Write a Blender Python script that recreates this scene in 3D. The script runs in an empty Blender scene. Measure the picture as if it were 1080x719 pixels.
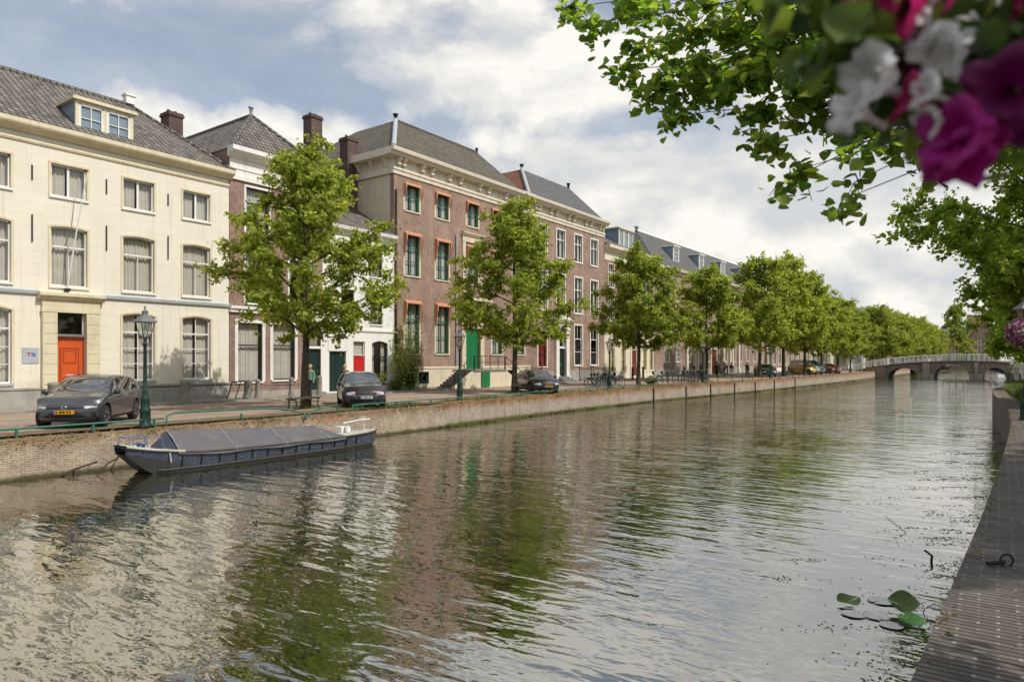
# Dutch canal in summer: cream, brick and white house fronts, lindens, moored barge, seen from the opposite quay
import bpy, math, random
import numpy as np
from mathutils import Vector, Matrix

random.seed(11)
RNG = np.random.default_rng(11)
scene = bpy.context.scene
col = scene.collection
ZS = 1.15            # street level above the water
ZR = 1.42            # quay level on the camera's bank
PI = math.pi


# ------------------------------------------------------------------ mesh building
class MB:
    """Collects faces and links them as one mesh object."""
    def __init__(self):
        self.v = []; self.f = []; self.mi = []; self.sm = []

    def face(self, pts, mi=0, sm=False):
        n = len(self.v)
        self.v += [tuple(p) for p in pts]
        self.f.append(tuple(range(n, n + len(pts)))); self.mi.append(mi); self.sm.append(sm)

    def raw(self, verts, faces, mi=0, sm=False):
        n = len(self.v)
        self.v += [tuple(p) for p in verts]
        for fc in faces:
            self.f.append(tuple(i + n for i in fc)); self.mi.append(mi); self.sm.append(sm)

    def box(self, x0, x1, y0, y1, z0, z1, mi=0):
        if x0 > x1: x0, x1 = x1, x0
        if y0 > y1: y0, y1 = y1, y0
        if z0 > z1: z0, z1 = z1, z0
        v = [(x0, y0, z0), (x1, y0, z0), (x1, y1, z0), (x0, y1, z0), (x0, y0, z1), (x1, y0, z1), (x1, y1, z1), (x0, y1, z1)]
        self.raw(v, [(0, 3, 2, 1), (4, 5, 6, 7), (0, 1, 5, 4), (1, 2, 6, 5), (2, 3, 7, 6), (3, 0, 4, 7)], mi)

    def bar(self, a, b, w, h=None, mi=0):
        """square bar from a to b"""
        h = h or w
        self.tube([a, b], [w * .7071, w * .7071], 4, mi=mi, sm=False, rot=PI / 4)

    def tube(self, pts, rad, n=8, mi=0, sm=True, cap=True, rot=0.0):
        pts = [Vector(p) for p in pts]
        if not hasattr(rad, '__len__'): rad = [rad] * len(pts)
        t0 = (pts[1] - pts[0]).normalized()
        up = Vector((0, 0, 1)) if abs(t0.z) < .9 else Vector((1, 0, 0))
        a = t0.cross(up).normalized(); b = t0.cross(a).normalized()
        V = []
        for i, p in enumerate(pts):
            t = (pts[min(i + 1, len(pts) - 1)] - pts[max(i - 1, 0)])
            if t.length < 1e-9: t = t0
            t.normalize()
            a = (a - t * a.dot(t)).normalized(); b = t.cross(a)
            for k in range(n):
                th = 2 * PI * k / n + rot
                V.append(p + a * math.cos(th) * rad[i] + b * math.sin(th) * rad[i])
        F = []
        for i in range(len(pts) - 1):
            for k in range(n):
                F.append((i * n + k, i * n + (k + 1) % n, (i + 1) * n + (k + 1) % n, (i + 1) * n + k))
        self.raw(V, F, mi, sm)
        if cap:
            self.face(V[:n][::-1], mi); self.face(V[-n:], mi)

    def lathe(self, prof, n=16, c=(0, 0, 0), mi=0, sm=True, axis='z', rot=0.0):
        V = []
        for r, z in prof:
            for k in range(n):
                th = 2 * PI * k / n + rot
                x, y = r * math.cos(th), r * math.sin(th)
                if axis == 'z': p = (x, y, z)
                elif axis == 'x': p = (z, x, y)
                else: p = (y, z, x)
                V.append((p[0] + c[0], p[1] + c[1], p[2] + c[2]))
        F = []
        for i in range(len(prof) - 1):
            for k in range(n):
                F.append((i * n + k, i * n + (k + 1) % n, (i + 1) * n + (k + 1) % n, (i + 1) * n + k))
        self.raw(V, F, mi, sm)
        if prof[0][0] > 1e-4: self.face(V[:n][::-1], mi)
        if prof[-1][0] > 1e-4: self.face(V[-n:], mi)

    def ring(self, R, r, n=24, m=6, c=(0, 0, 0), axis='y', mi=0, a0=0, a1=2 * PI, ey=1.0):
        V = []; full = abs(a1 - a0 - 2 * PI) < 1e-6
        cnt = n if full else n + 1
        for i in range(cnt):
            th = a0 + (a1 - a0) * i / n
            for k in range(m):
                ph = 2 * PI * k / m
                q = R + r * math.cos(ph)
                u, w, h = q * math.cos(th), q * math.sin(th) * ey, r * math.sin(ph)
                p = (u, h, w) if axis == 'y' else ((u, w, h) if axis == 'z' else (h, u, w))
                V.append((p[0] + c[0], p[1] + c[1], p[2] + c[2]))
        F = []
        for i in range(n):
            j = (i + 1) % cnt
            if not full and i + 1 >= cnt: break
            for k in range(m):
                F.append((i * m + k, i * m + (k + 1) % m, j * m + (k + 1) % m, j * m + k))
        self.raw(V, F, mi, True)

    def prism(self, poly, y0, y1, plane='xz', mi=0):
        """extrude a 2-D polygon; plane xz -> along y, yz -> along x, xy -> along z"""
        def P(a, b, t):
            return (a, t, b) if plane == 'xz' else ((t, a, b) if plane == 'yz' else (a, b, t))
        n = len(poly)
        A = [P(a, b, y0) for a, b in poly]; B = [P(a, b, y1) for a, b in poly]
        self.face(A[::-1], mi); self.face(B, mi)
        for i in range(n):
            j = (i + 1) % n
            self.face([A[i], A[j], B[j], B[i]], mi)

    def grid(self, rows, mi=0, sm=True, wrap=False):
        n = len(rows[0]); V = [p for r in rows for p in r]; F = []
        for i in range(len(rows) - 1):
            for k in range(n if wrap else n - 1):
                F.append((i * n + k, i * n + (k + 1) % n, (i + 1) * n + (k + 1) % n, (i + 1) * n + k))
        self.raw(V, F, mi, sm)

    def build(self, name, mats, parent=None, loc=None):
        me = bpy.data.meshes.new(name)
        me.from_pydata(self.v, [], self.f)
        mats = mats if isinstance(mats, (list, tuple)) else [mats]
        for m in mats: me.materials.append(m)
        me.polygons.foreach_set('material_index', self.mi)
        me.polygons.foreach_set('use_smooth', self.sm)
        uv = me.uv_layers.new(name='UVMap')
        co = np.array(self.v, dtype=float)
        out = np.zeros((len(me.loops), 2)); k = 0
        for fc in self.f:
            p = co[list(fc)]
            nv = np.zeros(3)
            for i in range(len(fc)):
                a, b = p[i], p[(i + 1) % len(fc)]
                nv += np.cross(a - p[0], b - p[0])
            L = np.linalg.norm(nv); nv = nv / L if L > 1e-12 else np.array([0, 0, 1.])
            if abs(nv[2]) > .985: h = np.array([1., 0, 0]); w = np.array([0, 1., 0])
            else:
                h = np.array([-nv[1], nv[0], 0]); h /= np.linalg.norm(h)
                if abs(h[1]) > abs(h[0]): h *= np.sign(h[1])
                else: h *= np.sign(h[0])
                w = np.cross(nv, h)
                if w[2] < 0: w = -w
            out[k:k + len(fc), 0] = p @ h; out[k:k + len(fc), 1] = p @ w
            k += len(fc)
        uv.data.foreach_set('uv', out.astype(np.float32).ravel())
        me.validate(); me.update()
        o = bpy.data.objects.new(name, me); col.objects.link(o)
        if parent is not None: o.parent = parent
        if loc is not None: o.location = loc
        return o


def tag(o, label=None, cat=None, group=None, kind=None):
    if label: o['label'] = label
    if cat: o['category'] = cat
    if group: o['group'] = group
    if kind: o['kind'] = kind
    return o


def thing(name, label, cat, loc=(0, 0, 0), rz=0.0, group=None):
    o = bpy.data.objects.new(name, None); col.objects.link(o)
    o.empty_display_size = .2
    o.location = loc; o.rotation_euler = (0, 0, rz)
    return tag(o, label, cat, group)


def dup(root, loc=None, rz=None, scale=None, label=None, group=None, parent=None):
    c = root.copy(); col.objects.link(c)
    if parent is not None: c.parent = parent
    if loc is not None: c.location = loc
    if rz is not None: c.rotation_euler = (0, 0, rz)
    if scale is not None: c.scale = scale if hasattr(scale, '__len__') else (scale,) * 3
    if label: c['label'] = label
    if group: c['group'] = group
    for ch in list(KIDS(root)):
        dup(ch, parent=c)
    return c


def KIDS(o):
    return [x for x in col.objects if x.parent is o] if o.get('_k') is None else []


_children = {}
def KIDS(o):
    return list(o.children)


def data_copy(o, parent, loc=(0, 0, 0), rz=0.0):
    c = o.copy(); col.objects.link(c); c.parent = parent; c.location = loc; c.rotation_euler = (0, 0, rz)
    return c


# ------------------------------------------------------------------ materials
def newmat(name):
    m = bpy.data.materials.new(name); m.use_nodes = True
    nt = m.node_tree; nt.nodes.clear()
    return m, nt


def nd(nt, t, **kw):
    n = nt.nodes.new(t)
    for k, v in kw.items():
        if k == 'ins':
            for kk, vv in v.items():
                s = n.inputs[kk]
                if hasattr(vv, 'is_output'): nt.links.new(vv, s)
                else: s.default_value = vv
        else: setattr(n, k, v)
    return n


def c4(c): return (c[0], c[1], c[2], 1.0)


def math_(nt, op, a, b=None, clamp=False):
    n = nt.nodes.new('ShaderNodeMath'); n.operation = op; n.use_clamp = clamp
    for i, x in enumerate((a, b)):
        if x is None: continue
        if hasattr(x, 'is_output'): nt.links.new(x, n.inputs[i])
        else: n.inputs[i].default_value = x
    return n.outputs[0]


def mixc(nt, f, a, b, blend='MIX'):
    n = nt.nodes.new('ShaderNodeMix'); n.data_type = 'RGBA'; n.blend_type = blend
    for s, x in ((n.inputs[0], f), (n.inputs[6], a), (n.inputs[7], b)):
        if hasattr(x, 'is_output'): nt.links.new(x, s)
        elif s.type == 'RGBA': s.default_value = c4(x)
        else: s.default_value = x
    return n.outputs[2]


def ramp(nt, fac, stops):
    n = nt.nodes.new('ShaderNodeValToRGB'); e = n.color_ramp.elements
    while len(e) > 1: e.remove(e[0])
    for i, (p, c) in enumerate(stops):
        el = e[0] if i == 0 else e.new(p)
        el.position = p; el.color = c4(c) if hasattr(c, '__len__') else (c, c, c, 1)
    nt.links.new(fac, n.inputs[0])
    return n.outputs[0]


def noise(nt, vec, scale, detail=4, rough=.55, dist=0.0):
    n = nd(nt, 'ShaderNodeTexNoise'); n.inputs['Scale'].default_value = scale
    n.inputs['Detail'].default_value = detail; n.inputs['Roughness'].default_value = rough
    n.inputs['Distortion'].default_value = dist
    if vec is not None: nt.links.new(vec, n.inputs['Vector'])
    return n.outputs['Fac']


def objco(nt): return nd(nt, 'ShaderNodeTexCoord').outputs['Object']
def uvco(nt): return nd(nt, 'ShaderNodeTexCoord').outputs['UV']


def scalevec(nt, vec, s):
    n = nd(nt, 'ShaderNodeMapping'); nt.links.new(vec, n.inputs['Vector']); n.inputs['Scale'].default_value = s
    return n.outputs[0]


def finish(m, nt, colr, rough=.8, bump=None, bstr=.3, bdist=.02, metal=0.0, spec=.4, extra=None):
    p = nd(nt, 'ShaderNodeBsdfPrincipled')
    for key, x in (('Base Color', colr), ('Roughness', rough), ('Metallic', metal), ('Specular IOR Level', spec)):
        s = p.inputs[key]
        if hasattr(x, 'is_output'): nt.links.new(x, s)
        elif hasattr(x, '__len__'): s.default_value = c4(x)
        else: s.default_value = x
    if extra:
        for k, v in extra.items(): p.inputs[k].default_value = v
    if bump is not None:
        b = nd(nt, 'ShaderNodeBump'); b.inputs['Strength'].default_value = bstr; b.inputs['Distance'].default_value = bdist
        nt.links.new(bump, b.inputs['Height']); nt.links.new(b.outputs[0], p.inputs['Normal'])
    o = nd(nt, 'ShaderNodeOutputMaterial'); nt.links.new(p.outputs[0], o.inputs[0])
    return m


def plain(name, c, rough=.7, var=.18, scale=2.5, bump=.15, metal=0.0, spec=.4, dirt=None, dscale=1.2, extra=None):
    """painted or plain surface with uneven tone and optional stains"""
    m, nt = newmat(name)
    v = objco(nt)
    n1 = noise(nt, v, scale, 6, .6); n2 = noise(nt, v, scale * 9, 3, .6)
    f = ramp(nt, n1, [(.3, 0.0), (.7, 1.0)])
    a = mixc(nt, f, [x * (1 - var) for x in c], [min(1, x * (1 + var)) for x in c])
    a = mixc(nt, math_(nt, 'MULTIPLY', n2, var), a, [x * .6 for x in c])
    if dirt:
        sv = scalevec(nt, v, (1.0, 1.0, .22))
        d = noise(nt, sv, dscale * 2.2, 6, .65)
        a = mixc(nt, ramp(nt, d, [(.52, 0.0), (.74, .75)]), a, dirt)
        d2 = noise(nt, scalevec(nt, v, (2.6, 2.6, .10)), 2.0, 6, .7)
        a = mixc(nt, ramp(nt, d2, [(.56, 0.0), (.70, .42)]), a, [x * .8 for x in dirt])
    return finish(m, nt, a, rough, n2, bump, .01, metal, spec, extra)


def brick(name, c1, c2, mortar, bw=.22, bh=.065, ms=.011, stain=None, var=.35, sscale=.35, rough=.88):
    m, nt = newmat(name)
    uv = uvco(nt)
    b = nd(nt, 'ShaderNodeTexBrick')
    nt.links.new(uv, b.inputs['Vector'])
    b.inputs['Color1'].default_value = c4(c1); b.inputs['Color2'].default_value = c4(c2); b.inputs['Mortar'].default_value = c4(mortar)
    b.inputs['Scale'].default_value = 1; b.inputs['Mortar Size'].default_value = ms; b.inputs['Mortar Smooth'].default_value = .2
    b.inputs['Brick Width'].default_value = bw; b.inputs['Row Height'].default_value = bh; b.inputs['Bias'].default_value = 0
    v = objco(nt)
    n1 = noise(nt, v, sscale * 2.2, 7, .65); n2 = noise(nt, v, 4.5, 5, .7)
    k = ramp(nt, n1, [(.3, 1 - var), (.7, 1 + var * .35)])
    a = mixc(nt, 1.0, b.outputs['Color'], k, 'MULTIPLY')
    k2 = ramp(nt, n2, [(.3, .66), (.72, 1.16)])
    a = mixc(nt, 1.0, a, k2, 'MULTIPLY')
    n5 = noise(nt, scalevec(nt, v, (1, 1, 2.6)), 9.0, 3, .8)
    a = mixc(nt, 1.0, a, ramp(nt, n5, [(.3, .7), (.7, 1.22)]), 'MULTIPLY')
    if stain:
        sv = scalevec(nt, v, (1, 1, .3))
        s = noise(nt, sv, 1.3, 7, .7)
        a = mixc(nt, ramp(nt, s, [(.5, 0.0), (.72, .8)]), a, stain)
    return finish(m, nt, a, rough, math_(nt, 'SUBTRACT', 1.0, b.outputs['Fac']), .5, .012, 0, .25)


def tiles(name, c1, c2, moss, tw=.27, th=.36, moss_amt=.55):
    m, nt = newmat(name)
    uv = uvco(nt); s = nd(nt, 'ShaderNodeSeparateXYZ'); nt.links.new(uv, s.inputs[0])
    u = math_(nt, 'DIVIDE', s.outputs[0], tw); w = math_(nt, 'DIVIDE', s.outputs[1], th)
    cellu = math_(nt, 'FLOOR', u); cellw = math_(nt, 'FLOOR', w)
    cv = nd(nt, 'ShaderNodeCombineXYZ'); nt.links.new(cellu, cv.inputs[0]); nt.links.new(cellw, cv.inputs[1])
    wn = nd(nt, 'ShaderNodeTexWhiteNoise'); wn.noise_dimensions = '2D'; nt.links.new(cv.outputs[0], wn.inputs['Vector'])
    a = mixc(nt, wn.outputs['Value'], c1, c2)
    n1 = noise(nt, objco(nt), 1.1, 7, .7)
    a = mixc(nt, ramp(nt, n1, [(.45, 0.0), (.7, moss_amt)]), a, moss)
    fu = math_(nt, 'FRACT', u); fw = math_(nt, 'FRACT', w)
    hu = math_(nt, 'SINE', math_(nt, 'MULTIPLY', fu, 2 * PI))
    hh = math_(nt, 'ADD', math_(nt, 'MULTIPLY', hu, .4), math_(nt, 'MULTIPLY', math_(nt, 'SUBTRACT', 1.0, fw), .6))
    # dark joint where a tile laps over the next one
    edge = math_(nt, 'MAXIMUM', math_(nt, 'LESS_THAN', fw, .22), math_(nt, 'LESS_THAN', fu, .2))
    a = mixc(nt, math_(nt, 'MULTIPLY', edge, .84), a, [x * .25 for x in c1])
    return finish(m, nt, a, .8, hh, 1.0, .09, 0, .3)


def glassmat(name, tint=(.95, .95, .93), refl=(.95, .97, 1.0), base=.04, rough=.02):
    m, nt = newmat(name)
    v = objco(nt)
    b = nd(nt, 'ShaderNodeBump'); b.inputs['Strength'].default_value = .12; b.inputs['Distance'].default_value = .02
    nt.links.new(noise(nt, v, 1.6, 2), b.inputs['Height'])
    t = nd(nt, 'ShaderNodeBsdfTransparent'); t.inputs[0].default_value = c4(tint)
    g = nd(nt, 'ShaderNodeBsdfGlossy'); g.inputs['Color'].default_value = c4(refl); g.inputs['Roughness'].default_value = rough
    nt.links.new(b.outputs[0], g.inputs['Normal'])
    lw = nd(nt, 'ShaderNodeLayerWeight'); lw.inputs['Blend'].default_value = .5
    f = math_(nt, 'ADD', math_(nt, 'MULTIPLY', math_(nt, 'POWER', lw.outputs['Facing'], 5.0), .96), base, True)
    mx = nd(nt, 'ShaderNodeMixShader'); nt.links.new(f, mx.inputs[0]); nt.links.new(t.outputs[0], mx.inputs[1]); nt.links.new(g.outputs[0], mx.inputs[2])
    o = nd(nt, 'ShaderNodeOutputMaterial'); nt.links.new(mx.outputs[0], o.inputs[0])
    return m


def leafmat(name, stops, trans=.35, rough=.5, tcol=1.5):
    """thin leaf: each leaf (mesh island) takes its own tone"""
    m, nt = newmat(name)
    g = nd(nt, 'ShaderNodeNewGeometry')
    c = ramp(nt, g.outputs['Random Per Island'], stops)
    p = nd(nt, 'ShaderNodeBsdfPrincipled'); nt.links.new(c, p.inputs['Base Color'])
    p.inputs['Roughness'].default_value = rough; p.inputs['Specular IOR Level'].default_value = .35
    t = nd(nt, 'ShaderNodeBsdfTranslucent')
    nt.links.new(mixc(nt, 1.0, c, (tcol, tcol * 1.05, tcol * .6), 'MULTIPLY'), t.inputs[0])
    mx = nd(nt, 'ShaderNodeMixShader'); mx.inputs[0].default_value = trans
    nt.links.new(p.outputs[0], mx.inputs[1]); nt.links.new(t.outputs[0], mx.inputs[2])
    o = nd(nt, 'ShaderNodeOutputMaterial'); nt.links.new(mx.outputs[0], o.inputs[0])
    return m


M = {}
def grooved(name, c, dirt, pitch):
    """render lined out in shallow courses, with rain streaks and patches"""
    m, nt = newmat(name); v = objco(nt); s = nd(nt, 'ShaderNodeSeparateXYZ'); nt.links.new(v, s.inputs[0])
    n1 = noise(nt, v, .9, 7, .65); n2 = noise(nt, v, 7, 4, .65); n3 = noise(nt, scalevec(nt, v, (2.6, 2.6, .09)), 2.0, 6, .7)
    a = mixc(nt, ramp(nt, n1, [(.3, 0.0), (.7, 1.0)]), [x * .93 for x in c], [min(1, x * 1.06) for x in c])
    a = mixc(nt, ramp(nt, n3, [(.54, 0.0), (.70, .5)]), a, dirt)
    a = mixc(nt, ramp(nt, noise(nt, v, .45, 6, .7), [(.55, 0.0), (.72, .45)]), a, [x * .86 for x in c])
    low = math_(nt, 'ADD', s.outputs[2], math_(nt, 'MULTIPLY', n1, 1.4))
    a = mixc(nt, ramp(nt, math_(nt, 'MULTIPLY', low, .3), [(.42, .45), (.62, 0.0)]), a, [x * .8 for x in dirt])
    g = math_(nt, 'LESS_THAN', math_(nt, 'FRACT', math_(nt, 'DIVIDE', s.outputs[2], pitch)), .045)
    a = mixc(nt, math_(nt, 'MULTIPLY', g, .3), a, dirt)
    h = math_(nt, 'ADD', math_(nt, 'MULTIPLY', n2, .3), math_(nt, 'SUBTRACT', 1.0, g))
    return finish(m, nt, a, .85, h, .3, .012, 0, .3)
M['cream'] = grooved('cream_render', (.76, .715, .59), (.53, .47, .35), .49)
M['ochre'] = plain('ochre_paint', (.68, .60, .42), .6, .08, 1.5, .1, dirt=(.50, .42, .27))
M['white'] = plain('white_paint', (.78, .76, .71), .55, .05, 1.2, .08, dirt=(.55, .53, .47), dscale=.8)
M['whitewash'] = plain('white_render', (.80, .79, .75), .8, .05, .7, .15, dirt=(.58, .56, .5), dscale=.5)
M['stonecream'] = plain('cream_stone', (.66, .58, .43), .75, .1, 1.2, .2, dirt=(.42, .37, .28))
M['plinth'] = plain('grey_plinth', (.36, .34, .30), .85, .18, 1.6, .3, dirt=(.2, .19, .16))
M['brick_red'] = brick('red_brick', (.36, .185, .14), (.28, .14, .11), (.42, .36, .31), stain=(.42, .27, .21))
M['brick_brown'] = brick('brown_brick', (.40, .232, .168), (.315, .182, .133), (.46, .385, .32), stain=(.45, .31, .235))
M['brick_pink'] = brick('pink_brick', (.44, .28, .215), (.36, .22, .17), (.46, .40, .35), stain=(.46, .33, .26))
M['brick_dark'] = brick('chimney_brick', (.16, .08, .06), (.11, .06, .05), (.2, .17, .15), stain=(.08, .06, .05))
M['quaybrick'] = brick('quay_brick', (.34, .20, .145), (.24, .15, .115), (.46, .41, .34), .21, .062, .016, stain=(.17, .135, .08), var=.45, sscale=.8)
M['tile_grey'] = tiles('grey_pantile', (.115, .107, .096), (.26, .235, .205), (.26, .225, .165))
M['tile_moss'] = tiles('mossy_pantile', (.105, .095, .076), (.19, .168, .13), (.19, .16, .095), moss_amt=.6)
M['tile_red'] = tiles('red_pantile', (.22, .085, .052), (.28, .115, .07), (.17, .12, .07))
M['slate'] = tiles('slate', (.14, .14, .142), (.21, .205, .205), (.22, .20, .17), .22, .16, .3)
M['lead'] = plain('lead_sheet', (.42, .45, .48), .5, .12, 2, .1, spec=.5)
M['leadblue'] = plain('blue_grey_zinc', (.22, .30, .38), .55, .15, 2, .1)
M['black'] = plain('black_iron', (.018, .018, .018), .45, .2, 6, .1)
M['glass'] = glassmat('window_glass')
M['curtain'] = plain('curtain_cloth', (.50, .48, .43), .9, .1, 3, .1)
M['curtain_y'] = plain('yellowed_blind', (.62, .50, .24), .9, .1, 3, .1)
M['room'] = plain('room_dark', (.06, .055, .05), .9)
M['green_paint'] = plain('dark_green_gloss', (.018, .12, .078), .32, .15, 4, .05, spec=.5)
M['green_door'] = plain('bright_green_gloss', (.012, .18, .06), .35, .12, 3, .05, spec=.5)
M['green_black'] = plain('green_black_gloss', (.012, .035, .028), .35, .15, 3, .05, spec=.5)
M['orange_door'] = plain('orange_door_paint', (.60, .095, .018), .4, .12, 2, .05)
M['red_door'] = plain('red_door_paint', (.52, .02, .016), .4, .1, 3, .05)
M['maroon'] = plain('maroon_paint', (.20, .025, .022), .45, .12, 3, .05)
M['step'] = plain('blue_stone', (.19, .185, .175), .75, .2, 3, .25)
# ------------------------------------------------------------------ exposure and light levels
EXPOSURE = 0.6
SUN_E = 2.4
SKY_S = .095
SKY_GREY = .3
CLOUD_S = 1.0
CLOUD_G = (.44, .455, .47); CLOUD_M = (.54, .535, .515); CLOUD_W = (.66, .64, .60)
WAVE = (.042, .023, .0065)
WATER_F = .40
# ------------------------------------------------------------------ render set-up, camera, sun, sky
scene.render.engine = 'CYCLES'
scene.view_settings.view_transform = 'Standard'; scene.view_settings.look = 'None'
scene.view_settings.exposure = EXPOSURE; scene.view_settings.gamma = 1
scene.cycles.max_bounces = 8; scene.cycles.diffuse_bounces = 3; scene.cycles.glossy_bounces = 4
scene.cycles.transparent_max_bounces = 12; scene.cycles.transmission_bounces = 3
scene.cycles.use_denoising = True
scene.cycles.sample_clamp_indirect = 6
scene.cycles.caustics_reflective = False; scene.cycles.caustics_refractive = False

cam_d = bpy.data.cameras.new('camera'); cam = bpy.data.objects.new('camera', cam_d); col.objects.link(cam)
cam.location = (0, 0, 3.15); cam.rotation_euler = (PI / 2, 0, math.radians(35.85))
cam_d.sensor_width = 36; cam_d.lens = 712 / 1080 * 36; cam_d.shift_y = 19.5 / 1080
cam_d.clip_start = .05; cam_d.clip_end = 3000
cam_d.dof.use_dof = True; cam_d.dof.focus_distance = 24; cam_d.dof.aperture_fstop = 3.6; cam_d.dof.aperture_blades = 7
scene.camera = cam

sv = Vector((8.4, 1.5, 9.8)).normalized()
SEL = math.asin(sv.z); SAZ = math.atan2(sv.x, sv.y)
sl = bpy.data.lights.new('sun', 'SUN'); sl.energy = SUN_E; sl.angle = math.radians(.6); sl.color = (1.0, .955, .88)
so = bpy.data.objects.new('sun', sl); col.objects.link(so)
so.rotation_euler = sv.to_track_quat('Z', 'Y').to_euler()

wd = bpy.data.worlds.new('World'); scene.world = wd; wd.use_nodes = True
nt = wd.node_tree; nt.nodes.clear()
tc = nd(nt, 'ShaderNodeTexCoord'); dirv = tc.outputs['Generated']
sx = nd(nt, 'ShaderNodeSeparateXYZ'); nt.links.new(dirv, sx.inputs[0])
sky = nd(nt, 'ShaderNodeTexSky'); sky.sky_type = 'NISHITA'; sky.sun_disc = False
sky.sun_elevation = SEL; sky.sun_rotation = SAZ; sky.altitude = 0; sky.air_density = 1.0; sky.dust_density = 1.5; sky.ozone_density = 1.0
phi = math_(nt, 'ARCTAN2', sx.outputs[0], sx.outputs[1])
hyp = math_(nt, 'SQRT', math_(nt, 'ADD', math_(nt, 'MULTIPLY', sx.outputs[0], sx.outputs[0]), math_(nt, 'MULTIPLY', sx.outputs[1], sx.outputs[1])))
el = math_(nt, 'DIVIDE', sx.outputs[2], math_(nt, 'ADD', hyp, .001))
def sky_co(kx, ky, oz=0.0, de=0.0):
    c = nd(nt, 'ShaderNodeCombineXYZ')
    nt.links.new(math_(nt, 'MULTIPLY', phi, kx), c.inputs[0])
    nt.links.new(math_(nt, 'MULTIPLY', math_(nt, 'ADD', el, de), ky), c.inputs[1]); c.inputs[2].default_value = oz
    return c.outputs[0]
def gauss(pc, ec, rp, re):
    a = math_(nt, 'DIVIDE', math_(nt, 'SUBTRACT', phi, pc), rp); b = math_(nt, 'DIVIDE', math_(nt, 'SUBTRACT', el, ec), re)
    s = math_(nt, 'ADD', math_(nt, 'MULTIPLY', a, a), math_(nt, 'MULTIPLY', b, b))
    return math_(nt, 'EXPONENT', math_(nt, 'MULTIPLY', s, -1.0))
# where the real cloud banks stand round the horizon: azimuth, elevation, spread, weight
banks = [(-.98, .25, .30, .09, .34), (-.60, .44, .22, .10, .30), (-.30, .20, .45, .10, .30), (.05, .15, .4, .2, .22), (-.15, .42, .25, .1, .2),
         (-1.1, .42, .22, .09, -.20), (-.42, .345, .22, .028, -.26), (-.72, .31, .10, .05, -.13), (-1.35, .28, .15, .12, -.05), (-.95, .52, .5, .05, -.05)]
f1 = noise(nt, sky_co(2.9, 4.3, 3.7), 1.6, 10, .56, .15)
cov = f1
for b_ in banks: cov = math_(nt, 'ADD', cov, math_(nt, 'MULTIPLY', gauss(*b_[:4]), b_[4]))
dens = ramp(nt, cov, [(.44, 0.0), (.54, .55), (.66, 1.0)])
wisps = ramp(nt, noise(nt, sky_co(1.6, 4.6, 9.1), 1.5, 7, .6, .4), [(.35, 0.10), (.75, .5)])
dens = math_(nt, 'MAXIMUM', dens, wisps)
# lit tops against grey undersides: compare the density with the density a little higher up
f2 = noise(nt, sky_co(2.9, 4.3, 3.7, .04), 1.6, 10, .56, .15)
f3 = noise(nt, sky_co(2.2, 5.5, 21.0), 1.3, 8, .6, .5)
lit = math_(nt, 'ADD', math_(nt, 'MULTIPLY', math_(nt, 'SUBTRACT', f1, f2), 2.6), math_(nt, 'ADD', math_(nt, 'MULTIPLY', f3, 1.1), -.05))
lit = math_(nt, 'ADD', lit, math_(nt, 'MULTIPLY', gauss(-.98, .28, .22, .05), .22))
lit = math_(nt, 'ADD', lit, math_(nt, 'MULTIPLY', gauss(-.55, .46, .14, .05), .16))
lit = math_(nt, 'ADD', lit, math_(nt, 'MULTIPLY', gauss(-.28, .155, .3, .05), .12))
lit = math_(nt, 'SUBTRACT', lit, math_(nt, 'MULTIPLY', gauss(-.18, .2, .10, .05), .26))
ccol = ramp(nt, lit, [(.22, CLOUD_G), (.5, CLOUD_M), (.78, CLOUD_W)])
bg1 = nd(nt, 'ShaderNodeBackground'); bg1.inputs[1].default_value = SKY_S
nt.links.new(mixc(nt, SKY_GREY, sky.outputs[0], (3.2, 3.5, 3.8)), bg1.inputs[0])
bg2 = nd(nt, 'ShaderNodeBackground'); bg2.inputs[1].default_value = CLOUD_S; nt.links.new(ccol, bg2.inputs[0])
mx = nd(nt, 'ShaderNodeMixShader'); nt.links.new(dens, mx.inputs[0]); nt.links.new(bg1.outputs[0], mx.inputs[1]); nt.links.new(bg2.outputs[0], mx.inputs[2])
wo = nd(nt, 'ShaderNodeOutputWorld'); nt.links.new(mx.outputs[0], wo.inputs[0])

# ------------------------------------------------------------------ water
m, nt = newmat('canal_water')
geo = nd(nt, 'ShaderNodeNewGeometry')
def wco(rz, sc):
    n = nd(nt, 'ShaderNodeMapping'); n.vector_type = 'POINT'; nt.links.new(geo.outputs['Position'], n.inputs['Vector'])
    n.inputs['Rotation'].default_value = (0, 0, math.radians(rz)); n.inputs['Scale'].default_value = sc
    return n.outputs[0]
calm = ramp(nt, noise(nt, wco(0, (1, 1, 1)), .16, 3, .5), [(.36, .55), (.62, 1.0)])
h1 = noise(nt, wco(-33, (.24, 1.35, 1)), 1.0, 2, .45, .9)
h2 = noise(nt, wco(-42, (.7, 1.9, 1)), 1.9, 2, .5, .6)
h3 = noise(nt, wco(-25, (.7, 1.6, 1)), 5.0, 2, .5)
hh = math_(nt, 'ADD', math_(nt, 'MULTIPLY', h1, WAVE[0]), math_(nt, 'MULTIPLY', h2, WAVE[1]))
hh = math_(nt, 'ADD', hh, math_(nt, 'MULTIPLY', h3, WAVE[2]))
px_ = nd(nt, 'ShaderNodeSeparateXYZ'); nt.links.new(geo.outputs['Position'], px_.inputs[0])
lee = ramp(nt, math_(nt, 'ADD', math_(nt, 'MULTIPLY', px_.outputs[0], -.1), math_(nt, 'MULTIPLY', noise(nt, geo.outputs['Position'], .3, 2), .3)), [(.25, .42), (.95, 1.0)])
wind = math_(nt, 'ADD', .9, math_(nt, 'MULTIPLY', px_.outputs[1], .022))
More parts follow.
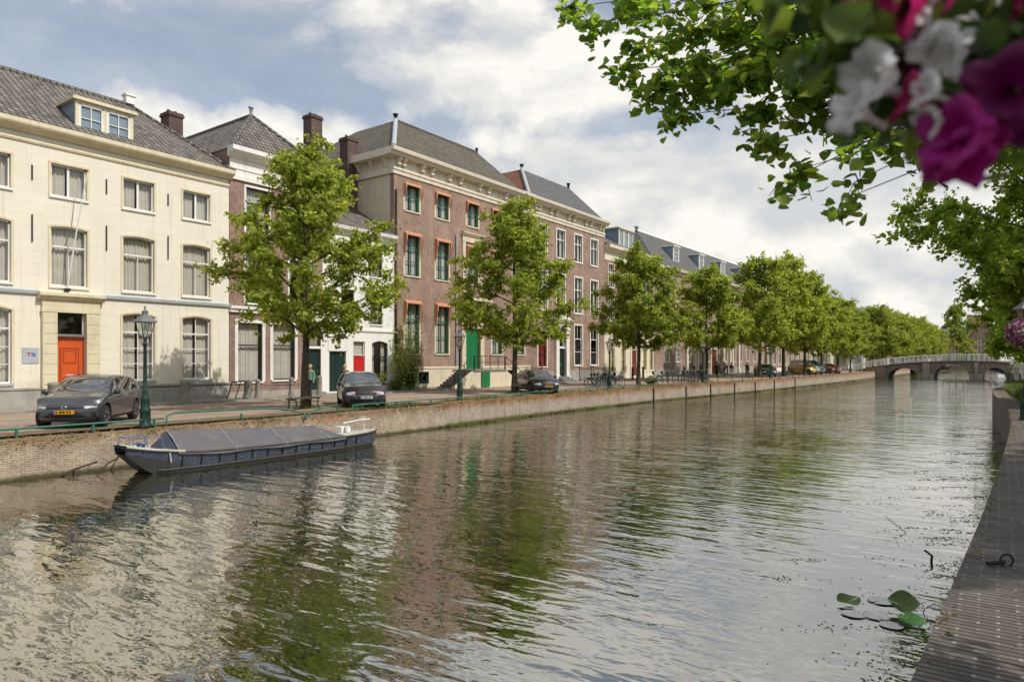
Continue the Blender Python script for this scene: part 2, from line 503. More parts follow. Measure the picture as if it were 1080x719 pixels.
hh = math_(nt, 'MULTIPLY', math_(nt, 'MULTIPLY', math_(nt, 'MULTIPLY', hh, calm), lee), math_(nt, 'MINIMUM', wind, 2.6))
bp = nd(nt, 'ShaderNodeBump'); bp.inputs['Strength'].default_value = 1.0; bp.inputs['Distance'].default_value = 1.0
nt.links.new(hh, bp.inputs['Height'])
murk = mixc(nt, noise(nt, geo.outputs['Position'], .5, 3), (.020, .024, .012), (.034, .034, .018))
p = nd(nt, 'ShaderNodeBsdfDiffuse'); nt.links.new(murk, p.inputs[0])
g = nd(nt, 'ShaderNodeBsdfGlossy'); g.inputs['Roughness'].default_value = .004; g.inputs['Color'].default_value = (.96, .95, .92, 1)
nt.links.new(bp.outputs[0], g.inputs['Normal'])
lw = nd(nt, 'ShaderNodeLayerWeight'); lw.inputs['Blend'].default_value = .5; nt.links.new(bp.outputs[0], lw.inputs['Normal'])
fr = math_(nt, 'ADD', math_(nt, 'MULTIPLY', math_(nt, 'POWER', lw.outputs['Facing'], 4.0), 1 - WATER_F), WATER_F, True)
mx = nd(nt, 'ShaderNodeMixShader'); nt.links.new(fr, mx.inputs[0]); nt.links.new(p.outputs[0], mx.inputs[1]); nt.links.new(g.outputs[0], mx.inputs[2])
o = nd(nt, 'ShaderNodeOutputMaterial'); nt.links.new(mx.outputs[0], o.inputs[0])
M['water'] = m
b = MB(); b.face([(-70, -60, 0), (60, -60, 0), (60, 430, 0), (-70, 430, 0)])
tag(b.build('water', M['water']), kind='structure')

# ------------------------------------------------------------------ ground, streets, quays
QL = [(-21.2, -45), (-20.95, 0), (-20.75, 6), (-20.65, 15), (-20.9, 26), (-21.05, 35), (-20.75, 48), (-19.5, 62), (-18.6, 75), (-17.7, 95), (-17.2, 112), (-17.1, 130), (-16.2, 165), (-15, 210), (-14.5, 290)]
QR = [(-.62, -45), (-.58, -4), (-.5, 2), (-.38, 4.3), (-.16, 9), (.02, 14), (.14, 18), (.26, 23), (.24, 30), (.0, 36), (-.24, 41), (-.34, 46), (-.3, 50), (.1, 53), (.9, 56), (1.3, 62), (1.4, 90), (1.3, 130), (1.0, 165), (-.2, 210), (-3.5, 290)]
m, nt = newmat('street_clinkers')
tcx = nd(nt, 'ShaderNodeTexCoord'); gpos = tcx.outputs['Object']
mp = nd(nt, 'ShaderNodeMapping'); nt.links.new(gpos, mp.inputs['Vector']); mp.inputs['Rotation'].default_value = (0, 0, PI / 2)
bt = nd(nt, 'ShaderNodeTexBrick'); nt.links.new(mp.outputs[0], bt.inputs['Vector'])
for k, c in (('Color1', (.40, .29, .215)), ('Color2', (.31, .225, .172)), ('Mortar', (.26, .21, .165))): bt.inputs[k].default_value = c4(c)
bt.inputs['Scale'].default_value = 1; bt.inputs['Brick Width'].default_value = .21; bt.inputs['Row Height'].default_value = .075; bt.inputs['Mortar Size'].default_value = .008
n1 = noise(nt, gpos, .5, 8, .65); n2 = noise(nt, scalevec(nt, gpos, (1.6, .25, 1)), .8, 6, .65); n3 = noise(nt, gpos, 9, 5, .7)
c = mixc(nt, 1.0, bt.outputs['Color'], ramp(nt, n1, [(.3, .72), (.7, 1.2)]), 'MULTIPLY')
c = mixc(nt, ramp(nt, n2, [(.5, 0.0), (.68, .5)]), c, (.46, .38, .28))
c = mixc(nt, 1.0, c, ramp(nt, n3, [(.25, .75), (.75, 1.15)]), 'MULTIPLY')
M['street'] = finish(m, nt, c, .85, n3, .35, .012, 0, .3)
M['pavement'] = plain('pavement_slabs', (.30, .26, .21), .85, .16, 1.2, .3, dirt=(.2, .17, .13))
M['kerb'] = plain('kerb_stone', (.27, .26, .24), .8, .2, 2, .3, dirt=(.16, .15, .13))
M['soil'] = plain('bare_earth_and_moss', (.17, .135, .075), .95, .35, 2.5, .5, dirt=(.10, .11, .03))
M['grassland'] = plain('rough_turf', (.055, .085, .018), .95, .4, 1.5, .5, dirt=(.14, .12, .05))
b = MB()
for (x0, y0), (x1, y1) in zip(QL[:-1], QL[1:]):
    b.face([(-600, y0, ZS - .02), (x0 - .38, y0, ZS - .02), (x1 - .38, y1, ZS - .02), (-600, y1, ZS - .02)])
b.face([(-600, 290, ZS - .02), (600, 290, ZS - .02), (600, 1500, ZS - .02), (-600, 1500, ZS - .02)]); b.face([(-15, 290, -1), (-3, 290, -1), (-3, 290, ZS - .02), (-15, 290, ZS - .02)])
b.face([(-600, -600, ZS - .02), (-21.6, -600, ZS - .02), (-21.6, -45, ZS - .02), (-600, -45, ZS - .02)])
tag(b.build('street', M['street']), kind='structure')
def strip(poly, o0, o1, z, ya=-60, yb=500, z1=None):
    b = MB(); Pp = [q for q in poly]
    for (x0, y0), (x1, y1) in zip(Pp[:-1], Pp[1:]):
        if y0 < ya or y1 > yb: continue
        b.face([(x0 + o0, y0, z), (x1 + o0, y1, z), (x1 + o1, y1, z1 or z), (x0 + o1, y0, z1 or z)][::1])
    return b
tag(strip(QL, -1.5, -.34, ZS - .014, -50, 200).build('verge', M['soil']), kind='structure')
fl = [(-31.7, -40), (-31.7, 71), (-31.2, 109.5), (-28.2, 131), (-24.5, 160), (-24, 200)]
b = MB()
for (x0, y0), (x1, y1) in zip(fl[:-1], fl[1:]):
    b.face([(x0 - .3, y0, ZS + .05), (x0 + 1.7, y0, ZS + .05), (x1 + 1.7, y1, ZS + .05), (x1 - .3, y1, ZS + .05)])
tag(b.build('pavement', M['pavement']), kind='structure')
b = MB()
for (x0, y0), (x1, y1) in zip(fl[:-1], fl[1:]):
    for k in range(int((y1 - y0) / 1.0)):
        ya = y0 + k; xa = x0 + (x1 - x0) * (ya - y0) / (y1 - y0)
        b.box(xa + 1.7, xa + 1.85, ya, ya + .985, ZS - .1, ZS + .058)
tag(b.build('kerb', M['kerb']), kind='structure')
# far quay walls: brick, then stained concrete with upright timbers
m, nt = newmat('stained_concrete')
v = objco(nt); s = nd(nt, 'ShaderNodeSeparateXYZ'); nt.links.new(v, s.inputs[0])
n1 = noise(nt, v, .9, 7, .65); n2 = noise(nt, scalevec(nt, v, (1, 1, .25)), 2.4, 7, .7); n3 = noise(nt, v, 6, 5, .7)
c = mixc(nt, ramp(nt, n1, [(.35, 0.0), (.65, 1.0)]), (.46, .385, .31), (.34, .275, .215))
up = ramp(nt, math_(nt, 'SUBTRACT', math_(nt, 'ADD', s.outputs[2], math_(nt, 'MULTIPLY', n2, .9)), .9), [(.2, 0.0), (.62, .95)])
c = mixc(nt, up, c, (.30, .155, .06))
c = mixc(nt, ramp(nt, noise(nt, scalevec(nt, v, (1, 3.5, .12)), 1.6, 5, .7), [(.55, 0.0), (.68, .6)]), c, (.16, .11, .06))
lo = ramp(nt, math_(nt, 'ADD', s.outputs[2], math_(nt, 'MULTIPLY', n2, .22)), [(.22, .95), (.34, 0.0)])
c = mixc(nt, lo, c, (.09, .09, .018))
c = mixc(nt, 1.0, c, ramp(nt, n3, [(.25, .65), (.75, 1.2)]), 'MULTIPLY')
M['quayconc'] = finish(m, nt, c, .9, n3, .6, .03, 0, .25)
# brick quay gets the same wet green foot
def quay(name, poly, ya, yb, mat, label, z1, side=1, th=.45, sub=1.0, jit=1.0):
    b = MB(); pts = []
    for (x0, y0), (x1, y1) in zip(poly[:-1], poly[1:]):
        n = max(1, int((y1 - y0) / sub))
        for k in range(n):
            y = y0 + (y1 - y0) * k / n
            if ya - 1e-6 <= y < yb - 1e-3: pts.append((x0 + (x1 - x0) * k / n, y))
    for yq in (ya, yb):
        for (x0, y0), (x1, y1) in zip(poly[:-1], poly[1:]):
            if y0 <= yq <= y1:
                q = (x0 + (x1 - x0) * (yq - y0) / (y1 - y0), yq)
                if not any(abs(q[1] - p[1]) < 1e-3 for p in pts): pts.append(q)
                break
    pts.sort(key=lambda p: p[1])
    rnd = random.Random(5); jz = [jit * rnd.uniform(-.025, .03) for _ in pts]
    for i in range(len(pts) - 1):
        (x0, y0), (x1, y1) = pts[i], pts[i + 1]; q0, q1 = z1 + jz[i], z1 + jz[i + 1]
        F = [[(x0, y0, -1.2), (x1, y1, -1.2), (x1, y1, q1), (x0, y0, q0)], [(x0, y0, q0), (x1, y1, q1), (x1 - side * th, y1, q1), (x0 - side * th, y0, q0)]]
        for f in F: b.face(f if side > 0 else f[::-1])
    return tag(b.build(name, mat), label, 'wall')
m, nt = newmat('wet_quay_brick'); 
uv = uvco(nt); v = objco(nt); s = nd(nt, 'ShaderNodeSeparateXYZ'); nt.links.new(v, s.inputs[0])
bt = nd(nt, 'ShaderNodeTexBrick'); nt.links.new(uv, bt.inputs['Vector'])
for k, c in (('Color1', (.47, .325, .215)), ('Color2', (.29, .21, .15)), ('Mortar', (.55, .485, .375))): bt.inputs[k].default_value = c4(c)
bt.inputs['Scale'].default_value = 1; bt.inputs['Brick Width'].default_value = .2; bt.inputs['Row Height'].default_value = .062; bt.inputs['Mortar Size'].default_value = .012; bt.inputs['Bias'].default_value = -.1
n1 = noise(nt, v, 1.1, 7, .7); n2 = noise(nt, v, 7, 5, .7); n4 = noise(nt, scalevec(nt, v, (1, 1, .4)), 2.0, 6, .7)
c = mixc(nt, 1.0, bt.outputs['Color'], ramp(nt, n1, [(.3, .62), (.7, 1.2)]), 'MULTIPLY')
c = mixc(nt, ramp(nt, math_(nt, 'SUBTRACT', math_(nt, 'ADD', s.outputs[2], math_(nt, 'MULTIPLY', n4, 1.1)), .9), [(.35, 0.0), (.72, .8)]), c, (.22, .13, .055))
c = mixc(nt, ramp(nt, n4, [(.56, 0.0), (.7, .7)]), c, (.42, .36, .26))
c = mixc(nt, ramp(nt, math_(nt, 'ADD', s.outputs[2], math_(nt, 'MULTIPLY', n4, .2)), [(.14, .95), (.26, 0.0)]), c, (.07, .065, .02))
c = mixc(nt, 1.0, c, ramp(nt, n2, [(.25, .7), (.75, 1.2)]), 'MULTIPLY')
M['quaybrick'] = finish(m, nt, c, .9, math_(nt, 'ADD', n2, bt.outputs['Fac']), .5, .02, 0, .25)
quay('quay_wall', QL, -45, 23.5, M['quaybrick'], 'low brick canal wall below the parked grey hatchback, beside the covered barge', ZS - .09)
quay('quay_wall', QL, 23.5, 172, M['quayconc'], 'rust stained concrete canal wall running from the barge to the bridge', ZS - .03, sub=.6)
M['quaystone'] = plain('dark_quay_stone', (.165, .145, .115), .9, .3, 1.6, .5, dirt=(.26, .19, .10), dscale=1.0)
quay('quay_wall', QR, -45, 172, M['quaystone'], 'curved dark stone quay wall beside the clinker path and the long grass', ZR - .004, side=-1, th=.42, sub=.7, jit=.1)
rnd = random.Random(3)
M['timber'] = plain('old_timber', (.07, .06, .05), .9, .3, 4, .4)
for i, Y in enumerate((46.6, 52.0, 56.5, 61.5, 66.6, 72.0, 79.0)):
    x = next(x0 + (x1 - x0) * (Y - y0) / (y1 - y0) for (x0, y0), (x1, y1) in zip(QL[:-1], QL[1:]) if y0 <= Y < y1)
    b = MB(); b.box(x + .004, x + .09, Y - .06, Y + .06, -1, ZS - .10 - rnd.random() * .08)
    tag(b.build('fender_post', M['timber']), 'dark upright timber post against the stained concrete canal wall', 'post', 'timber fenders on the concrete wall')
# camera-side bank: clinker path, then ground
m, nt = newmat('clinker_path')
v = objco(nt); s = nd(nt, 'ShaderNodeSeparateXYZ'); nt.links.new(v, s.inputs[0])
vw = math_(nt, 'DIVIDE', s.outputs[1], .066); row = math_(nt, 'FLOOR', vw); fv = math_(nt, 'FRACT', vw)
un = math_(nt, 'ADD', math_(nt, 'DIVIDE', s.outputs[0], .215), math_(nt, 'MULTIPLY', math_(nt, 'MODULO', math_(nt, 'ABSOLUTE', row), 2.0), .5))
un = math_(nt, 'ADD', un, math_(nt, 'MULTIPLY', noise(nt, v, 1.2, 3), .18))
fu = math_(nt, 'FRACT', un); cellu = math_(nt, 'FLOOR', un)
cv = nd(nt, 'ShaderNodeCombineXYZ'); nt.links.new(cellu, cv.inputs[0]); nt.links.new(row, cv.inputs[1])
wn = nd(nt, 'ShaderNodeTexWhiteNoise'); wn.noise_dimensions = '2D'; nt.links.new(cv.outputs[0], wn.inputs['Vector'])
n1 = noise(nt, v, 2.2, 6, .65); n2 = noise(nt, v, 28, 4, .7)
c = mixc(nt, wn.outputs['Value'], (.108, .089, .077), (.175, .146, .126))
c = mixc(nt, 1.0, c, ramp(nt, n1, [(.3, .6), (.7, 1.25)]), 'MULTIPLY')
joint = math_(nt, 'LESS_THAN', math_(nt, 'ADD', fv, math_(nt, 'MULTIPLY', n2, .12)), .36)
c = mixc(nt, math_(nt, 'MULTIPLY', joint, .88), c, (.018, .016, .014))
dot = math_(nt, 'MULTIPLY', math_(nt, 'LESS_THAN', fu, .085), math_(nt, 'SUBTRACT', 1.0, joint))
dot = math_(nt, 'MULTIPLY', dot, ramp(nt, noise(nt, v, 9, 2), [(.36, .15), (.5, .9)]))
dot = math_(nt, 'MULTIPLY', dot, ramp(nt, wn.outputs['Value'], [(.25, .12), (.5, 1.0)]))
c = mixc(nt, dot, c, (.30, .28, .25))
c = mixc(nt, ramp(nt, noise(nt, v, 5.0, 6, .7), [(.62, 0.0), (.72, .7)]), c, (.06, .055, .03))
hgt = math_(nt, 'ADD', math_(nt, 'MULTIPLY', math_(nt, 'SUBTRACT', 1.0, joint), 1.0), math_(nt, 'MULTIPLY', n2, .25))
M['path'] = finish(m, nt, c, .72, hgt, .8, .012, 0, .45)
tag(strip(QR, 3.2, -.003, ZR + .004, -50, 37).build('path', M['path']), kind='structure')
b = MB()
for (x0, y0), (x1, y1) in zip(QR[:-1], QR[1:]):
    b.face([(x0 + .4, y0, ZR), (600, y0, ZR), (600, y1, ZR), (x1 + .4, y1, ZR)])
b.face([(-.1, -600, ZR), (600, -600, ZR), (600, -45, ZR), (-.1, -45, ZR)])
tag(b.build('ground', M['street']), kind='structure')
b = MB()
for (x0, y0), (x1, y1) in zip(QR[:-1], QR[1:]):
    if 24 < (y0 + y1) / 2 < 60: b.face([(x0 + .62, y0, ZR + .03), (x0 + 2.6, y0, ZR + .03), (x1 + 2.6, y1, ZR + .03), (x1 + .62, y1, ZR + .03)])
tag(b.build('lawn', M['grassland']), kind='structure')
# ------------------------------------------------------------------ houses
FX = -31.7
REVEAL = .22


def arch_pts(w, h, a, n=8):
    return [(-w / 2 + w * i / n, h - a + a * (1 - (2 * i / n - 1) ** 2)) for i in range(n + 1)]


def facade(mb, u0, u1, z0, z1, ops, x=0.0, mi=0, rmi=None):
    """wall sheet at x with openings (centre u, sill z, w, h, arch) and reveals going inwards"""
    rmi = mi if rmi is None else rmi
    us = sorted({u0, u1} | {round(o[0] - o[2] / 2, 4) for o in ops} | {round(o[0] + o[2] / 2, 4) for o in ops})
    zs = sorted({z0, z1} | {round(o[1], 4) for o in ops} | {round(o[1] + o[3], 4) for o in ops})
    for i in range(len(us) - 1):
        for k in range(len(zs) - 1):
            uc, zc = (us[i] + us[i + 1]) / 2, (zs[k] + zs[k + 1]) / 2
            if any(abs(uc - o[0]) < o[2] / 2 and o[1] < zc < o[1] + o[3] for o in ops): continue
            mb.face([(x, us[i], zs[k]), (x, us[i + 1], zs[k]), (x, us[i + 1], zs[k + 1]), (x, us[i], zs[k + 1])], mi)
    d = REVEAL
    for o in ops:
        u, z, w, h = o[:4]; a = o[4] if len(o) > 4 else 0
        l, r, t = u - w / 2, u + w / 2, z + h
        mb.face([(x, l, z), (x - d, l, z), (x - d, l, t - a), (x, l, t - a)], rmi)
        mb.face([(x, r, z), (x, r, t - a), (x - d, r, t - a), (x - d, r, z)], rmi)
        mb.face([(x, l, z), (x, r, z), (x - d, r, z), (x - d, l, z)], rmi)
        if a:
            P = arch_pts(w, h, a)
            for i in range(len(P) - 1):
                (ya, za), (yb, zb) = P[i], P[i + 1]
                mb.face([(x, u + ya, z + za), (x, u + yb, z + zb), (x, u + yb, t), (x, u + ya, t)], mi)
                mb.face([(x, u + ya, z + za), (x - d, u + ya, z + za), (x - d, u + yb, z + zb), (x, u + yb, z + zb)], rmi)
        else:
            mb.face([(x, l, t), (x - d, l, t), (x - d, r, t), (x, r, t)], rmi)


_wc = {}


def window(parent, u, z, w, h, frame='white', arch=0.0, transom=None, top=(1, 1), bot=(1, 1), fw=.07, bw=.03, curtain='full',
           sill='white', casing=None, cw=.1, inset=.13, x=0.0, cmat='curtain', name='window', glass='glass'):
    key = (round(w, 3), round(h, 3), frame, arch, transom, top, bot, fw, bw, curtain, sill, casing, cw, cmat, inset, glass)
    if key not in _wc:
        f = MB(); D = .035
        P = arch_pts(w, h, arch, 8 if arch else 1)
        f.box(-D, D, -w / 2, -w / 2 + fw, 0, P[0][1]); f.box(-D, D, w / 2 - fw, w / 2, 0, P[0][1])
        f.box(-D, D, -w / 2 + fw, w / 2 - fw, 0, fw)
        for i in range(len(P) - 1):
            (ya, za), (yb, zb) = P[i], P[i + 1]
            f.raw([(-D, ya, za - fw), (-D, yb, zb - fw), (-D, yb, zb), (-D, ya, za), (D, ya, za - fw), (D, yb, zb - fw), (D, yb, zb), (D, ya, za)],
                  [(0, 3, 2, 1), (4, 5, 6, 7), (0, 1, 5, 4), (3, 7, 6, 2)])
        zt = h * transom if transom else h
        if transom: f.box(-D - .005, D + .01, -w / 2 + fw, w / 2 - fw, zt - .035, zt + .035)
        def bars(za, zb, cols, rows):
            for i in range(1, cols):
                y = -w / 2 + w * i / cols; t = bw * (1.8 if cols == 2 and bw > .045 else 1)
                f.box(-.02, .024, y - t / 2, y + t / 2, za, zb)
            for i in range(1, rows):
                zz = za + (zb - za) * i / rows
                f.box(-.018, .021, -w / 2 + fw, w / 2 - fw, zz - bw / 2, zz + bw / 2)
        bars(fw, zt - .035 if transom else h - fw - arch * .3, *bot)
        if transom: bars(zt + .035, h - fw - arch * .3, *top)
        if casing:
            c = .03
            x0, x1 = inset - .02, inset + c
            f.box(x0, x1, -w / 2 - cw, -w / 2 + .004, 0, P[0][1], 1); f.box(x0, x1, w / 2 - .004, w / 2 + cw, 0, P[0][1], 1)
            if arch:
                for i in range(len(P) - 1):
                    (ya, za), (yb, zb) = P[i], P[i + 1]
                    ya *= 1 + 2 * cw / w; yb *= 1 + 2 * cw / w
                    f.raw([(x0, ya, za - .004), (x0, yb, zb - .004), (x0, yb, zb + cw), (x0, ya, za + cw), (x1, ya, za - .004), (x1, yb, zb - .004), (x1, yb, zb + cw), (x1, ya, za + cw)],
                          [(0, 3, 2, 1), (4, 5, 6, 7), (0, 1, 5, 4), (3, 7, 6, 2), (0, 4, 7, 3), (1, 2, 6, 5)], 1)
            else:
                f.box(x0, x1 + .01, -w / 2 - cw, w / 2 + cw, h, h + cw, 1)
        fo = f.build(name, [M[frame], M[casing or frame]])
        g = MB(); g.face([(-.012, ya, za) for ya, za in [(-w / 2 + .01, .01), (w / 2 - .01, .01)] + [(q[0] * .98, q[1] - .01) for q in P[::-1]]])
        go = g.build('pane', M[glass])
        s = None
        if sill:
            sb = MB(); sb.box(-.06, inset + .07, -w / 2 - .07, w / 2 + .07, -.09, -.002)
            s = sb.build('sill', M[sill])
        co = None
        if curtain != 'none':
            cb = MB(); rnd = random.Random(hash((w, h, curtain)) & 255)
            def sheet(y0, y1, za, zb, amp=.03, wl=.16):
                n = max(8, int((y1 - y0) / .03)); rows = [[], [], []]
                ph = rnd.random() * 6
                for i in range(n + 1):
                    y = y0 + (y1 - y0) * i / n
                    dx = amp * math.sin(y / wl * 2 * PI + ph) + amp * .4 * math.sin(y / wl * 4.1 + ph)
                    for r, zz in zip(rows, (za, (za + zb) / 2, zb)): r.append((-.16 + dx, y, zz))
                cb.grid(rows)
            W = w / 2 - .02; T = h - .03
            if curtain == 'full': sheet(-W, W, .04, T)
            elif curtain == 'split': sheet(-W, -.06, .04, T); sheet(.05, W, .04, T)
            elif curtain == 'sides': sheet(-W, -W * .45, .04, T); sheet(W * .5, W, .04, T)
            elif curtain == 'low': sheet(-W, W, .04, h * .45)
            elif curtain == 'blind': cb.box(-.1, -.09, -W, W, h * .45, T)
            elif curtain == 'fullblind': cb.box(-.1, -.09, -W, W, .03, T)
            elif curtain == 'drape':
                sheet(-W, W, h * .82, T)
                for sg in (-1, 1):
                    rows = []
                    for j in range(9):
                        zz = .05 + (T - .05) * j / 8; e = .12 + .8 * (j / 8) ** 2
                        rows.append([(-.14 + .02 * math.sin(i * 1.9), sg * (W - W * e * i / 6), zz) for i in range(7)])
                    cb.grid(rows)
            co = cb.build('curtain', M[cmat])
        for q in (fo, go, s, co):
            if q is not None: q.hide_render = False
        _wc[key] = [fo.data, go.data, s.data if s else None, co.data if co else None]
        for q in (fo, go, s, co):
            if q is not None: bpy.data.objects.remove(q)
    fd, gd, sd, cd = _wc[key]
    o = bpy.data.objects.new(name, fd); col.objects.link(o); o.parent = parent; o.location = (x - inset, u, z)
    for nm, dta in (('pane', gd), ('sill', sd), ('curtain', cd)):
        if dta is None: continue
        q = bpy.data.objects.new(nm, dta); col.objects.link(q); q.parent = o
    return o


def door(parent, u, z, w, h, mat, panels=(1, 3), frame='white', inset=.16, x=0.0, knob=True, letterbox=True, name='door'):
    d = MB(); T = .03
    d.box(-T, T - .012, -w / 2, w / 2, 0, h)
    cN, rN = panels; st = .1
    pw = (w - st * (cN + 1)) / cN; ph = (h - st * (rN + 1)) / rN
    for i in range(cN + 1): d.box(-T, T, -w / 2 + i * (pw + st), -w / 2 + i * (pw + st) + st, 0, h)
    for j in range(rN + 1):
        for i in range(cN):
            y0 = -w / 2 + st + i * (pw + st)
            d.box(-T, T, y0, y0 + pw, j * (ph + st), j * (ph + st) + st)
    for i in range(cN):
        for j in range(rN):
            y0 = -w / 2 + st + i * (pw + st) + .05; z0 = st + j * (ph + st) + .05
            d.box(T - .014, T - .002, y0, y0 + pw - .1, z0, z0 + ph - .1)
    o = d.build(name, M[mat], parent, (x - inset, u, z))
    if letterbox:
        b = MB(); b.box(T, T + .012, -.15, .15, h * .42, h * .42 + .055); b.build('letterbox', M['lead'], o)
    if knob:
        b = MB(); b.lathe([(.012, T), (.012, T + .04), (.035, T + .05), (.03, T + .08), (.0, T + .085)], 10, (0, w * .36, h * .45), axis='x')
        b.build('handle', M['brass'], o)
    return o


def roof_solid(parent, pts, faces, mat, name='roof'):
    m = MB()
    for f in faces: m.face([pts[i] for i in f])
    return m.build(name, mat, parent)


def chimney(parent, x0, x1, y0, y1, z0, z1, mat='brick_dark', pots=2):
    m = MB(); m.box(x0, x1, y0, y1, z0, z1); e = .06
    m.box(x0 - e, x1 + e, y0 - e, y1 + e, z1, z1 + .12); m.box(x0 - e * .5, x1 + e * .5, y0 - e * .5, y1 + e * .5, z1 + .12, z1 + .22)
    for i in range(pots):
        yy = y0 + (y1 - y0) * (i + .5) / pots
        m.lathe([(.1, z1 + .22), (.085, z1 + .42), (.07, z1 + .42), (.07, z1 + .25)], 10, ((x0 + x1) / 2, yy, 0))
    return m.build('chimney', M[mat], parent)


def moulding(mb, prof, y0, y1, mi=0):
    """profile of (x, z) extruded along the facade"""
    mb.prism(prof, y0, y1, 'xz', mi)


def side_back(mb, W, D, z0, z1, mi=0):
    mb.face([(0, 0, z0), (0, 0, z1), (-D, 0, z1), (-D, 0, z0)], mi)
    mb.face([(0, W, z0), (-D, W, z0), (-D, W, z1), (0, W, z1)], mi)
    mb.face([(-D, 0, z0), (-D, 0, z1), (-D, W, z1), (-D, W, z0)], mi)
    mb.face([(0, 0, z1), (0, W, z1), (-D, W, z1), (-D, 0, z1)], mi)


M['brass'] = plain('brass', (.45, .33, .12), .35, .15, 5, .05, metal=.8)
m_, nt_ = newmat('striped_awning')
s_ = nd(nt_, 'ShaderNodeSeparateXYZ'); nt_.links.new(objco(nt_), s_.inputs[0])
st_ = math_(nt_, 'LESS_THAN', math_(nt_, 'FRACT', math_(nt_, 'MULTIPLY', math_(nt_, 'ADD', s_.outputs[0], s_.outputs[1]), 8.0)), .55)
M['awning'] = finish(m_, nt_, mixc(nt_, st_, (.58, .36, .23), (.47, .14, .05)), .85)
m_, nt_ = newmat('stained_glass_leading')
v_ = nd(nt_, 'ShaderNodeTexVoronoi'); v_.feature = 'DISTANCE_TO_EDGE'; v_.inputs['Scale'].default_value = 7
nt_.links.new(objco(nt_), v_.inputs['Vector'])
M['stained'] = finish(m_, nt_, ramp(nt_, v_.outputs['Distance'], [(.04, (.03, .03, .03)), (.08, (.36, .34, .26))]), .3)


def dormer(parent, yc, w, x, z0, z1, depth, cols, frame='white', trim='white', side='leadblue', wstyle=None, roof='lead', deep=.25):
    """box dormer: face at x, running back into the slope; local facade coords"""
    b = MB()
    b.box(x - depth, x - .02, yc - w / 2 + .03, yc + w / 2 - .03, z0, z1 - .1)
    d = b.build('dormer', M[side], parent)
    t = MB(); n = cols; gap = .13
    ww = (w - gap * (n + 1)) / n
    t.box(x - .02, x + .06, yc - w / 2, yc + w / 2, z0 - .05, z0 + .06)
    for i in range(n + 1):
        y0 = yc - w / 2 + i * (ww + gap); t.box(x - .02, x + .06, y0, y0 + gap, z0 + .06, z1 - .2)
    t.box(x - .02, x + .06, yc - w / 2, yc + w / 2, z1 - .2, z1 - .1)
    t.box(x - depth, x + .2, yc - w / 2 - .14, yc + w / 2 + .14, z1 - .1, z1)
    t.box(x - depth, x + .15, yc - w / 2 - .1, yc + w / 2 + .1, z1, z1 + .05)
    t.build('dormer_trim', M[trim], d)
    for i in range(n):
        y = yc - w / 2 + gap + ww / 2 + i * (ww + gap)
        window(d, y, z0 + .06, ww, z1 - .26 - z0, x=x + .14, inset=.12, sill=None, frame=frame, **(wstyle or {}))
    return d


def Hs(name, label, cat, Y0, X=FX, rz=0.0, group=None):
    t = thing(name, label, cat, (X, Y0, ZS), rz, group)
    return t


# ---- cream house with the orange door ------------------------------------------------------------
Y0 = 3.0; W = 16.35; D = 11.0
H1 = Hs('cream_house', 'wide cream rendered canal house with orange front door and grey tiled roof', 'house', Y0)
def L(Y, Z): return Y - Y0, Z - ZS
ops = []; wins = []
ys = [3.75, 6.55, 9.35, 12.1, 14.93, 17.65]
for y in ys:
    u = y - Y0
    ops += [(u, 9.92 - ZS, 1.36, 1.34), (u, 6.2 - ZS, 1.38, 2.5, .1)]
    if abs(y - 12.1) > 1: ops.append((u, 2.2 - ZS, 1.42, 3.03, .14))
du = 12.16 - Y0
ops.append((du, .12, 1.1, 4.0))
mb = MB(); facade(mb, 0, W, .85, 11.5, ops); side_back(mb, W, D, .0, 11.5)
# plinth course proud of the wall, open at the door
wl = mb.build('wall', M['cream'], H1)
pb = MB()
for a, b in ((0, du - 1.12), (du + 1.12, W)):
    pb.box(-.2, .06, a, b, 0, .78); pb.box(-.2, .1, a, b, .78, .86)
pb.build('plinth', M['plinth'], H1)
gb = MB()
for zz in [1.35 + .48 * i for i in range(7)] + [5.2 + .5 * i for i in range(12)]:
    pass
cb = MB()
moulding(cb, [(0, 10.72), (.05, 10.72), (.08, 10.8), (.05, 10.86), (0, 10.86)], 0, W)
moulding(cb, [(0, 11.1), (.12, 11.1), (.2, 11.22), (.42, 11.3), (.45, 11.36), (.45, 11.52), (0, 11.52)], -.12, W + .1)
cb.build('cornice', M['ochre'], H1)
bb = MB()
for a, b in ((0, du - 1.2), (du + 1.2, W)):
    moulding(bb, [(0, 4.64), (.1, 4.66), (.12, 4.78), (.06, 4.83), (0, 4.84)], a, b)
bb.build('string_course', M['lead'], H1)
for y in ys:
    u = y - Y0
    window(H1, u, 9.92 - ZS, 1.36, 1.34, bot=(2, 1), bw=.05, curtain='split', casing='ochre', cw=.09)
    window(H1, u, 6.2 - ZS, 1.38, 2.5, arch=.1, transom=.66, bot=(2, 1), curtain='full', casing='ochre', cw=.09)
    if abs(y - 12.1) > 1:
        window(H1, u, 2.2 - ZS, 1.42, 3.03, arch=.14, transom=.72, top=(2, 1), bot=(2, 3), curtain='split', casing='ochre', cw=.09, sill='lead')
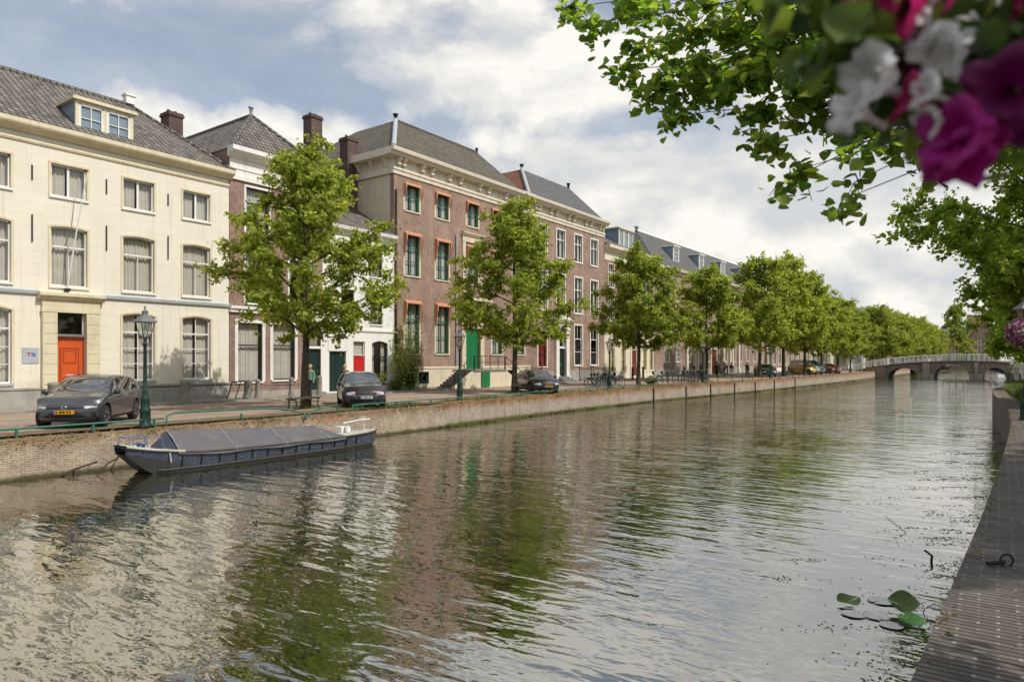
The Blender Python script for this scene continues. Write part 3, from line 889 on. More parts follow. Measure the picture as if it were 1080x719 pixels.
# entrance: pilasters, entablature, door, transom light
pm = MB()
for s in (-1, 1):
    pm.box(-.02, .16, du + s * .82 - .27, du + s * .82 + .27, 0, 3.95)
    for k in range(8): pm.box(.16, .175, du + s * .82 - .26, du + s * .82 + .26, .55 + k * .42, .55 + k * .42 + .37)
    pm.box(-.02, .2, du + s * .82 - .31, du + s * .82 + .31, 0, .4)
pm.box(-.02, .18, du - 1.12, du + 1.12, 3.95, 4.08); pm.box(-.02, .14, du - 1.09, du + 1.09, 4.08, 4.46)
moulding(pm, [(0, 4.46), (.2, 4.46), (.3, 4.58), (.36, 4.62), (.36, 4.74), (0, 4.8)], du - 1.24, du + 1.24)
pm.build('portal', M['ochre'], H1)
door(H1, du, .14, 1.06, 2.82, 'orange_door', (1, 1), letterbox=True)
dm = MB()   # raised centre panels of the door
dm.box(0, .02, -.3, .3, .35, 2.3); dm.box(.02, .03, -.2, .2, 1.75, 2.2); dm.box(.02, .03, -.2, .2, .5, 1.05)
dm.build('door_panel', M['orange_door'], H1, (-.145, du, .14))
M['orange_dark'] = plain('orange_groove_shade', (.33, .05, .014), .5, .2, 4)  # darker orange that paints in the shade of the door's panel grooves
dm = MB()
for y0, y1, z0, z1 in ((-.33, .33, .32, 2.33), (-.22, .22, 1.72, 2.23), (-.22, .22, .47, 1.1)):
    for a, b_, c_, d_ in ((y0, y1, z0 - .025, z0), (y0, y1, z1, z1 + .025), (y0 - .025, y0, z0 - .025, z1 + .025), (y1, y1 + .025, z0 - .025, z1 + .025)): dm.box(.0, .036, a, b_, c_, d_)
dm.build('panel_shade_lines', M['orange_dark'], H1, (-.145, du, .14))  # added dark outlines imitating groove shade, so the panels look deeper
window(H1, du, 2.99, 1.06, 1.1, fw=.05, curtain='none', sill=None, name='transom_window')
fm = MB(); fm.box(-.15, .02, du - .55, du + .55, 2.96, 3.06); fm.box(-.3, .35, du - .7, du + .7, 0, .13)
fm.build('door_step', M['step'], H1)
pl = MB(); pl.box(.01, .03, -.29, .29, 0, .62)
plq = pl.build('name_plaque', M['lead'], H1, (0.0, 10.7 - Y0, 3.0 - ZS))
# the lettering on the plaque: a red T and a blue N
M['redmark'] = plain('red_lettering', (.55, .03, .04), .5); M['bluemark'] = plain('blue_lettering', (.06, .09, .4), .5)
lt = MB(); lt.box(.03, .036, -.14, .01, .40, .435); lt.box(.03, .036, -.085, -.045, .27, .40)
lt.build('lettering', M['redmark'], plq)
lt = MB(); lt.box(.03, .036, .03, .06, .27, .42); lt.box(.03, .036, .13, .16, .27, .42); lt.prism([(.06, .42), (.095, .42), (.13, .27), (.095, .27)], .03, .0355, 'yz')
lt.build('lettering', M['bluemark'], plq)
for y, z, h in ((10.75, 11.0, .8), (13.55, 11.0, .85), (16.25, 10.95, .75), (10.75, 8.75, 1.3), (13.55, 8.75, 1.3), (16.25, 8.7, 1.3), (7.9, 11.0, .8), (7.9, 8.75, 1.3)):
    ab = MB(); ab.box(.01, .04, -.025, .025, -h / 2 + .1, h / 2 - .1); ab.build('wall_anchor', M['black'], H1, (0, y - Y0, z - ZS - .3))
fp = MB(); fp.tube([(.05, 12.0 - Y0, 6.1 - ZS), (.5, 12.2 - Y0, 8.6 - ZS), (.85, 12.45 - Y0, 10.95 - ZS)], [.035, .03, .02], 6)
fo_ = fp.build('flagpole', M['white'], H1)
fk = MB(); fk.lathe([(.0, 10.93), (.05, 10.98), (.05, 11.02), (0, 11.08)], 8, (.85, 12.45 - Y0, -ZS)); fk.build('knob', M['redmark'], fo_)
fk = MB(); fk.box(0, .14, 12.0 - Y0 - .1, 12.0 - Y0 + .1, 6.0 - ZS, 6.12 - ZS); fk.build('bracket', M['black'], fo_)
# main roof, hipped at the far end
e = .3; zr0, zr1 = 11.5, 15.3
P = [(e, -1, zr0), (e, W + .15, zr0), (-5.3, 13.95, zr1), (-5.3, -1, zr1), (-D - e, -1, zr0), (-D - e, W + .15, zr0)]
roof_solid(H1, P, [(0, 1, 2, 3), (1, 5, 2), (5, 4, 3, 2), (0, 3, 4), (0, 4, 5, 1)], M['tile_grey'])
rm = MB(); rm.tube([(-5.3, -1, zr1 + .03), (-5.3, 13.95, zr1 + .03)], .11, 8)
rm.tube([(-5.3, 13.95, zr1 + .03), (e, W + .15, zr0 + .03)], .09, 8); rm.build('ridge_tiles', M['tile_grey'], H1)
rm = MB(); rm.box(-5.5, -5.1, 13.7, 14.15, zr1 + .05, zr1 + .45); rm.box(-5.55, -5.05, 13.65, 14.2, zr1 + .45, zr1 + .55); rm.build('ridge_finial', M['whitewash'], H1)
dormer(H1, 13.75 - Y0, 2.4, -.62, 11.82, 13.3, 2.3, 2, trim='ochre', wstyle=dict(bot=(2, 2), bw=.035, fw=.1, curtain='full'))

# ---- narrow red brick house -------------------------------------------------------------------
Y0 = 19.38; W = 5.82; D = 10.5
H2 = Hs('red_brick_house', 'narrow red brick house with tall white cornice and white ground floor windows', 'house', Y0)
g = [(20.55, 2.0, 1.42, 3.05), (22.6, 2.05, 1.4, 3.0)]
up = [(20.98, 6.1, 1.42, 2.55), (23.65, 6.1, 1.42, 2.55), (20.98, 9.75, 1.35, 2.35), (23.65, 9.75, 1.35, 2.35)]
ops = [(a - Y0, b - ZS, c, d) for a, b, c, d in g + up]
ops.append((24.55 - Y0, .25, .98, 3.75))
mb = MB(); facade(mb, 0, W, .0, 11.2, ops); side_back(mb, W, D, 0, 12.8)
mb.build('wall', M['brick_red'], H2)
b = MB(); b.box(-.02, .12, -.02, W + .02, 4.42, 4.6); b.box(-.02, .2, -.02, W + .02, 4.6, 4.74)
b.box(-.02, .07, 4.62, W - .01, 3.98, 4.42)
b.build('string_course', M['white'], H2)
b = MB(); b.box(-.02, .1, -.02, W + .03, 11.2, 11.42); b.box(-.02, .04, 0, W, 11.42, 12.3)
b.box(-.02, .08, 0, W, 11.75, 11.8)
moulding(b, [(0, 12.3), (.1, 12.3), (.2, 12.45), (.48, 12.55), (.52, 12.6), (.52, 12.82), (0, 12.82)], -.12, W + .1)
b.build('cornice', M['white'], H2)
for i, (a, z, w, h) in enumerate(g):
    window(H2, a - Y0, z - ZS, w, h, frame='black', transom=.62, fw=.06, curtain='full', casing='white', cw=.17, sill='white')
for i, (a, z, w, h) in enumerate(up):
    window(H2, a - Y0, z - ZS, w, h, frame='green_black', transom=.66, fw=.06, bot=(2, 1), bw=.04, curtain='drape' if i < 2 else 'full', casing='white', cw=.11)
b = MB()
b.box(-.02, .05, 24.55 - Y0 - .66, 24.55 - Y0 - .49, 0, 3.98); b.box(-.02, .05, 24.55 - Y0 + .49, W - .01, 0, 3.98); b.box(-.18, .03, 24.55 - Y0 - .49, 24.55 - Y0 + .49, 2.62, 2.76)
b.build('door_surround', M['white'], H2)
door(H2, 24.55 - Y0, .27, .98, 2.35, 'green_black', (2, 2))
window(H2, 24.55 - Y0, 2.76, .98, 1.24, fw=.05, frame='black', curtain='none', sill=None, name='transom_window')
b = MB(); b.box(-.2, -.19, 24.55 - Y0 - .45, 24.55 - Y0 + .45, 2.8, 3.95); b.build('stained_glass', M['stained'], H2)
b = MB(); b.box(-.25, .35, 24.55 - Y0 - .65, 24.55 - Y0 + .65, 0, .14); b.box(-.25, .12, 24.55 - Y0 - .5, 24.55 - Y0 + .5, .14, .27); b.build('door_step', M['step'], H2)
b = MB(); b.box(-.02, .04, 0, 4.55, 0, .35); b.build('plinth', M['plinth'], H2)
P = [(.3, -.05, 12.75), (.3, W + .05, 12.75), (-2.6, W / 2, 15.75), (-D, W / 2, 15.75), (-D, -.05, 12.75), (-D, W + .05, 12.75)]
roof_solid(H2, P, [(0, 1, 2), (1, 5, 3, 2), (0, 2, 3, 4), (3, 5, 4), (0, 4, 5, 1)], M['tile_grey'])
b = MB(); b.tube([(-2.6, W / 2, 15.78), (.3, -.05, 12.8)], .1, 8); b.tube([(-2.6, W / 2, 15.78), (.3, W + .05, 12.8)], .1, 8); b.tube([(-2.6, W / 2, 15.78), (-D, W / 2, 15.78)], .1, 8)
b.build('ridge_tiles', M['tile_grey'], H2)
b = MB(); b.lathe([(.1, 15.8), (.1, 16.15), (.16, 16.18), (.16, 16.26), (0, 16.3)], 10, (-2.6, W / 2, 0)); b.build('vent_pipe', M['lead'], H2)
chimney(H2, -6.6, -5.7, -.15, .65, 12.2, 15.6)

# ---- white rendered house ---------------------------------------------------------------------
Y0 = 25.2; W = 5.66; D = 9.0
H3 = Hs('white_house', 'low white rendered house with small red door and green double doors', 'house', Y0)
up = [(27.05, 5.35, 1.0, 2.0), (29.35, 5.35, 1.0, 2.0), (27.05, 8.3, 1.0, 1.7), (29.35, 8.3, 1.0, 1.7)]
ops = [(a - Y0, b - ZS, c, d) for a, b, c, d in up] + [(26.3 - Y0, .12, 1.25, 2.35), (27.95 - Y0, .2, .92, 2.9), (29.65 - Y0, .55, 1.35, 2.6, .15)]
mb = MB(); facade(mb, 0, W, 0, 9.6, ops); side_back(mb, W, D, 0, 9.6); mb.build('wall', M['whitewash'], H3)
b = MB(); moulding(b, [(0, 9.4), (.06, 9.4), (.12, 9.6), (.34, 9.72), (.38, 9.92), (0, 9.95)], -.02, W + .02)
b.build('cornice', M['white'], H3)
b = MB(); b.box(-.02, .07, 0, W, 3.72, 3.84); b.build('string_course', M['white'], H3)
for i, (a, z, w, h) in enumerate(up):
    wd = window(H3, a - Y0, z - ZS, w, h, frame='black', transom=.65, fw=.06, bot=(2, 1), curtain='low' if i % 2 else 'none', sill='white')
    if i < 2:
        r = MB(); r.tube([(.2, -.5, .55), (.2, .5, .55)], .015, 5); r.tube([(.2, -.5, .08), (.2, .5, .08)], .015, 5)
        for k in range(9): r.tube([(.2, -.5 + k * .125, .08), (.2, -.5 + k * .125, .55)], .01, 4)
        r.build('window_guard', M['black'], wd)
door(H3, 26.3 - Y0, .12, 1.25, 2.35, 'green_black', (2, 3), letterbox=False)
door(H3, 27.95 - Y0, .2, .92, 2.0, 'red_door', (1, 2))
window(H3, 27.95 - Y0, 2.24, .92, .86, fw=.05, curtain='fullblind', sill=None, name='transom_window')
window(H3, 29.65 - Y0, .55, 1.35, 2.6, arch=.15, transom=.62, frame='black', fw=.07, bot=(2, 1), curtain='sides')
b = MB(); b.box(-.02, .04, 26.3 - Y0 - .72, 26.3 - Y0 + .72, 2.5, 3.35); b.box(-.02, .1, 26.3 - Y0 - .78, 26.3 - Y0 + .78, 3.35, 3.42)
b.build('door_surround', M['white'], H3)
b = MB(); b.box(-.2, .3, 27.95 - Y0 - .55, 27.95 - Y0 + .55, 0, .18); b.build('door_step', M['step'], H3)
P = [(.25, 0, 9.9), (.25, W, 9.9), (-4.5, W, 12.7), (-4.5, 0, 12.7), (-D, 0, 9.9), (-D, W, 9.9)]
roof_solid(H3, P, [(0, 1, 2, 3), (2, 5, 4, 3), (1, 5, 2), (0, 3, 4), (0, 4, 5, 1)], M['tile_grey'])
chimney(H3, -4.2, -3.4, 4.75, 5.6, 11.5, 16.6)
chimney(H3, -4.3, -3.5, 1.9, 2.75, 11.5, 17.3)

# ---- big brown brick house with the green door and striped awnings ------------------------------
Y0 = 30.86; W = 15.6; D = 13.0
H4 = Hs('brown_brick_house', 'tall brown brick mansion with green door, double stair and orange striped awnings', 'house', Y0)
cs = [32.5, 35.5, 38.85, 41.85, 44.9]
ops = []; A = []
for i, c in enumerate(cs):
    u = c - Y0
    A.append((u, 12.98 - ZS, 1.36, 1.72, .08, 0)); A.append((u, 8.7 - ZS, 1.36, 2.75, .1, 1))
    if i != 2: A.append((u, 3.55 - ZS, 1.36, 3.4, .12, 2))
ops = [a[:5] for a in A] + [(38.85 - Y0, 1.3, 1.7, 4.3, .35)]
for c in (33.6, 43.6): ops.append((c - Y0, .35, 1.0, .8))
mb = MB(); facade(mb, 0, W, 0, 14.0, ops)
side_back(mb, W, D, 0, 14.0)
mb.build('wall', M['brick_brown'], H4)
b = MB(); b.face([(-.35, -.012, 0), (-.35, -.012, 14.0), (-D, -.012, 14.0), (-D, -.012, 0)]); b.face([(-.35, -.012, 0), (-.35, 0, 0), (-.35, 0, 14), (-.35, -.012, 14)])
b.build('side_render', M['stonecream'], H4)
b = MB()
for a, c in ((0, 37.55 - Y0), (40.15 - Y0, W)):
    for p, q in ((a, c),):
        b.box(-.15, .06, p, q, 0, .33); b.box(-.15, .06, p, q, 1.17, 1.36); moulding(b, [(0, 1.36), (.1, 1.38), (.1, 1.46), (0, 1.5)], p, q)
for p, q in ((0, 33.1 - Y0), (34.1 - Y0, 37.55 - Y0), (40.15 - Y0, 43.1 - Y0), (44.1 - Y0, W)): b.box(-.15, .055, p, q, .33, 1.17)
b.build('plinth', M['stonecream'], H4)
for c in (33.6, 43.6): window(H4, c - Y0, .35, 1.0, .8, frame='green_paint', curtain='none', sill=None, bot=(2, 1))
for u, z, w, h, ar, k in A:
    wd = window(H4, u, z, w, h, frame='green_paint', arch=ar, transom=.66 if k else .55, top=(2, 1), bot=(2, 2) if k else (2, 1), bw=.05, fw=.085,
                curtain='split', casing='stonecream', cw=.13, sill='stonecream')
    if u > 11.5 and k == 0 and False: continue
    if u < 12.0 and not (k == 2 and u > 8):
        # half drawn hood awning: a valance across the head and two hanging side flaps
        a = MB(); hh = .36; pj = .24 if k else .18; wl = w / 2 + .1; x0 = .18
        sc = [(-wl + 2 * wl * i / 14, h + .02 - (.13 if k else .10) - (.035 if i % 2 else 0)) for i in range(15)]
        a.face([(x0 + .02, -wl, h + .12), (x0 + .02, wl, h + .12), (x0 + pj, wl, h - .04), (x0 + pj, -wl, h - .04)])
        a.face([(x0 + pj, -wl, h - .04), (x0 + pj, wl, h - .04)] + [(x0 + pj, y, zz) for y, zz in sc[::-1]])
        dl = 1.7 if k else .95
        for s in (-1, 1):
            a.face([(x0, s * wl, h + .1), (x0 + pj, s * wl, h - .04), (x0 + pj, s * wl, h - .65), (x0, s * wl, h - dl)])
            a.face([(x0 + pj, s * wl, h - .04), (x0 + pj, s * (wl - .15), h - .1), (x0 + .05, s * (wl - .03), h - dl + .1)])
        a.build('awning', M['awning'], wd)
# cornice with consoles over this house and a matching one next door
def console_cornice(parent, y0, y1, n, z0, pairs, ret=True):
    b = MB()
    y00 = y0 - (.0 if not ret else 0)
    moulding(b, [(0, z0), (.08, z0 + .02), (.1, z0 + .22), (.16, z0 + .28), (.16, z0 + .42), (0, z0 + .42)], y0 - (.16 if ret else 0), y1)
    b.box(-.02, .05, y0, y1, z0 + .42, z0 + 1.05)
    moulding(b, [(0, z0 + 1.05), (.5, z0 + 1.07), (.56, z0 + 1.2), (.74, z0 + 1.28), (.78, z0 + 1.45), (.78, z0 + 1.5), (0, z0 + 1.52)], y0 - (.78 if ret else 0), y1)
    if ret:
        b.box(-8, .0, y0 - .05, y0, z0 + .42, z0 + 1.05); b.box(-8, 0, y0 - .16, y0, z0 + .02, z0 + .42); b.box(-8, 0, y0 - .74, y0, z0 + 1.05, z0 + 1.5)
    o = b.build('cornice', M['stonecream2'], parent)
    for k in pairs:
        cc = MB()
        cc.prism([(.05, z0 + .5), (.14, z0 + .5), (.2, z0 + .62), (.2, z0 + .75), (.42, z0 + .9), (.48, z0 + 1.04), (.05, z0 + 1.04)], k - .12, k + .12, 'xz')
        cc.lathe([(.09, -.13), (.09, .13)], 8, (.22, k, z0 + .64), axis='y')
        cc.build('console', M['stonecream2'], o)
    if ret:
        for xx in (-.6, -1.9, -3.2):
            cc = MB(); cc.prism([(y0 - .05, z0 + .5), (y0 - .14, z0 + .5), (y0 - .2, z0 + .75), (y0 - .48, z0 + 1.04), (y0 - .05, z0 + 1.04)], xx - .12, xx + .12, 'yz')
            cc.build('console', M['stonecream2'], o)
    return o
M['stonecream2'] = plain('cream_painted_wood', (.72, .66, .52), .6, .07, 1.5, .1, dirt=(.45, .40, .3))
console_cornice(H4, 0, W, 0, 14.0, [.25, .7, 2.45, 3.4, 5.2, 6.4, 8.6, 9.7, 11.9, 12.9, 14.6])
# stone centre bay: door surround, first floor window frame and balcony
u = 38.85 - Y0
b = MB()
for s in (-1, 1):
    b.box(-.02, .1, u + s * 1.08 - .22, u + s * 1.08 + .22, 1.3, 5.75)
    for k in range(9): b.box(.1, .125, u + s * 1.08 - .22, u + s * 1.08 + .22, 1.35 + k * .49, 1.35 + k * .49 + .44)
    b.box(-.02, .08, u + s * 1.0 - .16, u + s * 1.0 + .16, 6.75, 10.6)
b.box(-.02, .12, u - 1.32, u + 1.32, 5.75, 6.2); b.box(-.02, .1, u - 1.2, u + 1.2, 10.6, 11.0)
moulding(b, [(0, 11.0), (.15, 11.02), (.28, 11.2), (.3, 11.3), (0, 11.36)], u - 1.3, u + 1.3)
b.box(-.05, .75, u - 1.5, u + 1.5, 6.3, 6.5)
for s in (-1, 1): b.prism([(0, 5.8), (.15, 5.8), (.65, 6.2), (.65, 6.3), (0, 6.3)], u + s * 1.1 - .13, u + s * 1.1 + .13, 'xz')
b.build('stone_surround', M['stonecream'], H4)
b = MB()
for zz in (6.58, 7.35):
    b.tube([(.0, u - 1.42, zz), (.68, u - 1.42, zz), (.68, u + 1.42, zz), (.0, u + 1.42, zz)], .022, 5)
for k in range(20):
    yy = u - 1.42 + 2.84 * k / 19; b.tube([(.68, yy, 6.5), (.68, yy, 7.35)], .012, 4)
for k in range(5):
    for s in (-1, 1): b.tube([(.12 + .12 * k, u + s * 1.42, 6.5), (.12 + .12 * k, u + s * 1.42, 7.35)], .012, 4)
b.build('balcony_railing', M['black'], H4)
for s in (-1, 1):
    door(H4, u + s * .4, 1.32, .78, 3.0, 'green_door', (1, 3), letterbox=False, knob=s < 0)
window(H4, u, 4.38, 1.66, 1.2, frame='white', arch=.35, fw=.06, bot=(2, 1), curtain='none', sill=None, name='transom_window')
b = MB(); b.box(-.18, .03, u - .85, u + .85, 4.3, 4.42); b.build('transom', M['white'], H4)
b = MB(); b.lathe([(.06, 0), (.06, 10.6), (.05, 10.6)], 8, (.1, .12, 3.0 - .6)); b.build('downpipe', M['black'], H4)
b = MB(); b.lathe([(.05, 0), (.05, 9.4)], 8, (.1, 36.95 - Y0, 1.6)); b.build('downpipe', M['lead'], H4)
# double stair with the little green cellar door
lu0, lu1 = 36.6 - Y0, 40.3 - Y0; lz = 1.28; lx = 2.0
b = MB(); b.box(.08, lx, lu0, lu1, 0, lz - .12); b.build('stoop_base', M['stonecream'], H4)
b = MB(); b.box(.07, lx + .06, lu0 - .05, lu1 + .05, lz - .12, lz)
ns = 7
for k in range(ns):
    h = lz - (k + 1) * lz / (ns + 1)
    b.box(.35, lx - .12, lu0 - .3 * (k + 1), lu0 - .3 * k + .03, h - .1, h); b.box(.35, lx - .12, lu1 + .3 * k - .03, lu1 + .3 * (k + 1), h - .1, h)
b.build('stair', M['step'], H4)
for xx in (.35, lx - .1):
    for s, y in ((-1, lu0), (1, lu1)):
        b = MB(); L_ = .3 * (ns + .3)
        b.prism([(y, 0), (y + s * L_, 0), (y + s * L_, .1), (y + s * .1, lz - .1), (y, lz - .1)] if s > 0 else [(y, 0), (y, lz - .1), (y - .1, lz - .1), (y - L_, .1), (y - L_, 0)], xx - .1, xx + .1, 'yz')
        b.build('stair_cheek', M['stonecream'], H4)
b = MB(); xx = lx - .02
for s, y in ((-1, lu0), (1, lu1)):
    L_ = .3 * ns
    for off, r in ((.95, .028), (.5, .018)):
        b.tube([(xx, y, lz + off), (xx, y + s * L_, .12 + off)], r, 6)
    for t in (0, .5, 1.0): b.tube([(xx, y + s * L_ * t, (lz - .1) * (1 - t)), (xx, y + s * L_ * t, lz * (1 - t) + .95 + .12 * t)], .03, 6)
for off, r in ((.95, .028), (.5, .018)): b.tube([(xx, lu0, lz + off), (xx, lu1, lz + off)], r, 6)
for y in (lu0 + .1, lu0 + .9, lu1 - .9, lu1 - .1, (lu0 + lu1) / 2): b.tube([(xx, y, lz), (xx, y, lz + .95)], .026, 6)
b.build('stair_railing', M['black'], H4)
door(H4, 37.85 - Y0, .08, .95, 1.02, 'green_door', (2, 1), inset=-.04, x=lx - .0, letterbox=False, knob=False, name='cellar_door')
zr0, zr1 = 15.5, 19.55
P = [(.55, -.55, zr0), (.55, 13.75, zr0), (-4.3, 13.9, zr1), (-4.3, 4.35, zr1), (-D, -.5, zr0), (-D, 13.75, zr0), (-8.6, 13.9, zr1), (-8.6, 4.35, zr1)]
roof_solid(H4, P, [(0, 1, 2, 3), (0, 3, 7, 4), (3, 2, 6, 7), (1, 5, 6, 2), (4, 7, 6, 5), (0, 4, 5, 1)], M['tile_moss'])
P = [(.5, 13.76, zr0), (.5, W, zr0), (-6, W, zr0 + .05), (-6, 13.76, zr0 + .05)]
b = MB(); b.box(-8, .6, 13.76, W, zr0, zr0 + .12); b.build('gutter_roof', M['lead'], H4)
b = MB(); b.tube([(.55, -.55, zr0 + .05), (-4.3, 4.35, zr1 + .05)], .16, 8); b.build('lead_hip', M['lead'], H4)
b = MB(); b.lathe([(.13, zr1 - .1), (.13, zr1 + .35), (.2, zr1 + .38), (.2, zr1 + .48), (0, zr1 + .5)], 10, (-4.3, 4.35, 0)); b.build('ridge_finial', M['black'], H4)
b = MB(); b.lathe([(.1, zr1 - .1), (.1, zr1 + .25), (.17, zr1 + .3), (0, zr1 + .45)], 10, (-4.3, 13.85, 0)); b.build('ridge_finial', M['black'], H4)
b = MB(); b.tube([(-4.3, 4.35, zr1 + .03), (-4.3, 13.9, zr1 + .03)], .1, 8); b.build('ridge_tiles', M['tile_moss'], H4)

# ---- brick house with the white pedimented doorway -----------------------------------------------
Y0 = 46.46; W = 13.04; D = 12.0
H5 = Hs('portico_house', 'brown brick house with white pedimented doorway, dark slate roof and white window frames', 'house', Y0)
cs = [48.35, 51.3, 54.4, 57.4]
A = []
for i, c in enumerate(cs):
    u = c - Y0; A += [(u, 12.15 - ZS, 1.35, 2.5, 0), (u, 7.4 - ZS, 1.4, 3.3, 1)]
    if i > 1: A.append((u, 2.6 - ZS, 1.4, 3.7, 2))
ops = [a[:4] for a in A] + [(48.3 - Y0, 1.4, 1.35, 3.0), (51.35 - Y0, .5, 1.15, 4.2)]
mb = MB(); facade(mb, 0, W, 0, 14.0, ops); side_back(mb, W, D, 0, 14.0); mb.build('wall', M['brick_brown'], H5)
for u, z, w, h, k in A:
    window(H5, u, z, w, h, frame='white', transom=.66, top=(2, 1), bot=(2, 1) if k < 2 else (1, 2), fw=.08, bw=.045, curtain='sides' if k < 2 else 'none', casing='white', cw=.13, sill='white')
window(H5, 48.3 - Y0, 1.4, 1.35, 3.0, frame='maroon', transom=.7, bot=(2, 2), fw=.1, curtain='fullblind', cmat='maroon', casing='white', cw=.13)
u = 51.35 - Y0
door(H5, u, .52, 1.1, 2.45, 'green_black', (2, 3))
window(H5, u, 3.1, 1.1, 1.55, frame='white', fw=.06, curtain='none', sill=None, name='transom_window')
b = MB()
for s in (-1, 1):
    b.box(-.02, .22, u + s * .86 - .25, u + s * .86 + .25, 0, 4.75); b.box(-.02, .28, u + s * .86 - .3, u + s * .86 + .3, 0, .6); b.box(-.02, .3, u + s * .86 - .32, u + s * .86 + .32, 4.6, 4.78)
b.box(-.02, .26, u - 1.15, u + 1.15, 4.78, 5.25); moulding(b, [(0, 5.25), (.3, 5.25), (.5, 5.4), (.55, 5.5), (0, 5.55)], u - 1.4, u + 1.4)
b.prism([(u - 1.25, 5.55), (u + 1.25, 5.55), (u + .7, 5.85), (u, 6.02), (u - .7, 5.85)], -.02, .34, 'yz')
b.box(-.18, .06, u - .6, u + .6, 2.98, 3.1)
b.build('portico', M['white'], H5)
b = MB(); b.box(-.2, 1.0, u - 1.0, u + 1.0, 0, .17); b.box(-.2, .7, u - .9, u + .9, .17, .34); b.box(-.2, .4, u - .8, u + .8, .34, .5); b.build('door_step', M['step'], H5)
b = MB(); b.box(-.1, .05, 0, u - 1.2, 0, 1.0); b.box(-.1, .05, u + 1.2, W, 0, 1.0); b.build('plinth', M['plinth'], H5)
console_cornice(H5, 0, W - .1, 0, 14.0, [.6, 1.1, 2.9, 3.8, 5.9, 6.8, 9.0, 9.9, 11.8, 12.4], ret=False)
zr0, zr1 = 15.5, 19.3
P = [(.5, -.9, zr0), (.5, 12.1, zr0), (-3.6, 12.2, zr1), (-3.6, 3.9, zr1), (-D, -.9, zr0), (-D, 12.1, zr0), (-8.2, 12.2, zr1), (-8.2, 3.9, zr1)]
roof_solid(H5, P, [(0, 1, 2, 3), (3, 2, 6, 7), (1, 5, 6, 2), (4, 7, 6, 5), (0, 4, 5, 1)], M['slate'])
roof_solid(H5, P, [(0, 3, 7, 4)], M['tile_red'], 'red_tiled_hip')
b = MB(); b.tube([(.5, -.9, zr0 + .05), (-3.6, 3.9, zr1 + .05)], .16, 8); b.build('lead_hip', M['lead'], H5)
for y in (3.9, 12.1):
    b = MB(); b.lathe([(.12, zr1 - .1), (.12, zr1 + .3), (.2, zr1 + .34), (.2, zr1 + .45), (0, zr1 + .5)], 10, (-3.6, y, 0)); b.build('ridge_finial', M['black'], H5)
chimney(H5, -3.4, -2.4, 12.3, 12.95, 14, 16.9, 'brick_red')
# wrought iron fence before it
for ya, yb in ((52.7, 54.9), (55.2, 59.2)):
    fn = thing('iron_fence', 'black wrought iron fence of %s bars beside the white portico' % ('few upright' if ya < 54 else 'many upright'), 'fence', (-30.6, ya, ZS))
    b = MB(); Lf = yb - ya
    for zz in (.15, 1.15): b.tube([(0, 0, zz), (0, Lf, zz)], .02, 5)
    for k in range(int(Lf / .13) + 1): b.tube([(0, k * .13, .05), (0, k * .13, 1.28)], .011, 4)
    b.build('bars', M['black'], fn)
    for y in (0, Lf):
        b = MB(); b.lathe([(.06, 0), (.06, .1), (.035, .14), (.035, 1.25), (.06, 1.3), (.05, 1.4), (0, 1.45)], 8, (0, y, 0)); b.build('post', M['black'], fn)

# ---- cream fronted house with a wide dormer ---------------------------------------------------------
Y0 = 59.5; W = 11.75; D = 11.0
H6 = Hs('cream_front_house', 'brick house with pale cream ground floor, dark red door and wide roof dormer', 'house', Y0)
gs = [61.2, 63.65, 68.9, 70.6]
ops = [(c - Y0, 1.95 - ZS, 1.0, 3.3, .25) for c in gs] + [(66.2 - Y0, .25, 1.15, 3.9, .25)]
ops2 = [(c - Y0, z - ZS, 1.15, h) for c in (60.9, 63.4, 66.2, 68.9, 70.5) for z, h in ((7.0, 2.6), (10.4, 2.3))]
mb = MB(); facade(mb, 0, W, 0, 4.95, ops); mb.build('ground_floor_front', M['stonecream2'], H6)
mb = MB(); facade(mb, 0, W, 4.95, 12.0, ops2); side_back(mb, W, D, 0, 13.6); mb.build('wall', M['brick_red'], H6)
for c in gs: window(H6, c - Y0, 1.95 - ZS, 1.0, 3.3, arch=.25, transom=.72, top=(2, 1), bot=(2, 2), frame='ochre', cmat='curtain_y', curtain='full', sill='white')
for c in (60.9, 63.4, 66.2, 68.9, 70.5):
    for z, h in ((7.0, 2.6), (10.4, 2.3)): window(H6, c - Y0, z - ZS, 1.15, h, frame='white', transom=.66, bot=(2, 1), top=(2, 1), curtain='sides', casing='stonecream', cw=.12)
door(H6, 66.2 - Y0, .27, 1.13, 2.7, 'maroon', (2, 3)); window(H6, 66.2 - Y0, 3.0, 1.13, 1.15, arch=.25, curtain='none', sill=None, name='transom_window')
b = MB(); b.box(-.02, .04, 0, W, 11.9, 12.7); moulding(b, [(0, 12.7), (.1, 12.7), (.4, 13.0), (.6, 13.1), (.62, 13.4), (0, 13.45)], 0, W + .1); b.build('cornice', M['stonecream2'], H6)
b = MB(); b.box(-.02, .1, 0, W, 4.88, 5.1); b.build('string_course', M['stonecream2'], H6)
for c in (65.35, 67.05): b = MB(); b.box(-.02, .08, c - Y0 - .16, c - Y0 + .16, 0, 4.88); b.build('pilaster', M['stonecream2'], H6)
P = [(.4, 0, 13.4), (.4, W, 13.4), (-5, W, 16.6), (-5, 0, 16.6), (-D, 0, 13.4), (-D, W, 13.4)]
roof_solid(H6, P, [(0, 1, 2, 3), (2, 5, 4, 3), (1, 5, 2), (0, 3, 4), (0, 4, 5, 1)], M['tile_grey'])
dormer(H6, 65.6 - Y0, 3.5, -.7, 13.9, 15.85, 3.0, 3, trim='stonecream', wstyle=dict(frame='maroon', curtain='none', bot=(1, 1)) if False else dict(curtain='none'))

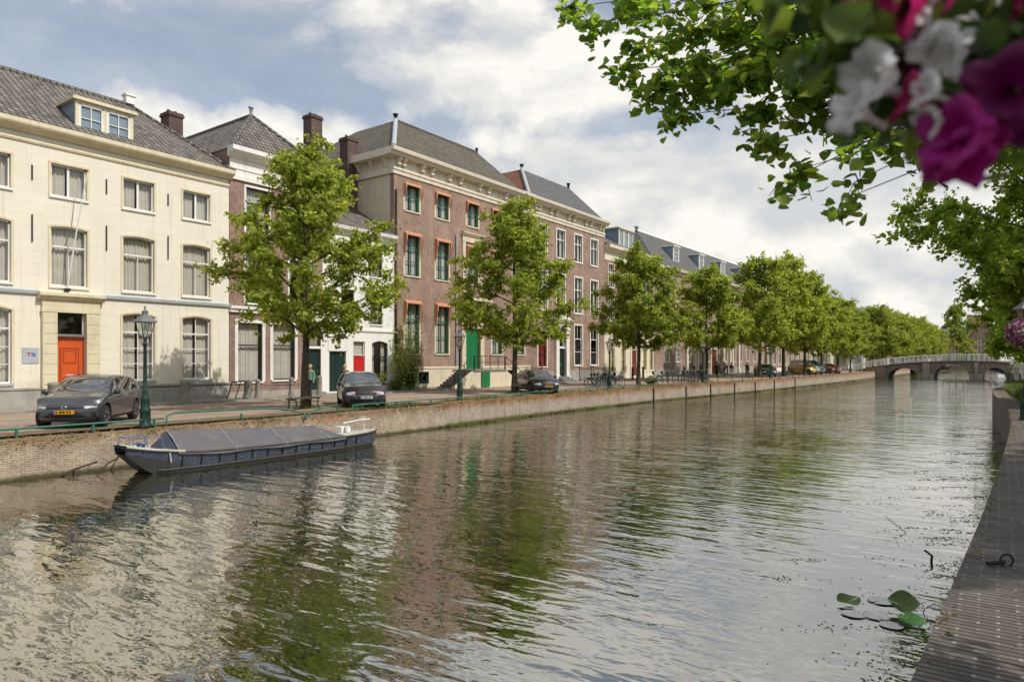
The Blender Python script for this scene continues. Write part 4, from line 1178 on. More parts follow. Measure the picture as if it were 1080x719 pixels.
# ---- long slate-roofed building with five dormers --------------------------------------------------
Y0 = 71.25; W = 42.5; D = 14.0
H7 = Hs('long_brick_building', 'long brick building with slate mansard roof, five dormers and cream pilasters', 'building', Y0)
H7.rotation_euler = (0, 0, -.012)
cs = [2.0 + 3.35 * i for i in range(12)]
M['brick7'] = brick('warm_brick', (.42, .255, .19), (.34, .20, .15), (.46, .40, .35), stain=(.42, .30, .23))
ops = []
for c in cs:
    ops += [(c + 1.6 - 0, 7.4, 1.3, 2.7), (c + 1.6, 1.7, 1.35, 3.0)]
mb = MB(); facade(mb, 0, W, 0, 12.4, ops); side_back(mb, W, D, 0, 12.4); mb.build('wall', M['brick7'], H7)
for c in cs:
    window(H7, c + 1.6, 7.4, 1.3, 2.7, transom=.6, top=(3, 2), bot=(3, 3), bw=.035, casing='stonecream', cw=.1, curtain='none')
    window(H7, c + 1.6, 1.7, 1.35, 3.0, transom=.55, top=(3, 2), bot=(3, 3), bw=.035, casing='stonecream', cw=.12, curtain='full')
b = MB(); b.box(-.1, .06, 0, W, 0, .9); b.build('plinth', M['plinth'], H7)
b = MB(); moulding(b, [(0, 12.1), (.1, 12.1), (.2, 12.4), (.5, 12.55), (.55, 12.8), (0, 12.85)], -.1, W + .1); b.build('cornice', M['stonecream'], H7)
b = MB(); b.box(-.02, .06, 0, W, 5.9, 6.15); b.build('string_course', M['stonecream'], H7)
for g0, g1 in ((9.4, 15.6), (22.6, 29.2)):
    b = MB()
    for y in (g0, (g0 + g1) / 2 - .5, (g0 + g1) / 2 + .5, g1):
        b.box(-.02, .22, y - .3, y + .3, .3, 5.0); b.box(-.02, .3, y - .36, y + .36, 0, .6)
    b.box(-.02, .3, g0 - .4, g1 + .4, 5.0, 5.5); moulding(b, [(0, 5.5), (.35, 5.5), (.6, 5.7), (.6, 5.85), (0, 5.9)], g0 - .6, g1 + .6)
    b.build('pilaster_portico', M['stonecream2'], H7)
door(H7, 18.9, .1, 1.7, 3.2, 'maroon', (2, 3), inset=-.06); b = MB(); b.box(-.02, .14, 17.7, 20.1, 3.35, 3.8); b.box(-.02, .12, 17.7, 18.0, 0, 3.35); b.box(-.02, .12, 19.8, 20.1, 0, 3.35); b.build('door_surround', M['stonecream2'], H7)
zr0, zr1 = 12.8, 17.3
P = [(.4, -.1, zr0), (.4, W, zr0), (-3.4, W - 2.6, zr1), (-3.4, 2.6, zr1), (-D, -.1, zr0), (-D, W, zr0), (-10, W - 2.6, zr1), (-10, 2.6, zr1)]
roof_solid(H7, P, [(0, 1, 2, 3), (3, 2, 6, 7), (1, 5, 6, 2), (4, 7, 6, 5), (0, 3, 7, 4), (0, 4, 5, 1)], M['slate'])
b = MB(); b.tube([(-3.4, 2.6, zr1 + .05), (-3.4, W - 2.6, zr1 + .05)], .14, 8); b.build('lead_ridge', M['whitewash'], H7)
for y in (2.6, W - 2.6): b = MB(); b.lathe([(.2, zr1), (.2, zr1 + .35), (.3, zr1 + .4), (.3, zr1 + .55), (0, zr1 + .6)], 8, (-3.4, y, 0)); b.build('ridge_finial', M['lead'], H7)
for i, y in enumerate((7.85, 16.25, 24.5, 32.8, 39.6)):
    dormer(H7, y, 1.8, -.7, 13.4, 15.9, 2.7, 1, wstyle=dict(bot=(3, 4), bw=.04, fw=.1, curtain='none'), side='leadblue', trim='white')

# ---- the rest of the row, simpler because small in view --------------------------------------------
def row_house(label, name, Y0, W, X, rz, Hh, wall, roof, rise, floors, nb, frame='white', front=None, shop=False, D=10):
    h = Hs(name, label, 'house', Y0, X, rz)
    sp = W / nb; fh = (Hh - .9) / floors
    ops = []
    for f in range(floors):
        for i in range(nb): ops.append((sp * (i + .5), .9 + f * fh + .25, min(1.25, sp * .48), fh * .66))
    mb = MB(); facade(mb, 0, W, 0, Hh, ops); side_back(mb, W, D, 0, Hh); mb.build('wall', M[wall], h)
    for k, o in enumerate(ops): window(h, *o, frame=frame, transom=.62, top=(2, 1), bot=(2, 1), fw=.09, bw=.05, curtain=('full', 'none', 'sides')[k % 3], casing='stonecream' if wall.startswith('brick') else None, cw=.12)
    b = MB(); moulding(b, [(0, Hh - .6), (.06, Hh - .6), (.15, Hh - .2), (.45, Hh - .1), (.48, Hh + .12), (0, Hh + .15)], 0, W); b.box(-.02, .05, 0, W, 0, .6); b.build('cornice', M['white'], h)
    P = [(.3, 0, Hh), (.3, W, Hh), (-D / 2, W, Hh + rise), (-D / 2, 0, Hh + rise), (-D, 0, Hh), (-D, W, Hh)]
    roof_solid(h, P, [(0, 1, 2, 3), (2, 5, 4, 3), (1, 5, 2), (0, 3, 4), (0, 4, 5, 1)], M[roof])
    chimney(h, -D / 2 - .4, -D / 2 + .4, .3, 1.1, Hh + rise - .6, Hh + rise + 1.2, 'brick_red', 1)
    return h
# ------------------------------------------------------------------ trees and plants
M['leaf_linden'] = leafmat('linden_leaves', [(0.0, (.15, .19, .030)), (.35, (.25, .30, .050)), (.7, (.355, .39, .075)), (1.0, (.49, .47, .11))], .6, tcol=1.6)
M['leaf_deep'] = leafmat('deep_linden_leaves', [(0.0, (.12, .175, .026)), (.5, (.21, .275, .042)), (1.0, (.34, .38, .065))], .6)
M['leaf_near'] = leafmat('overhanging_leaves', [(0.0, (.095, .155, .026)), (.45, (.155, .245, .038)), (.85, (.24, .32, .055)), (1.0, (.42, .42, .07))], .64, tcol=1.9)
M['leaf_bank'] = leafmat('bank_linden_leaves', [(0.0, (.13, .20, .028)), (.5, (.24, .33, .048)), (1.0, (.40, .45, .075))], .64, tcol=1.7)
M['leaf_far'] = leafmat('far_leaves', [(0.0, (.18, .225, .034)), (.5, (.29, .335, .052)), (1.0, (.41, .42, .085))], .5)
M['leaf_bush'] = leafmat('bush_leaves', [(0.0, (.035, .07, .014)), (.6, (.08, .14, .022)), (1.0, (.17, .22, .04))], .4)
M['bark'] = plain('bark', (.085, .068, .048), .95, .35, 5, .6, dirt=(.11, .115, .05))


def leaf_object(name, P, Nn, size, mat, parent, aspect=.8, heart=False, fold=.18):
    """one mesh of many separate leaves"""
    n = len(P)
    Nn = Nn / np.linalg.norm(Nn, axis=1, keepdims=True)
    r = RNG.normal(size=(n, 3)); T = r - Nn * np.sum(r * Nn, axis=1, keepdims=True)
    T /= np.linalg.norm(T, axis=1, keepdims=True) + 1e-9
    B = np.cross(Nn, T); s = size[:, None]
    if heart:
        prof = [(-.42, 0, 0), (-.5, .22, .5), (-.2, .5, 1), (.2, .36, .75), (.6, 0, -.2), (.2, -.36, .75), (-.2, -.5, 1), (-.5, -.22, .5)]
        fc = [(0, 4, 3, 2, 1), (0, 7, 6, 5, 4)]
    else:
        prof = [(-.5, 0, 0), (-.05, .42 * aspect / .8, 1), (.5, 0, -.2), (-.05, -.42 * aspect / .8, 1)]
        fc = [(0, 2, 1), (0, 3, 2)]
    k = len(prof); V = np.empty((n, k, 3))
    for j, (a, b, c) in enumerate(prof):
        V[:, j] = P + s * (a * T + b * B + c * fold * Nn)
    V = V.reshape(-1, 3); off = np.arange(n) * k
    loops = np.concatenate([np.stack([off + i for i in f], 1) for f in fc], 1).ravel()
    tot = np.tile(np.array([len(f) for f in fc]), n)
    st = np.concatenate([[0], np.cumsum(tot)[:-1]])
    me = bpy.data.meshes.new(name)
    me.vertices.add(len(V)); me.vertices.foreach_set('co', V.astype(np.float32).ravel())
    me.loops.add(len(loops)); me.loops.foreach_set('vertex_index', loops.astype(np.int32))
    me.polygons.add(len(tot)); me.polygons.foreach_set('loop_start', st.astype(np.int32))
    me.materials.append(M[mat]); me.update(calc_edges=True); me.validate()
    o = bpy.data.objects.new(name, me); col.objects.link(o)
    if parent is not None: o.parent = parent
    return o


def make_tree(name, label, loc, Hh, base, R, seed, ncl=120, lpc=110, leaf=.17, mat='leaf_linden', tr=.17, prof=None, group=None, lean=(0, 0), flat=.72, clump=.62, cat='tree', skew=(0, 0), limbs=24, twigs=7):
    rs = np.random.default_rng(seed); rd = random.Random(seed)
    t = thing(name, label, cat, loc, 0, group)
    prof = prof or [(0, .45), (.12, .85), (.3, 1.0), (.55, .82), (.8, .5), (1.0, .12)]
    fx = [a for a, _ in prof]; fy = [b for _, b in prof]
    wood = MB()
    top = Hh * .93; tp = []
    for i in range(9):
        f = i / 8; tp.append((lean[0] * f * f * Hh + .05 * math.sin(i * 1.3 + seed) * (0 < i), lean[1] * f * f * Hh + .05 * math.cos(i * 1.7 + seed) * (0 < i), top * f))
    wood.tube(tp, [tr * (1.35 if i == 0 else 1.0) * (1 - .9 * (i / 8) ** 1.1) + .012 for i in range(9)], 9)
    def trunk_at(z):
        f = max(0, min(1, z / top)) * 8; i = min(7, int(f)); q = f - i
        return [tp[i][k] * (1 - q) + tp[i + 1][k] * q for k in range(3)]
    P = []; Nn = []; S = []
    per = max(1, ncl // limbs)
    for c in range(limbs):
        h = ((c + rd.uniform(.1, .9)) / limbs) ** .95
        ang = c * 2.39996 + rd.uniform(-.5, .5)
        zc = base + h * (Hh - base)
        rmax = np.interp(h, fx, fy) * R * rd.uniform(.72, 1.12)
        ax = trunk_at(min(zc, top))
        E = Vector((ax[0] + rmax * math.cos(ang) + skew[0] * (1 - h), ax[1] + rmax * math.sin(ang) + skew[1] * (1 - h), zc + rd.uniform(-.2, .25)))
        az = max(base * .8, min(top * .92, zc - rmax * rd.uniform(.45, .85)))
        a = Vector(trunk_at(az)); mid = a * .5 + E * .5 + Vector((rd.gauss(0, .12), rd.gauss(0, .12), .1 * rmax * rd.uniform(-.6, 1)))
        lp_ = [a * (1 - t) ** 2 + mid * 2 * t * (1 - t) + E * t * t for t in [k / 6 for k in range(7)]]
        r0 = tr * (.42 - .22 * h) * min(1, .4 + rmax / R)
        wood.tube(lp_, [r0 * (1 - k / 6) ** .9 + .006 for k in range(7)], 6, cap=False)
        out = Vector((math.cos(ang), math.sin(ang), .15))
        for q in range(per):
            f = (.22 if rmax > R * .45 else .0) + (.82 if rmax > R * .45 else 1.04) * ((q + rd.random()) / per) ** .75
            k = min(5, int(min(f, .999) * 6)); u = f * 6 - k
            base_p = lp_[k] * (1 - u) + lp_[k + 1] * u
            off = Vector((rd.gauss(0, 1), rd.gauss(0, 1), rd.gauss(.12, flat))) * clump * .62
            C = base_p + off
            wood.tube([base_p, base_p * .5 + C * .5 + Vector((0, 0, .04)), C], [.016, .011, .006], 4, cap=False)
            for w_ in range(twigs):
                d = Vector((rd.gauss(0, 1), rd.gauss(0, 1), rd.gauss(.05, .7))) + out * .55; d.normalize()
                ln = clump * rd.uniform(.5, 1.25); tip = C + d * ln; tip.z -= .10 * ln
                if w_ < 3: wood.tube([C, tip], [.006, .0025], 3, cap=False)
                n = max(3, int(lpc / twigs * rd.uniform(.7, 1.3)))
                ff = rs.uniform(.12, 1.08, n)[:, None]
                pts = np.array(C) * (1 - ff) + np.array(tip) * ff + rs.normal(size=(n, 3)) * leaf * .45
                P.append(pts)
                Nn.append(rs.normal(size=(n, 3)) * .75 + np.array([.3, 0, .6]) + np.array(out) * .35)
                S.append(leaf * rs.uniform(.6, 1.25, n))
    wood.build('trunk', M['bark'], t)
    leaf_object('crown', np.concatenate(P), np.concatenate(Nn), np.concatenate(S), mat, t)
    return t


G1 = 'linden trees along the far quay'
T1 = make_tree('linden_tree', 'airy linden in front of the red brick house, its trunk rising behind the barge', (-23.25, 17.6, ZS), 10.9, 3.8, 4.3, 3, 330, 112, .165, tr=.15,
               prof=[(0, .5), (.1, .85), (.26, 1.0), (.45, .78), (.65, .52), (.82, .3), (1, .06)], group=G1, clump=.56, limbs=30, lean=(0, .012))
T2 = make_tree('linden_tree', 'spreading linden before the brown brick mansion, beside the black saloon car', (-23.8, 33.2, ZS), 11.2, 3.5, 4.0, 17, 330, 110, .175, tr=.16,
               prof=[(0, .6), (.14, .95), (.32, 1.0), (.5, .78), (.7, .5), (.85, .36), (1, .12)], group=G1, clump=.6, limbs=30)
T3 = make_tree('linden_tree', 'bushy linden before the cream ground floor with the dark red door', (-22.8, 48.4, ZS), 10.3, 3.6, 3.3, 23, 330, 105, .2, tr=.15, group=G1, clump=.55,
               prof=[(0, .6), (.14, .95), (.32, 1.0), (.55, .9), (.75, .62), (.9, .4), (1, .15)])
T4 = make_tree('linden_tree', 'broad linden before the cream pilasters of the long slate roofed building', (-22.4, 62.3, ZS), 10.4, 3.6, 4.2, 31, 330, 100, .23, tr=.15, group=G1, clump=.62,
               prof=[(0, .6), (.14, .95), (.32, 1.0), (.55, .9), (.75, .6), (.9, .4), (1, .15)])
T5 = make_tree('linden_tree', 'tall linden beside the parked dark estate car, taller than its neighbour by the pilasters', (-21.9, 78.0, ZS), 13.2, 3.9, 4.6, 41, 260, 90, .28, tr=.18, group=G1, clump=.85,
               prof=[(0, .6), (.14, .95), (.32, 1.0), (.55, .85), (.75, .6), (.9, .4), (1, .15)])
spots = [(-21.2, 85.5, 1.08, 1.3, 'linden with the highest crown of the row, behind the parked bicycles'), (-20.6, 93.5, 1.0, 2.9, 'linden standing beside the yellow car'),
         (-20.0, 100.5, .88, 4.1, 'linden growing beside the teal van'), (-19.2, 108, .82, .4, 'linden beside the small red car near the bridge'), (-19.0, 117, .78, 5.2, 'last linden of the row before the bridge')]
for x, y, s, r, lb in spots: dup(T5, (x, y, ZS), r, s, lb)
far = [(-18.9, 139, .86, 1.0, 'yellow green linden just past the white railed bridge'), (-18.6, 150, .9, 2.2, 'second linden past the bridge'), (-18.2, 163, .9, 3.3, 'third linden past the bridge'),
       (-17.8, 177, .92, 4.4, 'fourth linden past the bridge'), (-17.3, 193, .92, .7, 'fifth linden past the bridge'), (-16.9, 212, .9, 1.6, 'sixth linden past the bridge'), (-16.5, 236, .92, 3.0, 'last linden past the bridge before the far gabled houses')]
F1 = None
for x, y, s, r, lb in far:
    if F1 is None:
        F1 = make_tree('linden_tree', lb, (x, y, ZS), 13.2 * s, 3.6, 5.0, 51, 230, 80, .36, tr=.16, group='linden trees beyond the bridge', clump=1.05, mat='leaf_far',
                       prof=[(0, .65), (.14, .95), (.35, 1.0), (.6, .85), (.8, .55), (1, .15)])
    else: dup(F1, (x, y, ZS), r, s / .86 * .98, lb)
make_tree('poplar_tree', 'tall narrow tree before the far brick houses at the canal end', (-13.0, 296, ZS), 22.5, 8.0, 4.6, 61, 110, 80, .6, tr=.3, clump=1.5, mat='leaf_deep',
          prof=[(0, .7), (.2, 1.0), (.5, .8), (.75, .5), (1, .15)])
make_tree('small_tree', 'small light green tree in front of the far houses behind the bridge', (-9.6, 292, ZS), 7.5, 1.5, 3.2, 62, 50, 70, .45, tr=.12, clump=1.0, mat='leaf_far')

# trees on the camera's own bank
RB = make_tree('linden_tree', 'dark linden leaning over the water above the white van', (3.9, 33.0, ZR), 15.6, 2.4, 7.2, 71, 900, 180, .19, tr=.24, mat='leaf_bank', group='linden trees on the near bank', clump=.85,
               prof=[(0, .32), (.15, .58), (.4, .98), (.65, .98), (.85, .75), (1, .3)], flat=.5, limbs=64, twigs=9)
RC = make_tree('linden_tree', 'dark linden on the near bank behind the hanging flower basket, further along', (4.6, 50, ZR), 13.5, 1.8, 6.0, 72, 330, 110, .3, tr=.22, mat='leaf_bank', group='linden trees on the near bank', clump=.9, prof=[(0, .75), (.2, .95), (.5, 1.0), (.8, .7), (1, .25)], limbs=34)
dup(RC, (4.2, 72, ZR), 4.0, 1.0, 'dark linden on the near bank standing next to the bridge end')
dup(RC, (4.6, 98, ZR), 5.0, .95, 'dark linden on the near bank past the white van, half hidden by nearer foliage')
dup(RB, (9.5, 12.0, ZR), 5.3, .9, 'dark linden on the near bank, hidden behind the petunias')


# the overhanging branches of the near tree: limbs reach out from a trunk outside the picture
def bez(a, b, c, n):
    return [[(1 - t) ** 2 * a[i] + 2 * t * (1 - t) * b[i] + t * t * c[i] for i in range(3)] for t in [k / n for k in range(n + 1)]]
def at(px, py, z):
    r = (px - 540) / 712; a = math.radians(35.85)
    return [z * (-math.sin(a) + r * math.cos(a)), z * (math.cos(a) + r * math.sin(a)), 3.15 + (379 - py) / 712 * z]
NT = thing('overhanging_linden', 'near linden whose leafy branches hang into the sky beside the petunias', 'tree', (3.9, 4.6, ZR))
w = MB(); tp = [(0, 0, 0), (-.02, .02, 1.5), (-.06, .03, 3.0), (-.1, .1, 4.6), (-.1, .1, 6.5)]
w.tube(tp, [.24, .19, .17, .14, .07], 10)
base = Vector((3.9, 4.6, ZR))
limbs = [  # tip pixel, depth, start height on the trunk
    ((598, 8), 5.2, 3.0), ((625, 25), 5.0, 3.0), ((655, 75), 5.1, 2.9), ((690, 95), 5.0, 2.8), ((712, 122), 4.8, 2.8), ((760, 100), 4.6, 2.7), ((800, 118), 4.6, 2.6), ((808, 148), 4.4, 2.5),
    ((845, 95), 4.2, 2.5), ((850, 120), 4.6, 2.4), ((870, 70), 4.4, 2.4), ((828, 193), 4.0, 3.5), ((845, 178), 4.1, 3.5), ((890, 210), 3.9, 3.4), ((905, 190), 4.0, 3.4), ((700, 40), 5.4, 3.2), ((740, 30), 5.2, 3.3), ((780, 60), 5.0, 3.1), ((830, 40), 4.8, 3.0),
    ((880, 30), 4.6, 2.9), ((930, 60), 4.6, 2.6), ((960, 110), 4.5, 2.2), ((1000, 60), 4.5, 2.6), ((1050, 120), 4.5, 2.2), ((660, -30), 5.3, 3.4), ((720, -30), 5.2, 3.5), ((800, -40), 5.0, 3.5), ((900, -40), 4.8, 3.4), ((1000, -30), 4.6, 3.2), ((1040, 40), 4.7, 2.8), ((675, 10), 5.6, 3.3), ((770, 10), 5.6, 3.3), ((720, 70), 5.5, 3.0), ((940, 100), 5.0, 2.4), ((905, 130), 4.3, 2.1)]
P = []; rd = random.Random(8); rs = np.random.default_rng(8)
for _ in range(12): limbs.append(((rd.uniform(660, 900), rd.uniform(-40, 105)), rd.uniform(4.6, 6.0), rd.uniform(2.5, 3.4)))
for _ in range(9): limbs.append(((rd.uniform(880, 1070), rd.uniform(-30, 130)), rd.uniform(4.4, 6.0), rd.uniform(2.3, 3.2)))
dense = lambda px: .55 + .45 * min(1, max(0, (px - 620) / 200))
for (px, py), z, hs in limbs:
    tip = Vector(at(px, py, z)) - base; a = Vector((-.08, .08, hs))
    mid = a * .45 + tip * .55 + Vector((0, 0, .35))
    pts = bez(a, mid, tip, 10)
    pts = [[q + .05 * math.sin(k * 1.9 + px + 2 * i) * (0 < k < 10) for i, q in enumerate(p_)] for k, p_ in enumerate(pts)]
    w.tube(pts, [.022 * (1 - k / 10) ** 1.2 + .0025 for k in range(11)], 5, cap=False)
    L_ = (tip - a).length
    lower = py > 180
    for k in range(3 if not lower else 4, 11):
        c = Vector(pts[k])
        nt_ = 5 if not lower else 3
        for j in range(nt_ if k > 4 else 2):
            dirv_ = Vector((rd.gauss(0, 1), rd.gauss(0, 1), rd.gauss(-.25, .55))); dirv_.normalize()
            ln = rd.uniform(.12, .34) * (1 - .045 * k) * (.62 if lower else 1.0)
            e = c + dirv_ * ln; e.z -= .04
            w.tube([c, (c + e) / 2 + Vector((0, 0, .02)), e], [.005, .004, .002], 3, cap=False)
            for q in range(rd.randint(9, 15) if not lower else rd.randint(5, 8)):
                f = rd.uniform(.15, 1.1); P.append(c + (e - c) * f + Vector((rd.gauss(0, .045), rd.gauss(0, .045), rd.gauss(-.02, .04))))
w.build('trunk', M['bark'], NT)
P = np.array([tuple(p) for p in P]); n = len(P)
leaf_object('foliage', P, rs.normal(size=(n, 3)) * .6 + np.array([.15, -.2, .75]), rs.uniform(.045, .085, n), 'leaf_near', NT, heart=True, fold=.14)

# grass and weeds
M['grassblade'] = leafmat('grass_blades', [(0.0, (.05, .09, .012)), (.6, (.10, .16, .02)), (1.0, (.24, .22, .06))], .3)
def grass(name, pts, hmin, hmax, wd_, mat='grassblade'):
    rs = np.random.default_rng(len(pts)); n = len(pts); P = np.array(pts)
    a = rs.uniform(0, 2 * PI, n); h = rs.uniform(hmin, hmax, n); l = rs.uniform(.1, .6, n) * h
    d = np.stack([np.cos(a), np.sin(a), 0 * a], 1); sd = np.stack([-np.sin(a), np.cos(a), 0 * a], 1) * (wd_ * h / hmax)[:, None]
    up = np.array([0, 0, 1.0])
    V = np.stack([P - sd, P + sd, P + d * (l * .4)[:, None] + up * (h * .6)[:, None] + sd * .7, P + d * (l * .4)[:, None] + up * (h * .6)[:, None] - sd * .7, P + d * l[:, None] + up * h[:, None]], 1).reshape(-1, 3)
    F = []
    for i in range(n): F += [(5 * i, 5 * i + 1, 5 * i + 2, 5 * i + 3), (5 * i + 3, 5 * i + 2, 5 * i + 4)]
    me = bpy.data.meshes.new(name); me.from_pydata(V.tolist(), [], F); me.materials.append(M[mat]); me.update()
    o = bpy.data.objects.new(name, me); col.objects.link(o)
    return tag(o, kind='stuff')
def qx(poly, Y):
    for (x0, y0), (x1, y1) in zip(poly[:-1], poly[1:]):
        if y0 <= Y < y1: return x0 + (x1 - x0) * (Y - y0) / (y1 - y0)
    return poly[-1][0]
rd = random.Random(77); pts = []
for _ in range(9000):
    Y = rd.uniform(16.5, 60); 
    dn = 1.0 if 18.5 < Y < 35 else .25
    if rd.random() > dn: continue
    if math.sin(Y * 2.1) + math.sin(Y * .9 + 2) + rd.gauss(0, .5) < -.4: continue
    pts.append((qx(QL, Y) - .42 - abs(rd.gauss(0, .35)), Y, ZS - .02))
for _ in range(700):
    Y = rd.uniform(4, 16); 
    if math.sin(Y * 3.1) + rd.gauss(0, .5) > .5: pts.append((qx(QL, Y) - .1 - abs(rd.gauss(0, .4)), Y, ZS - .06))
for cx, cy in ((-23.25, 17.6), (-23.8, 33.2), (-22.8, 48.4), (-22.4, 62.3)):
    for _ in range(260): pts.append((cx + rd.gauss(0, .35), cy + rd.gauss(0, .4), ZS - .02))
for _ in range(500):
    Y = rd.uniform(30, 38); pts.append((-31.55 + abs(rd.gauss(0, .15)), Y, ZS + .05))
M['dryleaf'] = leafmat('dry_moss_and_leaves', [(0, (.14, .075, .02)), (.5, (.24, .14, .04)), (.8, (.30, .21, .06)), (1, (.14, .16, .03))], .1)
P = []
for _ in range(11000):
    Y = rd.uniform(3, 62)
    if rd.random() < .35: continue
    if math.sin(Y * 1.9) + math.sin(Y * 4.3 + 1) * .6 + rd.gauss(0, .6) < -.3: continue
    x = qx(QL, Y); z = ZS - (.09 if Y < 23.5 else .03)
    if rd.random() < .5: P.append((x - abs(rd.gauss(0, .22)), Y, z + .025 + abs(rd.gauss(0, .015))))
    else: P.append((x + .012, Y, z - abs(rd.gauss(0, .13))))
P = np.array(P); n = len(P)
tag(leaf_object('quay_moss', P, RNG.normal(size=(n, 3)) * .6 + np.array([.4, 0, .6]), RNG.uniform(.02, .075, n), 'dryleaf', None), 'rusty brown moss and dead leaves clinging to the top of the far canal wall', 'moss', kind='stuff')
P = []
for _ in range(2600):
    Y = rd.uniform(2.5, 34); x = qx(QR, Y)
    if math.sin(Y * 2.7) + math.sin(Y * 6.1 + 1) * .7 + rd.gauss(0, .7) < .5: continue
    P.append((x + (abs(rd.gauss(0, .06)) if rd.random() < .75 else rd.random() * 1.2), Y, ZR + .012))
P = np.array(P); n = len(P)
tag(leaf_object('path_litter', P, RNG.normal(size=(n, 3)) * .35 + np.array([0, 0, 1.0]), RNG.uniform(.008, .035, n), 'dryleaf', None), 'specks of moss and leaf litter along the edge of the clinker path', 'litter', kind='stuff')
tag(grass('quay_grass', pts, .04, .17, .012), 'yellowish grass tufts along the far quay edge', 'grass')
pts = []
for _ in range(14000):
    Y = rd.uniform(25, 58); x = qx(QR, Y) + .62 + abs(rd.gauss(0, .7))
    if math.sin(Y * 1.3) * .5 + rd.random() > .1: pts.append((x, Y, ZR + .03))
tag(grass('long_grass', pts, .15, .52, .02), 'long bright green grass behind the curved quay wall', 'grass')
M['algae'] = leafmat('algae', [(0, (.06, .08, .01)), (1, (.16, .16, .02))], .1)
pts = []
for _ in range(5000):
    Y = rd.uniform(23, 110); 
    if math.sin(Y * 1.7) + math.sin(Y * .6) + rd.gauss(0, .4) > .2: pts.append((qx(QL, Y) + .02 + rd.random() * .1, Y, .0 + rd.random() * .04))
tag(grass('water_weed', pts, .03, .12, .03, 'algae'), 'fringe of green weed at the foot of the concrete canal wall', 'weeds')

# climbing shrub and bushes against the brown brick mansion
def bush(name, label, loc, R, Hh, nleaf, leaf, mat='leaf_bush', stem=True, flowers=0, cat='shrub'):
    t = thing(name, label, cat, loc); w = MB(); P = []
    for k in range(9):
        a = rd.uniform(0, 2 * PI); r = R * rd.uniform(.2, .9); e = (r * math.cos(a), r * math.sin(a), Hh * rd.uniform(.5, .97))
        w.tube([(0, 0, 0), (e[0] * .35, e[1] * .35, e[2] * .55), e], [.03, .02, .006], 5)
        for _ in range(nleaf // 9):
            f = rd.uniform(.3, 1.08); P.append((e[0] * f + rd.gauss(0, R * .26), e[1] * f + rd.gauss(0, R * .26), max(.05, e[2] * f + rd.gauss(0, Hh * .09))))
    w.build('stem', M['bark'], t); P = np.array(P); n = len(P)
    leaf_object('foliage', P, RNG.normal(size=(n, 3)) + np.array([.5, 0, .7]), RNG.uniform(.6, 1.2, n) * leaf, mat, t)
    if flowers:
        idx = RNG.choice(n, flowers); leaf_object('blossom', P[idx] + np.array([.06, 0, .04]), RNG.normal(size=(flowers, 3)) + np.array([1, 0, .3]), RNG.uniform(.05, .1, flowers), 'petal_white', t)
    return t
M['petal_white'] = leafmat('white_petals', [(0, (.75, .72, .68)), (1, (.85, .83, .8))], .3)
bush('evergreen_shrub', 'round dark green shrub growing at the corner of the brown brick mansion', (-30.9, 31.55, ZS), .75, 2.1, 2600, .11)
bush('climbing_rose', 'tall loose climbing shrub with pale blossoms between the white house and brown mansion', (-31.1, 30.85, ZS), 1.35, 4.6, 1800, .12, 'leaf_linden', flowers=140)
bush('potted_bush', 'low bright bush beside the white house doorway behind the small dark car', (-30.9, 29.0, ZS), .55, 1.1, 900, .09, 'leaf_linden')
bush('low_shrub', 'low spreading shrub at the foot of the white wall', (-30.8, 30.2, ZS), .7, .8, 1000, .09)
bush('flowering_plant', 'small clump of yellow green plants at the foot of the third linden', (-22.3, 49.6, ZS), .55, .55, 700, .1, 'grassblade', cat='plant')

# water lilies, twigs and scum close to the clinker path
M['lily'] = plain('lily_pad', (.12, .40, .04), .3, .4, 9, .4, spec=.5, dirt=(.12, .13, .02))
M['lily_dark'] = plain('dark_lily_pad', (.10, .17, .03), .4, .4, 9, .4, dirt=(.16, .15, .04))
M['lily_sunk'] = plain('submerged_lily_pad', (.10, .15, .10), .06, .3, 9, .1, spec=1.0, extra={'IOR': 2.6})
wl = thing('water_lily', 'patch of water lily leaves floating on the canal beside the clinker path', 'water plant', (-.95, 4.75, 0))
def pad(px, py, r, mat, tilt, curl, rz):
    z = 3.15 * 712 / (py - 379); p_ = at(px, 0, z); rows = []
    for i in range(6):
        q = r * i / 5; row = []
        for k in range(25):
            th = .07 + (2 * PI - .14) * k / 24 + rz
            row.append((q * math.cos(th), q * math.sin(th) * .92, curl * (i / 5) ** 2 * r * (1 + .5 * math.sin(th * 3 + rz)) + .008))
        rows.append(row)
    b = MB(); b.grid(rows)
    o = b.build('lily_leaf', M[mat], wl); o.location = (p_[0] + .95, p_[1] - 4.75, .004 + abs(math.sin(tilt)) * r * .8); o.rotation_euler = (tilt, 0, .18)
for a in ((895, 637, .14, 'lily_dark', .24, .25, .6), (953, 644, .18, 'lily_dark', .46, .35, 3.1), (962, 657, .15, 'lily', .2, .15, 2.3), (930, 634, .17, 'lily_sunk', 0, .02, 4), (924, 650, .15, 'lily_sunk', 0.03, .03, 5.2), (900, 648, .14, 'lily_sunk', 0, .02, 1), (940, 660, .13, 'lily_sunk', 0, .02, 2)):
    pad(*a)
M['twig'] = plain('wet_twig', (.025, .022, .018), .6, .3, 8, .3)
def floor_at(px, py, Z=0.0):
    z = (3.15 - Z) * 712 / (py - 379); q = at(px, 0, z); return q[0], q[1]
b = MB(); x, y = floor_at(983, 592); b.tube([(x - .03, y, -.2), (x, y, .09), (x - .10, y - .02, .17)], [.022, .02, .016], 6); tag(b.build('broken_branch', M['twig']), 'short dark bent branch sticking out of the water near the path', 'branch')
b = MB(); x, y = floor_at(955, 562); b.tube([(x, y, -.1), (x + .0, y, .02), (x - .35, y + .12, .24)], [.01, .008, .005], 5); tag(b.build('thin_stick', M['twig']), 'thin pale stick leaning out of the water further from the path', 'stick')
